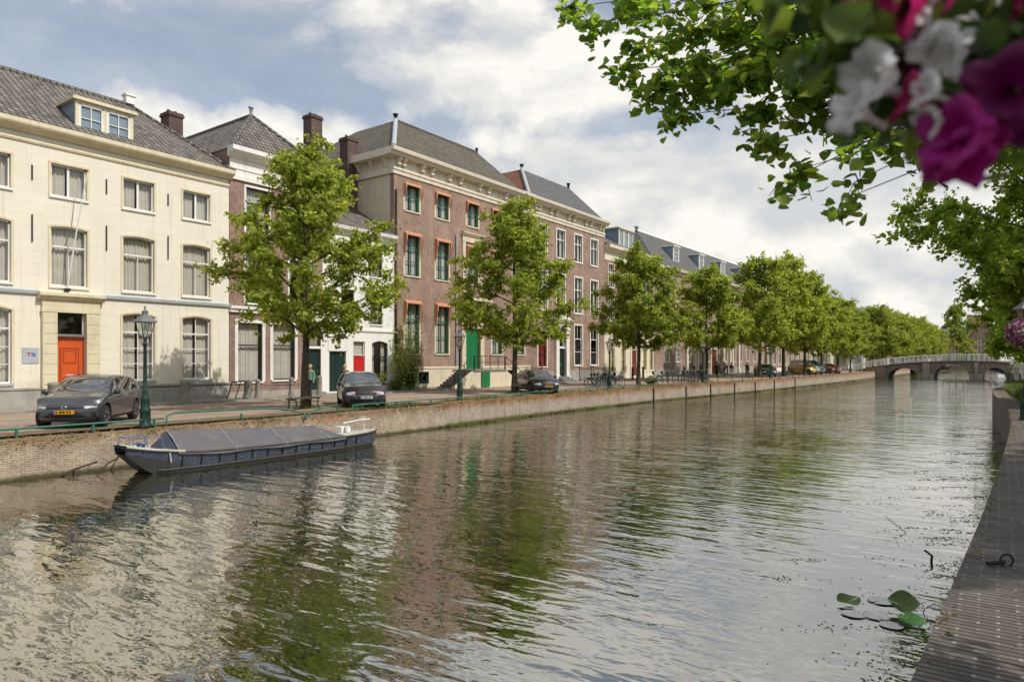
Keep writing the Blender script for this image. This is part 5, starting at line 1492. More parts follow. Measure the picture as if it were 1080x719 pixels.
b = MB(); x, y = floor_at(985, 648); b.tube([(x + .14, y, -.05), (x + .1, y, .09), (x, y + .02, .13), (x - .1, y, .05), (x - .12, y - .02, -.05)], .006, 5); tag(b.build('bent_stem', M['twig']), 'curved bare stem arching over the water between the lily leaves and path', 'stem')
M['scum'] = plain('floating_debris', (.045, .042, .030), .7, .4, 12, .3)
b = MB(); rd = random.Random(12)
for _ in range(150):
    Y = 3.8 + rd.random() ** 1.6 * 34; X = qx(QR, Y) - .15 - abs(rd.gauss(0, .55)) * (1 + Y * .04)
    sx_, sy_ = rd.uniform(.12, .45), rd.uniform(.03, .12)
    for _q in range(rd.randint(12, 46)):
        a_, c_ = rd.gauss(0, sx_), rd.gauss(0, sy_); x = X + a_ * .81 - c_ * .59; y = Y + a_ * .59 + c_ * .81
        if x > qx(QR, y) - .02: continue
        r = rd.uniform(.003, .009) * (1 + Y * .05); e = rd.uniform(.2, .7); n = rd.randint(4, 6); a0 = rd.random() * 6
        pp = [(x + r * 1.5 * rd.uniform(.5, 1.2) * math.cos(a0 + 2 * PI * k / n), y + r * e * rd.uniform(.5, 1.2) * math.sin(a0 + 2 * PI * k / n)) for k in range(n)]
        b.prism(pp, .002, .006, 'xy')
tag(b.build('floating_debris', M['scum']), 'specks of dead leaves and weed floating along the clinker path', 'debris', kind='stuff')

# petunia basket hanging close to the camera
def petal_mat(name, c, throat):
    m, nt = newmat(name); v = objco(nt)
    l = nd(nt, 'ShaderNodeVectorMath'); l.operation = 'LENGTH'; nt.links.new(v, l.inputs[0])
    c_ = mixc(nt, ramp(nt, math_(nt, 'DIVIDE', l.outputs['Value'], .04), [(.1, 0.0), (.45, 1.0)]), throat, c)
    c_ = mixc(nt, 1.0, c_, ramp(nt, noise(nt, v, 60, 4), [(.3, .8), (.7, 1.1)]), 'MULTIPLY')
    p = nd(nt, 'ShaderNodeBsdfPrincipled'); nt.links.new(c_, p.inputs['Base Color']); p.inputs['Roughness'].default_value = .6
    t = nd(nt, 'ShaderNodeBsdfTranslucent'); nt.links.new(c_, t.inputs[0])
    mx = nd(nt, 'ShaderNodeMixShader'); mx.inputs[0].default_value = .4; nt.links.new(p.outputs[0], mx.inputs[1]); nt.links.new(t.outputs[0], mx.inputs[2])
    o = nd(nt, 'ShaderNodeOutputMaterial'); nt.links.new(mx.outputs[0], o.inputs[0]); return m
M['pet_white'] = petal_mat('white_petunia', (.78, .77, .76), (.5, .5, .2))
M['pet_pink'] = petal_mat('pink_petunia', (.62, .03, .20), (.3, .01, .1))
M['pet_magenta'] = petal_mat('magenta_petunia', (.42, .008, .24), (.10, .005, .08))
M['pet_purple'] = petal_mat('purple_petunia', (.16, .004, .09), (.04, .002, .03))
def petunia_mesh(seed):
    r = random.Random(seed); rows = []; ph = [r.uniform(-.15, .15) for _ in range(5)]
    for i in range(9):
        f = i / 8; row = []
        for k in range(41):
            th = 2 * PI * k / 40
            R_ = .037 * (.14 + .86 * f) * (1 + .13 * f * math.cos(5 * th)); 
            zz = -.045 * (1 - f) ** 2 + .006 * f * f * math.sin(5 * th + 1) + .004 * f * f * math.sin(11 * th + seed) + .008 * f * f * math.sin(th * 2 + ph[0] * 20) - .012 * f ** 4
            row.append((R_ * math.cos(th), R_ * math.sin(th), zz))
        rows.append(row)
    rows = [[(0.005 * math.cos(2 * PI * k / 40), .005 * math.sin(2 * PI * k / 40), -.075) for k in range(41)]] + rows
    b = MB(); b.grid(rows); return b
PETS = {}
def petunia(parent, p_, nrm, s, mat, seed=0):
    key = (mat, seed % 3)
    if key not in PETS:
        q = petunia_mesh(seed % 3).build('petunia_flower', M[mat]); PETS[key] = q.data; bpy.data.objects.remove(q)
    o = bpy.data.objects.new('petunia_flower', PETS[key]); col.objects.link(o); o.parent = parent; o.location = p_
    o.rotation_euler = Vector(nrm).to_track_quat('Z', 'Y').to_euler(); o.scale = (s, s, s); return o
PB = thing('petunia_basket', 'hanging basket of pink, white and magenta petunias close above the clinker path', 'flower basket', (.34, .86, 3.62))
pb0 = Vector((.34, .86, 3.62))
fl_ = [((892, 110), .60, .8, 'pet_white', (-.5, -.7, .3)), ((910, 60), .62, .7, 'pet_white', (-.7, -.6, -.2)), ((925, -8), .6, .8, 'pet_pink', (-.3, -.8, -.4)), ((1030, 110), .60, .9, 'pet_magenta', (-.2, -.9, .1)), ((1050, 45), .6, .9, 'pet_purple', (-.1, -.9, .3)), ((1075, 120), .6, .9, 'pet_purple', (.1, -.9, 0)), ((1030, 5), .62, .8, 'pet_white', (-.2, -.8, -.3)), ((1065, 10), .62, .8, 'pet_pink', (-.2, -.8, -.3)), ((985, 165), .585, .7, 'pet_magenta', (-.6, -.7, .2)), ((960, 30), .6, .6, 'pet_white', (-.5, -.7, .1)),
       ((900, 85), .60, 1.1, 'pet_white', (-.6, -.75, .1)), ((935, 12), .60, 1.0, 'pet_pink', (-.4, -.7, -.3)), ((878, 5), .62, .5, 'pet_pink', (-.4, -.7, -.3)), ((948, 102), .60, .72, 'pet_pink', (-.7, -.5, .3)),
       ((985, 62), .58, .85, 'pet_white', (-.5, -.6, -.4)), ((1010, 75), .60, 1.0, 'pet_white', (-.1, -.8, -.5)), ((998, 140), .56, 1.0, 'pet_magenta', (-.35, -.9, .1)), ((1010, 172), .57, .85, 'pet_magenta', (-.2, -.8, -.5)), ((1035, 148), .60, .7, 'pet_magenta', (.1, -.9, -.2)),
       ((972, 132), .58, .5, 'pet_white', (-.6, -.6, -.3)), ((1062, 92), .54, 1.1, 'pet_purple', (-.1, -.9, -.2)), ((1075, 70), .6, 1.0, 'pet_purple', (-.1, -.9, .2)), ((952, 62), .62, .45, 'pet_pink', (-.3, -.8, .2)), ((960, -5), .62, 1.0, 'pet_white', (-.3, -.8, .2)), ((985, 0), .6, .6, 'pet_pink', (-.3, -.8, .2)), ((968, 95), .57, .55, 'pet_white', (-.6, -.6, .2)), ((1005, 30), .62, .6, 'pet_white', (-.3, -.7, -.4))]
for i, ((px, py), z, s, mt, nn) in enumerate(fl_):
    petunia(PB, Vector(at(px, py, z)) - pb0, nn, s * .80, mt, i)
rd = random.Random(4)
for i in range(34):
    d = Vector((rd.gauss(0, 1), rd.gauss(0, 1), rd.gauss(0, .7))).normalized(); p_ = d * .27; p_.z *= .75
    wp = p_ + pb0
    if wp.x < .22: continue
    petunia(PB, p_, d + Vector((0, 0, -.1)), rd.uniform(.8, 1.15), rd.choice(['pet_white', 'pet_pink', 'pet_magenta', 'pet_purple']), i)
b = MB(); b.lathe([(.02, -.2), (.12, -.17), (.19, -.08), (.21, .02), (.2, .02), (.17, -.06)], 20, (0, 0, 0)); b.build('basket_bowl', M['black'], PB)
b = MB()
for k in range(3): b.tube([(.2 * math.cos(k * 2.1), .2 * math.sin(k * 2.1), 0), (.02, 0, .62)], .004, 4)
b.build('chain', M['black'], PB)
P = []
for _ in range(520):
    d = np.array([rd.gauss(0, 1), rd.gauss(0, 1), rd.gauss(0, .8)]); d /= np.linalg.norm(d); P.append(d * np.array([.25, .25, .2]) * rd.uniform(.55, 1.0))
for (px, py), s_, n_ in (((840, 12), .025, 14), ((862, 30), .02, 8), ((905, 45), .03, 20), ((925, 55), .03, 26), ((940, 85), .03, 22), ((965, 40), .03, 24), ((985, 105), .03, 26), ((1015, 110), .035, 30), ((1000, 95), .03, 30), ((1040, 120), .035, 26), ((1050, 30), .05, 50), ((1010, 15), .05, 50), ((1020, 55), .04, 30), ((1045, 60), .04, 40), ((915, 20), .03, 16)):
    c = Vector(at(px, py, .64)) - pb0
    for _ in range(int(n_ * .55)): P.append((c.x + rd.gauss(0, s_), c.y + rd.gauss(0, s_), c.z + rd.gauss(0, s_ * .6)))
P = np.array(P); n = len(P)
leaf_object('foliage', P, RNG.normal(size=(n, 3)) + np.array([-.4, -.6, .3]), RNG.uniform(.025, .045, n), 'leaf_bush', PB, heart=True)
# ------------------------------------------------------------------ street furniture
M['lampgreen'] = plain('lamp_post_green', (.009, .036, .024), .4, .25, 4, .1, dirt=(.05, .07, .05))
M['lampglass'] = glassmat('lamp_glass', (.86, .86, .82), base=.10)
M['railgreen'] = plain('railing_green', (.022, .145, .11), .45, .2, 3, .1, dirt=(.10, .12, .09))
M['bulb'] = plain('white_bulb', (.75, .75, .72), .3)


def lamp_post(label, loc, rz=0.0, group='green lamp posts on the far quay'):
    t = thing('street_lamp', label, 'street lamp', loc, rz, group)
    b = MB()
    b.lathe([(.18, 0), (.18, .06), (.15, .1), (.14, .42), (.16, .46), (.16, .52), (.13, .58), (.122, .78), (.138, .82), (.10, .9), (.075, 1.02), (.085, 1.06), (.062, 1.1), (.055, 1.7), (.048, 2.45), (.065, 2.48), (.065, 2.53), (.04, 2.56), (.035, 2.66)], 14)
    for k in range(8):
        a = PI / 4 * k; b.tube([(.145 * math.cos(a), .145 * math.sin(a), .12), (.142 * math.cos(a), .142 * math.sin(a), .42)], .016, 5)
    b.build('post', M['lampgreen'], t)
    b = MB()
    for k in range(4):
        a = PI / 2 * k + PI / 4; c, s = math.cos(a), math.sin(a)
        b.tube([(.03 * c, .03 * s, 2.42), (.12 * c, .12 * s, 2.52), (.11 * c, .11 * s, 2.6), (.15 * c, .15 * s, 2.7)], .012, 5)
        b.tube([(.15 * c, .15 * s, 2.7), (.285 * c, .285 * s, 3.16)], .013, 4)
    for r, z in ((.15, 2.7), (.285, 3.16)):
        pp = [(r * math.cos(PI / 4 + PI / 2 * k), r * math.sin(PI / 4 + PI / 2 * k), z) for k in range(5)]
        for p, q in zip(pp[:-1], pp[1:]): b.tube([p, q], .015, 4)
    b.build('lantern_frame', M['black'], t)
    b = MB(); b.lathe([(.36, 3.155), (.36, 3.18), (.2, 3.30), (.12, 3.37), (.09, 3.38), (.09, 3.46), (.11, 3.47), (.04, 3.53), (.02, 3.56), (.035, 3.6), (.0, 3.68)], 4, rot=PI / 4, sm=False)
    b.build('lantern_roof', M['lead'] if False else M['lampgrey'], t)
    b = MB(); b.lathe([(.145, 2.71), (.278, 3.15)], 4, rot=PI / 4, sm=False); b.f = b.f[:4]; b.mi = b.mi[:4]; b.sm = b.sm[:4]
    b.build('lantern_glass', M['lampglass'], t)
    b = MB(); b.lathe([(.03, 2.7), (.03, 2.82), (.05, 2.86), (.055, 2.98), (.03, 3.06), (0, 3.08)], 8); b.build('bulb', M['bulb'], t)
    return t
M['lampgrey'] = plain('lamp_roof_grey', (.17, .175, .17), .5, .15, 4, .1)
LP1 = lamp_post('green lamp post between the grey hatchback and the barge', (-20.95, 10.05, ZS - .03))
for x, y, lb in ((-21.95, 25.9, 'green lamp post before the brown mansion, by its double stair'), (-22.2, 42.4, 'green lamp post beside the bicycles at the white portico'),
                 (-21.3, 58.4, 'green lamp post in front of the cream pilasters'), (-20.3, 76.5, 'green lamp post near the group of pedestrians'), (-18.6, 103.5, 'green lamp post close to the bridge end')):
    dup(LP1, (x, y, ZS - .02), .3, None, lb)

# low green pipe railing along the quay, in the lengths seen
def railing(label, pts, posts, h=.24, r=.03, group='green pipe railing lengths on the far quay'):
    t = thing('pipe_railing', label, 'railing', (pts[0][0], pts[0][1], ZS - .06), 0, group); o = Vector((pts[0][0], pts[0][1], 0))
    b = MB(); b.tube([Vector((p[0], p[1], p[2] if len(p) > 2 else h)) - o for p in pts], r, 8); b.build('rail', M['railgreen'], t)
    for x, y in posts:
        b = MB(); b.lathe([(r * 1.25, 0), (r * 1.25, h - .01)], 8, (x - o.x, y - o.y, 0)); b.build('post', M['railgreen'], t)
    return t
def qp(Y, off=-.2): return (qx(QL, Y) + off, Y)
railing('green pipe rail running past the grey hatchback', [qp(-6), qp(0), qp(5), qp(8.5), qp(10.2), qp(10.6)], [qp(y) for y in (-5.5, -2.5, .5, 3.8, 6.75, 8.6, 10.3)])
railing('green pipe rail bending down behind the barge cover', [(-20.7, 10.55, .05), (-20.72, 10.6, .34), (-20.85, 10.9, .4), qp(12.5) + (.38,), (qx(QL, 14) - .2, 14.0, .36), (-20.9, 15.0, .26), (-20.6, 15.5, .12), (-20.5, 15.6, -.08)], [qp(13.2)])
railing('short green pipe rail with a curved end beside the bench', [(-20.55, 15.6, -.02), (-20.62, 15.75, .04), (-20.8, 16.3, .2), (-20.85, 17.3, .3)], [(-20.85, 17.3)])
_y = 18.2; k = 0
for y0, y1, lb in ((18.1, 27.5, 'long green pipe rail from the small dark car to the second lamp post'), (27.6, 37.5, 'long green pipe rail passing below the black saloon car'), (37.6, 47, 'green pipe rail below the bicycles at the white portico')):
    n = int((y1 - y0) / 2.3); railing(lb, [qp(y0) + (.02,), qp(y0) + (.24,)] + [qp(y0 + (y1 - y0) * i / 6) for i in range(1, 7)], [qp(y0 + .2 + (y1 - y0 - .4) * i / n) for i in range(n + 1)], r=.026)
# dark posts and rails further along
for i, (y0, y1) in enumerate(((47.2, 58.5), (61.5, 74), (74.5, 100))):
    t = thing('quay_fence', ('dark low quay fence of thin posts before the cream front house', 'dark low quay fence of thin posts before the pedestrians', 'dark low quay fence of thin posts from the estate car to the bridge')[i], 'fence', (0, 0, ZS - .05))
    b = MB(); b.tube([Vector((*qp(y0 + (y1 - y0) * k / 8), .5)) for k in range(9)], .022, 5); b.build('rail', M['black'], t)
    n = int((y1 - y0) / 2.2)
    for k in range(n + 1): b = MB(); x, y = qp(y0 + (y1 - y0) * k / n); b.lathe([(.03, 0), (.03, .55)], 6, (x, y, 0)); b.build('post', M['black'], t)

# stone bollards and iron bars before the house fronts
M['bollardstone'] = plain('bollard_stone', (.26, .24, .20), .85, .25, 3, .4, dirt=(.15, .14, .11))
def bollard(label, loc, h=.95, r=.2, iron=False):
    if iron:
        b = MB(); b.lathe([(r, 0), (r, .08), (r * .7, .12), (r * .6, h * .8), (r * .8, h * .82), (r * .8, h * .88), (r * .6, h * .92), (0, h)], 10); o = b.build('bollard', M['black'], None, loc)
    else:
        b = MB(); b.lathe([(r * 1.35, 0), (r * 1.3, .18), (r * 1.05, .26), (r, h * .86), (r * 1.08, h * .88), (r * 1.05, h * .95), (r * .7, h), (0, h + .01)], 14); o = b.build('bollard', M['bollardstone'], None, loc)
    return tag(o, label, 'bollard', 'iron bollards before the long building' if iron else 'stone bollards before the house fronts')
for x, y, h, r, lb in ((-30.35, 16.35, 1.0, .21, 'thick grey stone bollard below the cream house window next to the lamp post'), (-30.4, 11.05, 1.05, .2, 'grey stone bollard half hidden behind the grey hatchback by the orange door'), (-30.4, 19.6, .95, .2, 'grey stone bollard at the corner of the cream and red brick houses'),
                       (-30.5, 20.2, .95, .12, 'slim stone post beside the red brick house corner'), (-30.5, 22.2, 1.0, .12, 'slim stone post under the second window of the red brick house'), (-30.4, 23.95, 1.05, .13, 'slim stone post beside the dark door of the red brick house'), (-30.4, 8.0, 1.0, .2, 'grey stone bollard at the far window of the cream house')):
    bollard(lb, (x, y, ZS + .05), h, r)
def ironbar(label, y0, y1, z=.72, x=-30.4):
    t = thing('iron_bar', label, 'rail', (x, y0, ZS + .05)); b = MB(); b.tube([(0, 0, z), (0, y1 - y0, z)], .022, 6)
    b.build('bar', M['black'], t); return t
ironbar('thin black bar from the thick bollard towards the orange door', 11.2, 16.2); ironbar('thin black bar running to the corner of the red brick house', 16.55, 19.45)
ironbar('thin black bar under the windows of the red brick house', 20.3, 23.85, .62)
t = thing('leaning_fence', 'slanting dark iron stay bars at the red brick house corner', 'fence', (-30.8, 18.7, ZS + .05)); b = MB()
for y in (0, .45, .9): b.tube([(0, y, 0), (.1, y + .22, .85)], .028, 5)
b.tube([(.1, .2, .85), (.1, 1.15, .85)], .028, 5); b.build('bars', M['black'], t)
for i, y in enumerate((60.6, 63.0, 73.8, 77.0, 79.0, 84.5, 88.8)):
    bollard('black iron bollard before the brick building with cream pilasters', (-29.2 + .01 * i, y, ZS + .05), 1.25, .16, True)

# benches round the trunks
M['benchwood'] = plain('weathered_bench_slats', (.07, .065, .055), .7, .25, 3, .3)
def bench(label, loc, rz, L_=1.75):
    t = thing('bench', label, 'bench', loc, rz, 'backless benches under the lindens'); b = MB()
    for k in range(4): b.box(-.22 + k * .115, -.22 + k * .115 + .09, -L_ / 2, L_ / 2, .43, .47)
    b.build('seat', M['benchwood'], t)
    for s in (-1, 1):
        b = MB()
        for xx in (-.17, .17): b.tube([(xx, s * (L_ / 2 - .1), .43), (xx, s * (L_ / 2 - .17), .3), (xx, s * (L_ / 2 - .16), .12), (xx, s * (L_ / 2 - .06), 0)], .028, 6)
        b.tube([(-.2, s * (L_ / 2 - .1), .415), (.2, s * (L_ / 2 - .1), .415)], .03, 6); b.build('leg', M['black'], t)
    return t
BN = bench('dark slatted bench at the foot of the linden behind the barge', (-22.75, 17.15, ZS), .3)
dup(BN, (-23.3, 33.0, ZS), .25, None, 'dark slatted bench at the foot of the linden by the black saloon car')

# mooring ring, post on the path
b = MB(); b.tube([(-.12, -.04, .02), (.04, .015, .025)], .019, 6); b.ring(.05, .010, 20, 6, (.06, .02, .035), axis='y')
x, y = floor_at(1055, 597, ZR)
mr = b.build('mooring_ring', M['lampgreen'] if False else M['ironring'] if 'ironring' in M else M['black'], None, (x, y, ZR + .012)); mr.rotation_euler = (0, 0, .5)
tag(mr, 'black iron mooring ring lying on the clinker path', 'mooring ring')
LPN = lamp_post('lamp post on the near bank with the hanging basket bracket', (1.15, 1.5, ZR), group='lamp posts on the near bank')
b = MB(); b.tube([(0, 0, 2.75), (-.5, -.4, 2.95), (-.81, -.64, 2.84)], .018, 6); b.build('bracket', M['black'], LPN)
LPF = dup(LPN, (.62, 24.2, ZR), 3.6, 1.0, 'lamp post at the edge of the picture carrying a round flower basket')
# flower ball on that far lamp post
fb = thing('flower_basket', 'round basket of pink and white flowers fixed to the lamp post beside the long grass', 'flower basket', (.53, 24.05, 3.92))
P = []; rd = random.Random(9)
for _ in range(900):
    d = np.array([rd.gauss(0, 1), rd.gauss(0, 1), rd.gauss(0, 1)]); d /= np.linalg.norm(d); P.append(d * np.array([.42, .42, .40]) * rd.uniform(.75, 1.03))
P = np.array(P); n = len(P); D_ = P / np.linalg.norm(P, axis=1, keepdims=True)
M['mixpetal'] = leafmat('pink_and_white_petals', [(0, (.36, .02, .16)), (.3, (.50, .08, .28)), (.5, (.62, .40, .52)), (.62, (.74, .70, .70)), (1, (.25, .01, .12))], .3, tcol=1.0)
leaf_object('blossoms', P, D_ + RNG.normal(size=(n, 3)) * .35, RNG.uniform(.07, .12, n), 'mixpetal', fb, aspect=1.0)
P2 = P[:500] * .9; leaf_object('foliage', P2, D_[:500] + RNG.normal(size=(500, 3)) * .6, RNG.uniform(.06, .11, 500), 'leaf_bush', fb)
b = MB(); b.lathe([(.04, -.42), (.18, -.36), (.28, -.2), (.3, -.05), (.28, -.05)], 18, (0, 0, 0)); b.build('basket_bowl', M['black'], fb)

# ------------------------------------------------------------------ vehicles
def carpaint(name, c, rough=.28, metal=.0):
    m, nt = newmat(name); v = objco(nt)
    a = mixc(nt, ramp(nt, noise(nt, v, 3, 5), [(.35, 0.0), (.75, .35)]), c, [x * .7 + .04 for x in c])
    return finish(m, nt, a, rough, None, metal=metal, spec=.5, extra={'Coat Weight': .9, 'Coat Roughness': .05})
M['carglass'] = finish(*newmat('car_glass'), (.012, .015, .018), .02, None, spec=1.0, extra={'IOR': 2.3})
M['tyre'] = plain('tyre_rubber', (.018, .018, .018), .85, .2, 6, .2)
M['rim'] = plain('alloy_rim', (.42, .42, .42), .35, .1, 6, .05, metal=.7)
M['trim'] = plain('black_car_trim', (.012, .012, .013), .5, .1, 6, .05)
M['lampclear'] = finish(*newmat('clear_headlight'), (.55, .57, .60), .08, None, spec=.8, extra={'Coat Weight': 1.0})
M['plate_y'] = plain('yellow_plate', (.62, .30, .012), .5, .05); M['plate_w'] = plain('pale_plate', (.55, .56, .52), .5, .05); M['plate_b'] = plain('blue_plate_strip', (.03, .06, .35), .5)
M['chrome'] = finish(*newmat('chrome'), (.7, .7, .7), .15, None, metal=1.0)
M['redlamp'] = plain('red_lamp', (.4, .01, .01), .25)
KINDS_ = {
    'hatch': dict(L=3.95, W=1.76, H=1.47, top=[(-1.975, .92), (-1.88, 1.08), (-1.55, 1.34), (-1.1, 1.44), (-.35, 1.475), (.15, 1.42), (.55, 1.24), (1.02, .99), (1.25, .95), (1.7, .84), (1.975, .66)],
                  belt=[(-1.9, 1.06), (-1.2, .98), (1.0, .90)], wx=(-1.23, 1.30), wr=.315, gl=(-1.68, .92), ws=(.14, 1.0), rw=(-1.86, -1.55), bp=[-.12]),
    'golf': dict(L=4.2, W=1.8, H=1.48, top=[(-2.1, .9), (-2.02, 1.02), (-1.65, 1.36), (-1.2, 1.46), (-.3, 1.485), (.15, 1.43), (.55, 1.25), (1.0, 1.02), (1.3, .98), (1.8, .88), (2.1, .70)],
                 belt=[(-2.0, .98), (-1.2, .95), (1.0, .90)], wx=(-1.3, 1.33), wr=.32, gl=(-1.75, .92), ws=(.14, .98), rw=(-1.98, -1.66), bp=[-.15]),
    'saloon': dict(L=4.6, W=1.78, H=1.40, top=[(-2.3, .86), (-2.22, .98), (-1.65, 1.02), (-1.15, 1.26), (-.75, 1.37), (-.2, 1.40), (.2, 1.36), (.62, 1.17), (1.05, .97), (1.4, .94), (2.0, .84), (2.3, .66)],
                   belt=[(-2.2, .95), (-1.0, .92), (1.0, .88)], wx=(-1.37, 1.35), wr=.325, gl=(-1.42, .95), ws=(.20, 1.03), rw=(-1.62, -.78), bp=[-.2]),
    'estate': dict(L=4.55, W=1.8, H=1.5, top=[(-2.27, .95), (-2.2, 1.1), (-1.95, 1.42), (-1.5, 1.5), (-.3, 1.51), (.2, 1.45), (.62, 1.25), (1.08, 1.02), (1.4, .98), (1.95, .88), (2.27, .7)],
                   belt=[(-2.2, .98), (1.0, .92)], wx=(-1.37, 1.36), wr=.325, gl=(-2.0, .98), ws=(.20, 1.06), rw=(-2.17, -1.95), bp=[-.25, -1.2]),
    'van': dict(L=4.9, W=1.95, H=1.98, top=[(-2.45, 1.6), (-2.43, 1.85), (-2.2, 1.97), (0, 1.98), (.85, 1.9), (1.2, 1.66), (1.75, 1.20), (2.05, 1.12), (2.45, .85)],
                belt=[(-2.4, 1.2), (1.4, 1.1)], wx=(-1.5, 1.6), wr=.34, gl=(-2.2, 1.55), ws=(.95, 1.7), rw=(-9, -8), bp=[.35, -1.0]),
    'bigvan': dict(L=5.4, W=2.02, H=2.45, top=[(-2.7, 2.2), (-2.68, 2.38), (-2.5, 2.45), (.6, 2.45), (1.1, 2.3), (1.5, 1.9), (2.1, 1.3), (2.4, 1.2), (2.7, .9)],
                   belt=[(-2.6, 1.45), (1.6, 1.3)], wx=(-1.6, 1.8), wr=.36, gl=(.55, 1.75), ws=(1.15, 2.05), rw=(-9, -8), bp=[]),
}


def smooth_interp(pts, x):
    xs = [p[0] for p in pts]; ys = [p[1] for p in pts]
    if x <= xs[0]: return ys[0]
    if x >= xs[-1]: return ys[-1]
    for i in range(len(xs) - 1):
        if x <= xs[i + 1]:
            h = xs[i + 1] - xs[i]; t = (x - xs[i]) / h
            def sl(j):
                if j <= 0 or j >= len(xs) - 1:
                    a = 0 if j <= 0 else len(xs) - 2; return (ys[a + 1] - ys[a]) / (xs[a + 1] - xs[a])
                return (ys[j + 1] - ys[j - 1]) / (xs[j + 1] - xs[j - 1])
            m0, m1 = sl(i) * h, sl(i + 1) * h
            return (2 * t ** 3 - 3 * t * t + 1) * ys[i] + (t ** 3 - 2 * t * t + t) * m0 + (-2 * t ** 3 + 3 * t * t) * ys[i + 1] + (t ** 3 - t * t) * m1


def sstep(a, b, x):
    t = max(0, min(1, (x - a) / (b - a))); return t * t * (3 - 2 * t)


_carmesh = {}


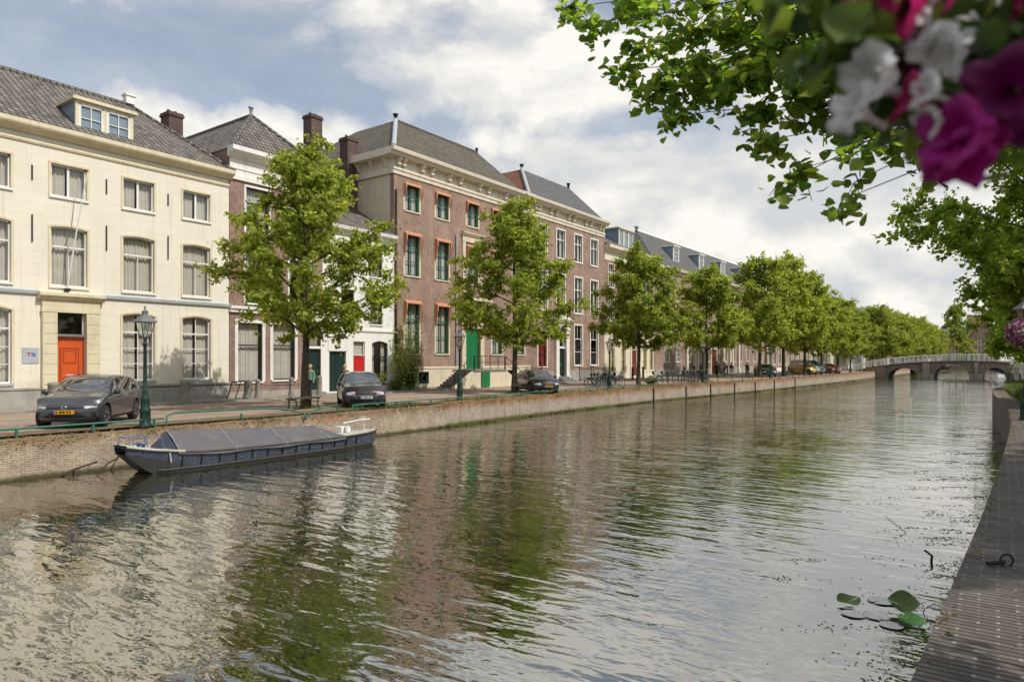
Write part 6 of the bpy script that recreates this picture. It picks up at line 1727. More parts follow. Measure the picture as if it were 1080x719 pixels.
def make_car(kind, label, loc, rz, paint, cat='car', plate='plate_y', face='grille', group='cars parked along the far quay'):
    K = KINDS_[kind]; L_, W_ = K['L'], K['W']; zb = .2; wr = K['wr']; ra = wr + .055
    t = thing('parked_van' if 'van' in kind else 'parked_car', label, cat, loc, rz, group)
    top = lambda x: smooth_interp(K['top'], x)
    belt = lambda x: np.interp(x, [p[0] for p in K['belt']], [p[1] for p in K['belt']])
    def mp(a, b, c):
        x0 = a * L_ / 2; zt = top(x0); z = zb + c * (zt - zb); bl = belt(x0)
        w = W_ / 2 * (1 - .13 * abs(a) ** 7 - .015 * abs(a) ** 2)
        if z < bl: w *= 1 - .035 * ((bl - z) / bl) ** 1.5 - .012 * math.sin((z - zb) / (bl - zb) * PI * 2) * .6 - .06 * sstep(zb + .14, zb, z)
        else: w -= (z - bl) * .40 + .015
        if z >= bl - .08: w -= .012 * sstep(bl - .08, bl, z)
        y = b * w
        ab = abs(b)
        cr = (.045 * ab ** 4 + .018 * ab ** 2) * c ** 6; z -= cr
        f = sstep(.72, 1, a); r = sstep(.86, 1, -a)
        x = x0
        x -= f * (.20 * ab ** 3 + .04 * ab ** 2 + .10 * sstep(.45, .85, z) + .05 * sstep(.38, .2, z) - .0)
        x += r * (.12 * ab ** 3 + .03 * sstep(.5, .2, z))
        return (x, y, z)
    NX, NY, NZ = 84, 28, 30
    groups = {}
    idx = {}
    def add(key, pts, sm=True):
        groups.setdefault(key, []).append(pts)
    A = [-1 + 2 * i / NX for i in range(NX + 1)]; B = [-1 + 2 * i / NY for i in range(NY + 1)]; Cc = [i / NZ for i in range(NZ + 1)]
    G = {}
    def V(i, j, k):
        q = (i, j, k)
        if q not in G: G[q] = mp(A[i], B[j], Cc[k])
        return G[q]
    for sd in (0, NY):
        s = -1 if sd == 0 else 1
        for i in range(NX):
            for k in range(NZ):
                q = [(i, sd, k), (i + 1, sd, k), (i + 1, sd, k + 1), (i, sd, k + 1)]
                if s > 0: q = q[::-1]
                P = [V(*e) for e in q]; cx = sum(p[0] for p in P) / 4; cz = sum(p[2] for p in P) / 4
                if any((cx - wx) ** 2 + (cz - wr) ** 2 < ra * ra for wx in K['wx']): continue
                zt = top(cx); bl = belt(cx); key = 'body'
                if K['gl'][0] < cx < K['gl'][1] and cz > bl + .03 and cz < zt - .10:
                    if not any(abs(cx - p) < .045 for p in K['bp']): key = 'side_window%d' % s
                elif cz < zb + .09: key = 'trim'
                if any((cx - wx) ** 2 + (cz - wr) ** 2 < (ra + .04) ** 2 for wx in K['wx']) and kind in ('estate',): key = 'trim'
                add(key, q)
    for i in range(NX):
        for j in range(NY):
            q = [(i, j, NZ), (i + 1, j, NZ), (i + 1, j + 1, NZ), (i, j + 1, NZ)]
            P = [V(*e) for e in q]; cx = sum(p[0] for p in P) / 4; bb = abs((B[j] + B[j + 1]) / 2); key = 'body'
            if K['ws'][0] < cx < K['ws'][1] and bb < .93: key = 'windscreen'
            if K['rw'][0] < cx < K['rw'][1] and bb < .86: key = 'rear_window'
            if kind == 'saloon' and -1.0 < cx < .2 and bb < 2: key = 'body'
            add(key, q)
            add('trim', [(i, j, 0), (i, j + 1, 0), (i + 1, j + 1, 0), (i + 1, j, 0)])
    for j in range(NY):
        for k in range(NZ):
            for e_, fr in ((NX, 1), (0, 0)):
                q = [(e_, j, k), (e_, j + 1, k), (e_, j + 1, k + 1), (e_, j, k + 1)]
                if not fr: q = q[::-1]
                P = [V(*e) for e in q]; cy = sum(p[1] for p in P) / 4; cz = sum(p[2] for p in P) / 4; ay = abs(cy); key = 'body'; hw = W_ / 2
                if fr:
                    zt = top(L_ / 2)
                    if kind in ('hatch',):
                        if ay < hw * (.26 + .34 * sstep(.54, .30, cz)) and zb + .10 < cz < .535: key = 'grille'
                        if hw * .70 < ay < hw * .84 and .30 < cz < .46: key = 'grille'
                        if ay < hw * .55 and .555 < cz < .60: key = 'grille'
                        if ay > hw * .52 and .50 + .10 * (ay / hw) < cz < zt - .03: key = 'headlight%d' % (1 if cy > 0 else -1)
                        if cz < zb + .06: key = 'trim'
                    else:
                        if ay < hw * .5 and .56 < cz < zt - .03: key = 'grille'
                        if ay > hw * .50 and .54 < cz < zt - .02: key = 'headlight%d' % (1 if cy > 0 else -1)
                        if ay < hw * .72 and zb + .05 < cz < .40: key = 'grille'
                else:
                    zt = top(-L_ / 2)
                    if ay > hw * .62 and zt - .32 < cz < zt - .05: key = 'taillight%d' % (1 if cy > 0 else -1)
                    if cz < zb + .12: key = 'trim'
                    if kind == 'bigvan':
                        key = 'body'
                        if ay > hw * .72 and .8 < cz < 1.45: key = 'taillight%d' % (1 if cy > 0 else -1)
                        if ay < hw * .68 and ay > .06 and 1.4 < cz < 2.1: key = 'rear_window'
                        if cz < zb + .2: key = 'trim'
                add(key, q)
    # headlights of the hatchback wrap onto the wing
    objs = {}
    for key, fs in groups.items():
        used = {}; vs = []; F = []
        for q in fs:
            fc = []
            for e in q:
                p = tuple(round(c, 5) for c in V(*e))
                if p not in used: used[p] = len(vs); vs.append(p)
                fc.append(used[p])
            if len(set(fc)) == 4: F.append(fc)
            elif len(set(fc)) == 3: F.append(list(dict.fromkeys(fc)))
        mb_ = MB(); mb_.raw(vs, F, 0, True)
        nm = key.rstrip('-1')
        if key.startswith('body'): mt = paint
        elif key.startswith(('side_window', 'windscreen', 'rear_window')): mt = 'carglass'
        elif key.startswith('headlight'): mt = 'lampclear'
        elif key.startswith('taillight'): mt = 'redlamp'
        else: mt = 'trim'
        objs[key] = mb_.build({'trim': 'underbody'}.get(nm, nm), M[mt], t)
    # wheels
    for wx in K['wx']:
        for s in (-1, 1):
            yc = s * (W_ / 2 - .125); b = MB()
            b.lathe([(wr * .62, -.1), (wr * .9, -.105), (wr, -.07), (wr, .07), (wr * .9, .105), (wr * .62, .1)], 26, axis='y')
            wh = thing('wheel', None, None); wh.parent = t; wh.location = (wx, yc, wr)
            b.build('tyre', M['tyre'], wh)
            b = MB(); b.lathe([(wr * .64, .085), (wr * .62, .06), (wr * .1, .05), (0, .05)] if s > 0 else [(0, -.05), (wr * .1, -.05), (wr * .62, -.06), (wr * .64, -.085)], 20, axis='y')
            for k in range(7):
                a = 2 * PI * k / 7; b.bar((0, s * .075, 0), (wr * .62 * math.cos(a), s * .08, wr * .62 * math.sin(a)), .045)
            b.build('rim', M['rim'], wh)
            b = MB(); b.lathe([(wr * .60, s * .045), (0.001, s * .04)], 20, axis='y'); b.build('brake_shadow', M['trim'], wh)
    b = MB()
    for wx in K['wx']: b.box(wx - ra - .02, wx + ra + .02, -W_ / 2 + .27, W_ / 2 - .27, zb, wr + ra + .02)
    b.build('wheel_housing', M['trim'], t)
    for s in (-1, 1):
        b = MB(); mx_ = K['ws'][1] - .22; mz = belt(mx_) + .08; my = s * (W_ / 2 + .07)
        b.lathe([(.02, -.1), (.075, -.07), (.09, 0), (.08, .07), (.03, .1)], 10, (mx_, my, mz), axis='y'); b.box(mx_ - .03, mx_ + .03, s * (W_ / 2 - .1), my, mz - .07, mz - .04)
        b.build('mirror', M[paint], t)
    nose = L_ / 2 - .02 - .05 * sstep(.38, .2, .47)
    if plate:
        b = MB(); pz = .47 if kind == 'hatch' else .45; nose = mp(1, .2, (pz - zb) / (top(L_ / 2) - zb))[0]; b.box(nose - .03, nose + .045, -.26, .26, pz - .055, pz + .055)
        po = b.build('licence_plate', M[plate], t)
        b = MB()
        for k in (-.17, -.08, -.03, .02, .10, .17): b.box(nose + .045, nose + .047, k - .015, k + .02, pz - .035, pz + .035)
        b.build('lettering', M['black'], po)
        b = MB(); b.box(nose + .045, nose + .0475, -.26, -.215, pz - .055, pz + .055); b.build('country_strip', M['plate_b'], po)
    ez = .60 if kind == 'hatch' else .64; nose = mp(1, 0, (ez - zb) / (top(L_ / 2) - zb))[0] + .012
    b = MB(); b.ring(.065, .010, 20, 5, (nose + .0, 0, ez), axis='x', ey=.7)
    if kind == 'hatch': b.ring(.04, .008, 16, 5, (nose, 0, ez + .01), axis='x', ey=.5)
    elif kind == 'golf':
        b = MB(); b.ring(.06, .008, 20, 5, (nose - .01, 0, ez), axis='x')
        for p, q in (((-.04, .05), (-.018, -.05)), ((-.018, -.05), (0, .0)), ((0, 0), (.018, -.05)), ((.018, -.05), (.04, .05))): b.bar((nose - .01, p[0], ez + p[1]), (nose - .01, q[0], ez + q[1]), .012)
    if kind != 'bigvan': b.build('emblem', M['chrome'], t)
    if kind == 'golf':
        b = MB(); b.box(nose - .04, nose - .005, -.62, .62, .605, .62); b.build('grille_strip', M['redlamp'], t)
    if kind == 'saloon':
        for s in (-1, 1): b = MB(); b.ring(.10, .014, 18, 6, (nose - .02, s * .11, .68), axis='x', ey=.55); b.build('grille_surround', M['chrome'], t)
    b = MB()
    for s in (-1, 1): b.tube([(L_ * .04, s * (W_ / 2 + .006), .80), (L_ * .04 + .16, s * (W_ / 2 + .012), .80)], .012, 5)
    b.build('door_handle', M[paint], t)
    return t


M['paint_grey'] = carpaint('metallic_grey_paint', (.045, .047, .054), .3, .15)
M['paint_black'] = carpaint('black_paint', (.012, .012, .014))
M['paint_black2'] = carpaint('dark_grey_paint', (.022, .024, .026))
M['paint_yellow'] = carpaint('yellow_paint', (.55, .34, .03)); M['paint_teal'] = carpaint('teal_paint', (.045, .12, .125)); M['paint_red'] = carpaint('red_paint', (.42, .05, .05)); M['paint_white'] = carpaint('white_van_paint', (.62, .64, .66))
M['paint_silver'] = carpaint('silver_paint', (.4, .4, .41), .3, .4)
make_car('hatch', 'metallic grey hatchback with yellow plate parked before the orange door', (-23.45, 9.6, ZS - .015), math.radians(-42), 'paint_grey').scale = (1.045,) * 3
make_car('golf', 'small black hatchback with pale plate parked in front of the white house', (-22.95, 20.3, ZS - .015), math.radians(-35), 'paint_black2', plate='plate_w')
make_car('saloon', 'black saloon car with orange plate parked beside the second linden', (-23.2, 34.6, ZS - .015), math.radians(-37), 'paint_black')
make_car('estate', 'dark estate car parked under the tall lindens by the pedestrians', (-22.3, 81.5, ZS - .015), math.radians(-60), 'paint_black2', plate=None)
make_car('hatch', 'yellow hatchback parked beside the teal van', (-21.2, 95.5, ZS - .015), math.radians(-20), 'paint_yellow', plate=None)
make_car('van', 'teal minivan parked behind the yellow hatchback', (-21.6, 99.6, ZS - .015), math.radians(-25), 'paint_teal', 'van', None)
make_car('golf', 'red hatchback parked near the bridge next to the teal van', (-20.3, 106.5, ZS - .015), math.radians(-40), 'paint_red', plate=None)
make_car('golf', 'silver car parked at the bridge end', (-21.5, 112.5, ZS - .015), math.radians(-60), 'paint_silver', plate=None)
make_car('bigvan', 'white van with a red tail light parked on the near bank behind the flower basket', (1.95, 60.5, ZR), math.radians(96), 'paint_white', 'van', None, group=None)

# ------------------------------------------------------------------ bicycles
def make_bike(label, loc, rz, colr='black'):
    t = thing('bicycle', label, 'bicycle', loc, rz, 'bicycles parked on the far quay')
    for x in (-.54, .54):
        w = thing('wheel', None, None); w.parent = t; w.location = (x, 0, .34)
        b = MB(); b.ring(.325, .018, 24, 6); b.build('tyre', M['tyre'], w)
        b = MB(); b.ring(.30, .010, 24, 5)
        for k in range(10): a = 2 * PI * k / 10; b.tube([(0, 0, 0), (.3 * math.cos(a), 0, .3 * math.sin(a))], .0035, 3)
        b.build('rim', M['rim'], w)
    b = MB(); r = .017
    for p in ([(-.54, 0, .34), (-.1, 0, .30)], [(-.54, 0, .34), (-.2, 0, .82)], [(-.1, 0, .3), (-.22, 0, .92)], [(-.1, 0, .3), (.36, 0, .78)], [(-.16, 0, .62), (.34, 0, .86)], [(.54, 0, .34), (.4, 0, .7), (.33, 0, 1.0)]): b.tube(p, r, 6)
    b.build('frame', M[colr], t)
    b = MB(); b.tube([(.12, .28, 1.02), (.28, .26, 1.08), (.34, .1, 1.08), (.34, -.1, 1.08), (.28, -.26, 1.08), (.12, -.28, 1.02)], .014, 6); b.build('handlebar', M['chrome'], t)
    b = MB(); b.lathe([(.03, -.15), (.085, -.06), (.1, .05), (.07, .1), (0, .12)], 8, (-.25, 0, .95)); b.build('saddle', M['black'], t)
    b = MB()
    for x, a0, a1 in ((-.54, .1, 2.9), (.54, .5, 2.9)): b.ring(.36, .02, 14, 4, (x, 0, .34), a0=a0, a1=a1)
    b.build('mudguard', M[colr], t)
    b = MB(); b.box(-.9, -.35, -.07, .07, .71, .725); b.build('rack', M['black'], t)
    b = MB(); b.lathe([(.09, -.012), (.09, .012)], 12, (-.1, .03, .3), axis='y'); b.tube([(-.1, .03, .3), (.03, .1, .18)], .012, 4); b.build('pedals', M['chrome'], t)
    return t
BK = make_bike('black bicycle among those parked at the lamp post by the white portico', (-23.2, 42.0, ZS - .01), 1.2)
rd = random.Random(21)
for i in range(7): dup(BK, (-23.4 + rd.gauss(0, .25), 42.7 + i * .55, ZS - .01), 1.3 + rd.gauss(0, .35))
for i in range(6): dup(BK, (-22.0 + rd.gauss(0, .25), 57.0 + i * .6, ZS - .01), 1.2 + rd.gauss(0, .4), None, 'black bicycle among those parked at the lamp post by the cream pilasters')
for i in range(5): dup(BK, (-21.3 + rd.gauss(0, .3), 86.5 + i * .7, ZS - .01), 1.2 + rd.gauss(0, .4), None, 'black bicycle among those parked between the estate car and yellow car')
for i in range(4): dup(BK, (-22.4 + rd.gauss(0, .4), 50.5 + i * 1.5, ZS - .01), 1.2 + rd.gauss(0, .3), None, 'bicycle standing alone along the quay between two lindens')
dup(BK, (-30.9, 41.6, ZS + .05), 1.6, None, 'bicycle leaning at the house front near the white portico steps')

# ------------------------------------------------------------------ the covered barge
m, nt = newmat('worn_blue_hull'); v = objco(nt); s = nd(nt, 'ShaderNodeSeparateXYZ'); nt.links.new(v, s.inputs[0])
n1 = noise(nt, scalevec(nt, v, (1, .6, 2.0)), 3.5, 7, .7); n2 = noise(nt, v, 14, 5, .7)
c = mixc(nt, ramp(nt, n1, [(.3, 0.0), (.7, 1.0)]), (.022, .030, .056), (.068, .084, .128))
c = mixc(nt, ramp(nt, n2, [(.55, 0.0), (.68, .8)]), c, (.30, .30, .31))
c = mixc(nt, ramp(nt, math_(nt, 'ADD', s.outputs[2], math_(nt, 'MULTIPLY', n1, .16)), [(.20, 1.0), (.27, 0.0)]), c, (.060, .055, .045))
bowm = math_(nt, 'ADD', math_(nt, 'ADD', s.outputs[2], math_(nt, 'MULTIPLY', s.outputs[1], .27)), math_(nt, 'MULTIPLY', n1, .08))
c = mixc(nt, ramp(nt, bowm, [(.62, 1.0), (.67, 0.0)]), c, (.035, .034, .03))
M['hullblue'] = finish(m, nt, c, .5, n2, .25, .01, 0, .4)
M['hulldark'] = plain('dark_hull_bottom', (.055, .052, .044), .6, .35, 3, .4, dirt=(.11, .10, .07))
M['deckcream'] = plain('worn_cream_deck', (.50, .47, .40), .7, .2, 4, .2, dirt=(.25, .22, .17))
M['hullblack'] = plain('black_bow_plate', (.03, .031, .033), .5, .25, 3, .2, dirt=(.09, .085, .08))
M['tarp'] = plain('grey_tarpaulin', (.118, .112, .116), .8, .12, 1.3, .4, dirt=(.20, .19, .185), dscale=.5)
M['tarpdark'] = plain('dark_blue_tarpaulin', (.045, .05, .07), .7, .15, 3, .3)
BT = thing('covered_barge', 'long blue barge under a grey tarpaulin moored below the lamp post', 'boat', (-19.3, 8.6, 0), 0)
def beam(s): return np.interp(s, [0, .25, 1.0, 2.2, 4.5, 7.0, 8.2, 8.8, 9.15], [.36, .42, .66, .86, .95, .92, .72, .45, .12])
def sheer(s): return np.interp(s, [0, .6, 1.5, 2.8, 5, 7.5, 9.15], [.80, .68, .56, .52, .50, .50, .52])
def keel(s): return np.interp(s, [0, .5, .85, 1.4, 8.2, 9.15], [.58, .12, -.12, -.25, -.25, .2])
SS = [0, .25, .5, .75, 1.0, 1.4, 1.8, 2.2, 2.8, 3.5, 4.2, 5, 5.8, 6.5, 7.2, 7.7, 8.2, 8.6, 8.9, 9.15]
for sgn in (-1, 1):
    b = MB(); b.grid([[(sgn * beam(s) * (.80 + .20 * t), s, keel(s) + (sheer(s) - keel(s)) * t) for t in (0, .25, .5, .75, 1)] for s in SS])
    b.build('hull_side', M['hullblue'], BT)
b = MB(); b.grid([[(q * beam(s) * .80, s, keel(s)) for q in (-1, 0, 1)] for s in SS])
b.build('hull_bottom', M['hulldark'], BT)
b = MB(); b.raw([(-.36, -.015, .82), (.36, -.015, .82), (.30, .47, .12), (-.30, .47, .12), (.31, .84, -.14), (-.31, .84, -.14), (-.36, .03, .80), (.36, .03, .80)], [(0, 3, 2, 1), (3, 5, 4, 2), (0, 1, 7, 6)])
b.raw([(-.36, -.02, .76), (.36, -.02, .76), (.37, .05, .82), (-.37, .05, .82)], [(0, 1, 2, 3)]); b.build('bow_plate', M['hullblack'], BT)
for sgn in (-1, 1):
    b = MB(); b.tube([(sgn * (beam(s) + .012), s, sheer(s) - .02) for s in SS if s >= 1.4], .035, 6); b.build('gunwale', M['hulldark'], BT)
    b = MB(); b.tube([(sgn * (beam(s) + .008), s, sheer(s) + .0) for s in SS if s <= 1.45], .045, 6); b.build('bow_gunwale', M['deckcream'], BT)
    b = MB(); b.tube([(sgn * (beam(s) * .90 + .012), s, max(.1, keel(s) + .16)) for s in SS[3:]], .03, 6); b.build('rubbing_strake', M['hulldark'], BT)
    b = MB()
    for s in [1.35 + .52 * k for k in range(13)]:
        b.bar((sgn * (beam(s) + .02), s, sheer(s) - .02), (sgn * (beam(s) * .9 + .03), s, .16), .03)
    b.build('hull_rib', M['trim'], BT)
def deck(s0, s1, n=6):
    b = MB(); ss = [s0 + (s1 - s0) * i / n for i in range(n + 1)]
    b.grid([[(q * (beam(s) - .02), s, sheer(s) + .02 - .02 * abs(q)) for q in (-1, -.5, 0, .5, 1)] for s in ss], sm=False); return b
deck(.03, 1.6).build('bow_deck', M['deckcream'], BT); deck(6.9, 9.1).build('stern_deck', M['deckcream'], BT)
# tarpaulin over a ridge with sagging panels
def ridge(s): return np.interp(s, [1.25, 6.4, 7.0], [1.12, .86, .62])
rows = []
ss = [1.25 + (7.0 - 1.25) * i / 46 for i in range(47)]
for s in ss:
    sag = .034 * abs(math.sin((s - 1.25) / .96 * PI)); row = []
    e = beam(s) + .03; zr = ridge(s); ze = sheer(s) + .01
    for q in np.linspace(-1, 1, 19):
        a = abs(q)
        if a > .93: z = ze - .10 * (a - .93) / .07 - .02 * math.sin(s * 3.2) * (a > .97); x = math.copysign(e + .012, q)
        else:
            f = a / .93; z = zr + (ze - zr) * (f ** 1.12) - sag * math.sin(f * PI) * 1.6 + .010 * math.sin(s * 9 + q * 7) + .008 * math.sin(s * 17 - q * 13) * math.sin(s * 2.3); x = math.copysign(e * f, q)
        row.append((x, s, z))
    rows.append(row)
b = MB(); b.grid(rows); b.build('tarpaulin', M['tarp'], BT)
b = MB(); b.raw([(-beam(1.25) - .03, 1.255, sheer(1.25) - .02), (0, 1.255, 1.118), (beam(1.25) + .03, 1.255, sheer(1.25) - .02), (0, .78, sheer(.8) + .04)], [(0, 3, 1), (3, 2, 1)]); b.build('tarpaulin_front', M['tarpdark'], BT)
b = MB()
for s in (1.25, 2.9, 4.6, 6.3): b.tube([(x * 1.003, s, z + .012) for x, _, z in [(q[0], 0, q[2]) for q in rows[min(46, int((s - 1.25) / 5.75 * 46))]]], .011, 4)
b.build('tarpaulin_seam', M['tarp2'] if 'tarp2' in M else M['lead'], BT)
M['rope'] = plain('pale_rope', (.40, .36, .28), .9, .2, 20, .3); M['bluepaint'] = plain('faded_blue_paint', (.10, .16, .30), .6, .2, 5)
b = MB()
for x in (-.3, .3): b.tube([(x, .1, .78), (x, .1, 1.02), (x * 1.4, .9, .98), (x * 1.5, .95, .6)], .014, 5)
b.tube([(-.3, .1, 1.02), (.3, .1, 1.02)], .014, 5); b.tube([(-.32, .5, 1.0), (-.34, .5, .68)], .012, 5); b.tube([(.32, .5, 1.0), (.34, .5, .68)], .012, 5)
b.build('bow_rail', M['bluepaint'], BT)
b = MB(); b.lathe([(.05, 0), (.05, .12), (.085, .13), (.085, .16), (0, .17)], 10, (.12, .55, .68)); b.lathe([(.05, 0), (.05, .12), (.085, .13), (.085, .16), (0, .17)], 10, (-.15, .55, .68)); b.build('bollard', M['bluepaint'], BT)
b = MB(); b.tube([(.3, 1.05, .66), (.66, 1.0, .62), (.72, 1.02, .3)], .018, 5); b.build('mooring_strap', M['deckcream'], BT)
b = MB()
for p in ([(-.5, 7.3, .53), (-.5, 7.3, .95), (-.35, 8.5, .95), (-.35, 8.5, .53)], [(.5, 7.6, .53), (.45, 7.6, .9), (.3, 8.7, .9), (.3, 8.7, .53)], [(-.35, 8.5, .95), (.3, 8.7, .9)]): b.tube(p, .014, 5)
b.build('stern_rail', M['plinth'], BT)
b = MB(); b.tube([(-.05, 7.7, .84), (.1, 8.3, .92), (.25, 8.7, .93)], .024, 7); b.tube([(.05, 8.6, .52), (.1, 8.55, 1.0)], .03, 7); b.build('tiller', M['bulb'], BT)
b = MB(); b.box(-.25, .1, 7.5, 7.8, .52, .72); b.lathe([(.1, 0), (.1, .22), (0, .24)], 10, (.2, 7.7, .52)); b.build('deck_box', M['whitewash'], BT)
b = MB(); b.tube([(-.4, 7.1, .93), (-.2, 7.9, 1.03)], .022, 6); b.build('boat_hook', M['orange_door'], BT)
mo = MB(); mo.tube([(-20.55, 9.35, .72), (-20.2, 8.9, .35), (-19.9, 8.55, .3), (-20.15, 8.2, -.15)], .018, 5)
tag(mo.build('mooring_line', M['timber']), 'dark mooring line hanging from the brick wall at the bow of the barge', 'rope')
b = MB(); b.tube([(-20.6, 7.6, .0), (-20.45, 8.0, .18), (-20.3, 8.45, .32)], .03, 6); b.ring(.13, .018, 16, 6, (-20.45, 7.95, .02), axis='y')
tag(b.build('mooring_pole', M['timber']), 'rusty mooring pole with a ring lying against the foot of the brick wall', 'pole')
# ------------------------------------------------------------------ people
M['skin'] = plain('skin', (.42, .25, .17), .6, .08, 8, .05)
def skinned(name, verts, edges, radii, mat, parent, sub=2):
    me = bpy.data.meshes.new(name); me.from_pydata(verts, edges, []); o = bpy.data.objects.new(name, me); col.objects.link(o)
    md = o.modifiers.new('skin', 'SKIN'); md.use_smooth_shade = True
    if not me.skin_vertices: raise RuntimeError('no skin layer')
    for i, r in enumerate(radii):
        rr = r if hasattr(r, '__len__') else (r, r); me.skin_vertices[0].data[i].radius = rr
    me.skin_vertices[0].data[0].use_root = True
    sb = o.modifiers.new('sub', 'SUBSURF'); sb.levels = sub; sb.render_levels = sub
    dg = bpy.context.evaluated_depsgraph_get(); ev = o.evaluated_get(dg)
    nm = bpy.data.meshes.new_from_object(ev); bpy.data.objects.remove(o); bpy.data.meshes.remove(me)
    nm.materials.clear(); nm.materials.append(M[mat]); nm.name = name
    q = bpy.data.objects.new(name, nm); col.objects.link(q); q.parent = parent
    return q


def person(label, loc, rz, top, legs, hair, stride=.25, arm=.2, h=1.72, group=None, skirt=False):
    """figure facing +x"""
    t = thing('person', label, 'person', loc, rz, group); k = h / 1.72; s = stride
    V = [(0, 0, .95), (0, 0, 1.15), (0, 0, 1.36), (0, 0, 1.47), (.015, 0, 1.54), (.02, 0, 1.63), (.02, 0, 1.70),
         (0, .17, 1.40), (-arm * .3, .22, 1.13), (arm * .4, .23, .90), (arm * .55, .23, .80), (0, -.17, 1.40), (arm * .3, -.22, 1.13), (arm * .1 + .12, -.23, .90), (arm * .1 + .16, -.23, .80),
         (0, .09, .88), (s * .55, .095, .50), (s * .75, .10, .09), (s * .75 + .14, .11, .035), (0, -.09, .88), (-s * .3, -.095, .50), (-s, -.10, .10), (-s + .13, -.11, .035), (.115, 0, 1.60)]
    V = [(x * k, y * k, z * k) for x, y, z in V]
    E_ = [(0, 1), (1, 2), (2, 3), (3, 4), (4, 5), (5, 6), (2, 7), (7, 8), (8, 9), (9, 10), (2, 11), (11, 12), (12, 13), (13, 14), (0, 15), (15, 16), (16, 17), (17, 18), (0, 19), (19, 20), (20, 21), (21, 22), (5, 23)]
    R_ = [(.12, .15), (.11, .13), (.12, .15), .055, .06, .085, .06, .06, .047, .037, .04, .06, .047, .037, .04, .085, .058, .04, .035, .085, .058, .04, .035, .018]
    skinned('body', V, E_, [tuple(q * k for q in r) if hasattr(r, '__len__') else r * k for r in R_], 'skin', t)
    g = .018
    I = [1, 0, 2, 7, 8, 9, 11, 12, 13]; mp_ = {j: i for i, j in enumerate(I)}
    ed = [(mp_[a], mp_[b]) for a, b in E_ if a in mp_ and b in mp_]
    skinned('jacket', [V[j] for j in I], ed, [tuple((q + g) * k for q in R_[j]) if hasattr(R_[j], '__len__') else (R_[j] + g) * k for j in I], top, t)
    I = [0, 15, 16, 17, 19, 20, 21]; mp_ = {j: i for i, j in enumerate(I)}
    ed = [(mp_[a], mp_[b]) for a, b in E_ if a in mp_ and b in mp_]
    skinned('trousers', [V[j] for j in I], ed, [tuple((q + g * .8) * k for q in R_[j]) if hasattr(R_[j], '__len__') else (R_[j] + g * .9) * k for j in I], legs, t)
    b = MB(); b.lathe([(.07, 1.585), (.098, 1.63), (.098, 1.69), (.06, 1.745), (0, 1.76)], 12, (0, 0, 0)); ho = b.build('hair', M[hair], t); ho.scale = (k, k, k); ho.location = (-.012, 0, 0)
    for sg in (17, 21):
        b = MB(); x, y, z = V[sg]; b.tube([(x - .05, y, .045), (x + .06, y, .05), (x + .17, y * 1.08, .035)], [.05, .055, .035], 8); b.build('shoe', M['black'], t)
    return t
for nm, c in (('cloth_green', (.12, .28, .2)), ('cloth_dark', (.025, .025, .03)), ('cloth_tan', (.35, .27, .2)), ('cloth_purple', (.18, .06, .28)), ('cloth_blue', (.06, .09, .18)), ('cloth_white', (.6, .6, .6)), ('cloth_grey', (.12, .12, .12)), ('hair_blond', (.5, .36, .18)), ('hair_dark', (.03, .022, .018)), ('cloth_red', (.5, .03, .03))):
    M[nm] = plain(nm, c, .85, .15, 8, .2)
person('blond person in a green coat walking past the dark door behind the linden trunk', (-28.6, 21.95, ZS), -1.2, 'cloth_green', 'cloth_dark', 'hair_blond')
person('person in dark clothes with pale hair standing before the green double doors', (-27.4, 23.2, ZS), -1.4, 'cloth_dark', 'cloth_dark', 'hair_blond', .1)
person('person in a blue jacket standing at the maroon entrance of the long building', (-28.4, 77.6, ZS), .4, 'cloth_blue', 'cloth_dark', 'hair_dark', .1, group='pedestrians by the long building')
person('person in black beside a bicycle among the pedestrians', (-27.2, 79.2, ZS), 1.4, 'cloth_dark', 'cloth_dark', 'hair_dark', .2, group='pedestrians by the long building')
dup(BK, (-26.7, 79.0, ZS), 1.5, None, 'bicycle wheeled along by the pedestrian in black')
person('person in a tan coat walking among the pedestrians', (-27.0, 81.2, ZS), 1.2, 'cloth_tan', 'cloth_grey', 'hair_dark', .3, group='pedestrians by the long building')
person('person in a purple top walking among the pedestrians', (-26.6, 82.6, ZS), 1.3, 'cloth_purple', 'cloth_white', 'hair_dark', .25, h=1.62, group='pedestrians by the long building')
person('person all in black standing by the quay near the dark estate car', (-22.6, 75.6, ZS), -.6, 'cloth_dark', 'cloth_dark', 'hair_dark', .12, group='pedestrians by the long building')
person('person in a red top by the parked bicycles near the yellow car', (-22.6, 91.0, ZS), -.3, 'cloth_red', 'cloth_dark', 'hair_dark', .2)
person('person in red crossing the bridge end', (-15.0, 131.5, 2.25), .2, 'cloth_red', 'cloth_dark', 'hair_dark', .3)

# ------------------------------------------------------------------ bridge
BY0, BY1 = 129.0, 137.0
M['brick_bridge'] = brick('bridge_brick', (.38, .27, .19), (.28, .20, .14), (.40, .35, .28), stain=(.20, .16, .10))
M['stone_bridge'] = plain('bridge_stone', (.16, .145, .12), .85, .25, .8, .4, dirt=(.09, .08, .06))
M['stone_pier'] = plain('light_bridge_stone', (.38, .34, .27), .85, .25, 1.2, .4, dirt=(.16, .14, .10))
BR = thing('arched_bridge', 'three arched brick bridge with white railings across the canal', 'bridge', (0, 0, 0))
def deckz(x):
    if x < -17.5: return max(1.16, 1.97 + (x + 17.5) * .27)
    return 1.9 + 1.05 * max(0, 1 - ((x + 5) / 13) ** 2)
arches = [(-15.3, -10.9, 1.75), (-8.7, -3.9, 2.45), (-2.1, .9, 1.95)]
b = MB(); xs = sorted(set([-20.5 + .25 * i for i in range(96)] + [a for q in arches for a in q[:2]]))
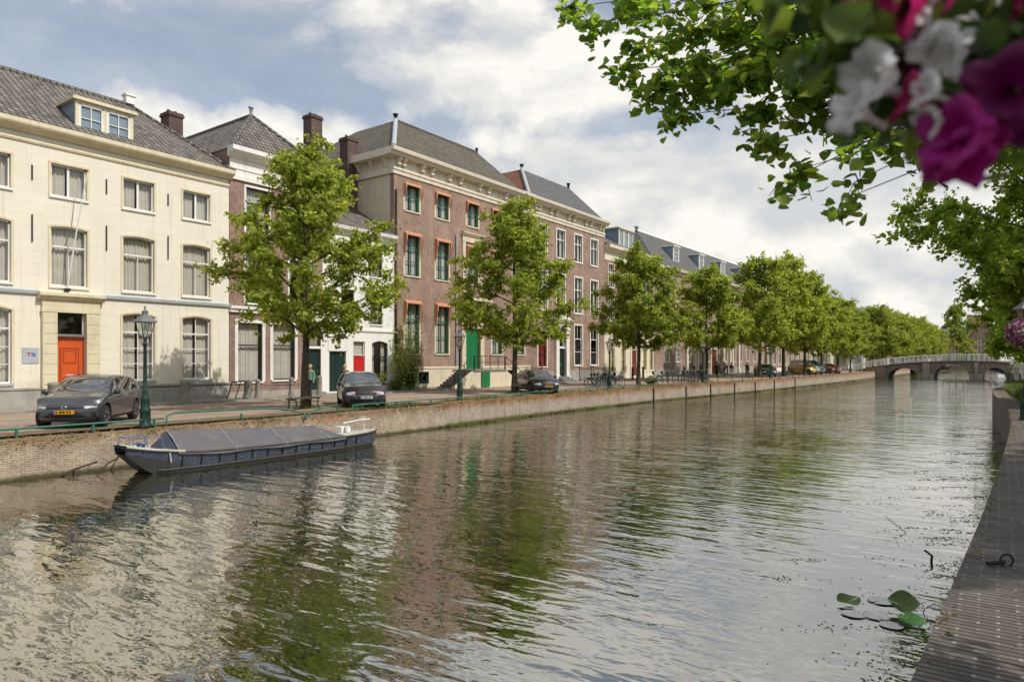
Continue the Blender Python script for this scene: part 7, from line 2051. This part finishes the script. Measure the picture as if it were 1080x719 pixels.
def under(x):
    for a0, a1, h in arches:
        if a0 - 1e-6 <= x <= a1 + 1e-6:
            q = (x - (a0 + a1) / 2) / ((a1 - a0) / 2); return -.1 + (h + .1) * math.sqrt(max(0, 1 - q * q)) ** .9 if abs(q) < 1 else -.1
    return -.6
for x0, x1 in zip(xs[:-1], xs[1:]):
    inside = any(a0 <= (x0 + x1) / 2 <= a1 for a0, a1, _ in arches)
    u0, u1 = (under(x0), under(x1)) if inside else (-.6, -.6)
    t0, t1 = deckz(x0) - .18, deckz(x1) - .18
    b.face([(x0, BY0, u0), (x1, BY0, u1), (x1, BY0, t1), (x0, BY0, t0)]); b.face([(x0, BY1, u0), (x0, BY1, t0), (x1, BY1, t1), (x1, BY1, u1)])
    if inside: b.face([(x0, BY0, u0), (x0, BY1, u0), (x1, BY1, u1), (x1, BY0, u1)])
    b.face([(x0, BY0, t0), (x1, BY0, t1), (x1, BY1, t1), (x0, BY1, t0)])
for a0, a1, h in arches:
    for x in (a0, a1): b.face([(x, BY0, -.6), (x, BY1, -.6), (x, BY1, -.05), (x, BY0, -.05)])
b.build('arches', M['brick_bridge'], BR)
b = MB()
for x0, x1 in zip(xs[:-1], xs[1:]):
    z0, z1 = deckz(x0), deckz(x1)
    for y0, y1 in ((BY0 - .14, BY0 + .3), (BY1 - .3, BY1 + .14)):
        b.raw([(x0, y0, z0 - .2), (x1, y0, z1 - .2), (x1, y1, z1 - .2), (x0, y1, z0 - .2), (x0, y0, z0), (x1, y0, z1), (x1, y1, z1), (x0, y1, z0)], [(0, 3, 2, 1), (4, 5, 6, 7), (0, 1, 5, 4), (2, 3, 7, 6)])
    b.face([(x0, BY0 + .3, z0 - .08), (x1, BY0 + .3, z1 - .08), (x1, BY1 - .3, z1 - .08), (x0, BY1 - .3, z0 - .08)])
b.build('deck', M['stone_bridge'], BR)
for x0, x1 in ((-10.85, -8.75), (-3.85, -2.15)):
    b = MB(); b.box(x0 - .05, x1 + .05, BY0 - .5, BY0 - .004, -.6, .9); b.box(x0 + .6, x1 - .6, BY0 - .62, BY0 - .005, -.6, deckz((x0 + x1) / 2) - .24); b.build('pier', M['stone_pier'], BR)
b = MB(); b.box(-18.6, -15.5, BY0 - .3, BY0 - .006, -.6, deckz(-16.5) - .25); b.build('abutment', M['brick_bridge'], BR)
for yy in (BY0 + .08, BY1 - .08):
    b = MB()
    for hh_, r in ((.98, .07), (.55, .05), (.16, .05)): b.tube([(x, yy, deckz(x) + hh_) for x in xs[::4] + [xs[-1]]], r, 6)
    n = 0; x = -20.4
    while x < 2.6:
        b.box(x - .055, x + .055, yy - .055, yy + .055, deckz(x), deckz(x) + 1.0)
        if n % 3 == 0: b.box(x - .09, x + .09, yy - .09, yy + .09, deckz(x) - .02, deckz(x) + 1.12)
        x += .68; n += 1
    b.build('railing', M['white'], BR)

# ------------------------------------------------------------------ houses further along
row_house('long pinkish brick building with tall narrow windows behind the parked bicycles', 'brick_hall', 113.9, 19, -30.9, -.14, 10.5, 'brick_pink', 'tile_grey', 3.5, 2, 9)
row_house('small white house between the pink brick hall and the yellow brick house', 'white_row_house', 132.9, 8, -28.2, -.13, 8.6, 'whitewash', 'tile_red', 3, 2, 3)
row_house('cream brick house beside the small white house near the bridge', 'brick_row_house', 140.7, 12, -27.0, -.13, 9.4, 'stonecream', 'tile_grey', 3, 3, 4)
row_house('white plastered house just behind the bridge end', 'white_row_house', 152.8, 14, -25.4, -.05, 10.2, 'whitewash', 'slate', 3.4, 3, 5)
row_house('pale stone house beyond the bridge behind the lindens', 'pale_row_house', 167, 18, -24.7, -.02, 10.4, 'stonecream2', 'tile_grey', 3.5, 3, 6)
row_house('red brick house beyond the bridge behind the lindens', 'brick_row_house', 185.2, 16, -24.4, 0.02, 11, 'brick_red', 'tile_grey', 3.5, 3, 5)
row_house('long white house furthest along beyond the bridge', 'white_row_house', 201.4, 24, -24.9, .06, 10, 'whitewash', 'tile_grey', 3.5, 3, 8)
def far_house(name, label, x, y, w, Hh, rise, wall, roof, floors, nb, rz=-PI / 2, gable=False):
    h = Hs(name, label, 'house', y, x, rz); sp = w / nb; fh = (Hh - .6) / floors
    ops = [(sp * (i + .5), .6 + f * fh + .3, sp * .45, fh * .62) for f in range(floors) for i in range(nb)]
    mb = MB(); facade(mb, 0, w, 0, Hh, ops); side_back(mb, w, 9, 0, Hh)
    if gable:
        mb.face([(0, 0, Hh), (0, w, Hh), (0, w / 2, Hh + rise)]); 
    mb.build('wall', M[wall], h)
    for o in ops: window(h, *o, frame='white', transom=.6, bot=(2, 1), fw=.14, bw=.08, curtain='none', casing='white', cw=.14)
    if gable:
        P = [(.2, -.3, Hh - .3), (.2, w / 2, Hh + rise), (.2, w + .3, Hh - .3), (-9, -.3, Hh - .3), (-9, w / 2, Hh + rise), (-9, w + .3, Hh - .3)]
        P2 = [(q[0], q[1], q[2] + .25) for q in P]; PP = P + P2
        roof_solid(h, PP, [(6, 7, 10, 9), (7, 8, 11, 10), (0, 3, 4, 1), (1, 4, 5, 2), (0, 1, 7, 6), (1, 2, 8, 7), (3, 9, 10, 4), (4, 10, 11, 5), (0, 6, 9, 3), (2, 5, 11, 8)], M[roof])
    else:
        P = [(.3, -.2, Hh), (.3, w + .2, Hh), (-4.5, w + .2, Hh + rise), (-4.5, -.2, Hh + rise), (-9, -.2, Hh), (-9, w + .2, Hh)]
        roof_solid(h, P, [(0, 1, 2, 3), (2, 5, 4, 3), (1, 5, 2), (0, 3, 4), (0, 4, 5, 1)], M[roof])
    chimney(h, -5, -4, w * .7, w * .8 + .5, Hh + rise - .8, Hh + rise + 1.4, 'brick_red', 1)
    return h
far_house('gabled_house', 'brick house with white gable trim and two rows of windows at the canal end', -9.6, 308, 9, 10, 6.5, 'brick_pink', 'tile_red', 3, 4, gable=True)
far_house('tall_brick_house', 'tall red brick house rising behind the gabled house at the canal end', -11.3, 345, 7.5, 17, 4, 'brick_red', 'tile_red', 6, 3)
far_house('low_brick_house', 'low red brick house with white windows beside the narrow tree at the canal end', -17.8, 305, 9, 7.5, 3.5, 'brick_red', 'tile_red', 2, 4)
far_house('white_gabled_house', 'small white gabled house glimpsed beyond the last linden at the canal end', -22.5, 330, 7, 11, 5, 'whitewash', 'tile_grey', 3, 3, gable=True)
far_house('brick_row_house', 'wide brick house at the canal end behind the near bank trees', 4.5, 318, 22, 12, 5, 'brick_pink', 'tile_grey', 3, 7)
far_house('pale_row_house', 'pale house behind the last lindens at the canal end', -42, 345, 16, 11, 5, 'stonecream2', 'tile_red', 3, 6)
# a sign and a blue board by the bridge
t = thing('traffic_sign', 'small blue traffic sign on a grey post beside the bridge end', 'traffic sign', (-18.6, 125.5, ZS))
b = MB(); b.lathe([(.04, 0), (.04, 3.4)], 8); b.build('post', M['lead'], t)
b = MB(); b.box(.045, .07, -.45, .45, 2.3, 3.35); b.build('board', M['bluemark'], t)
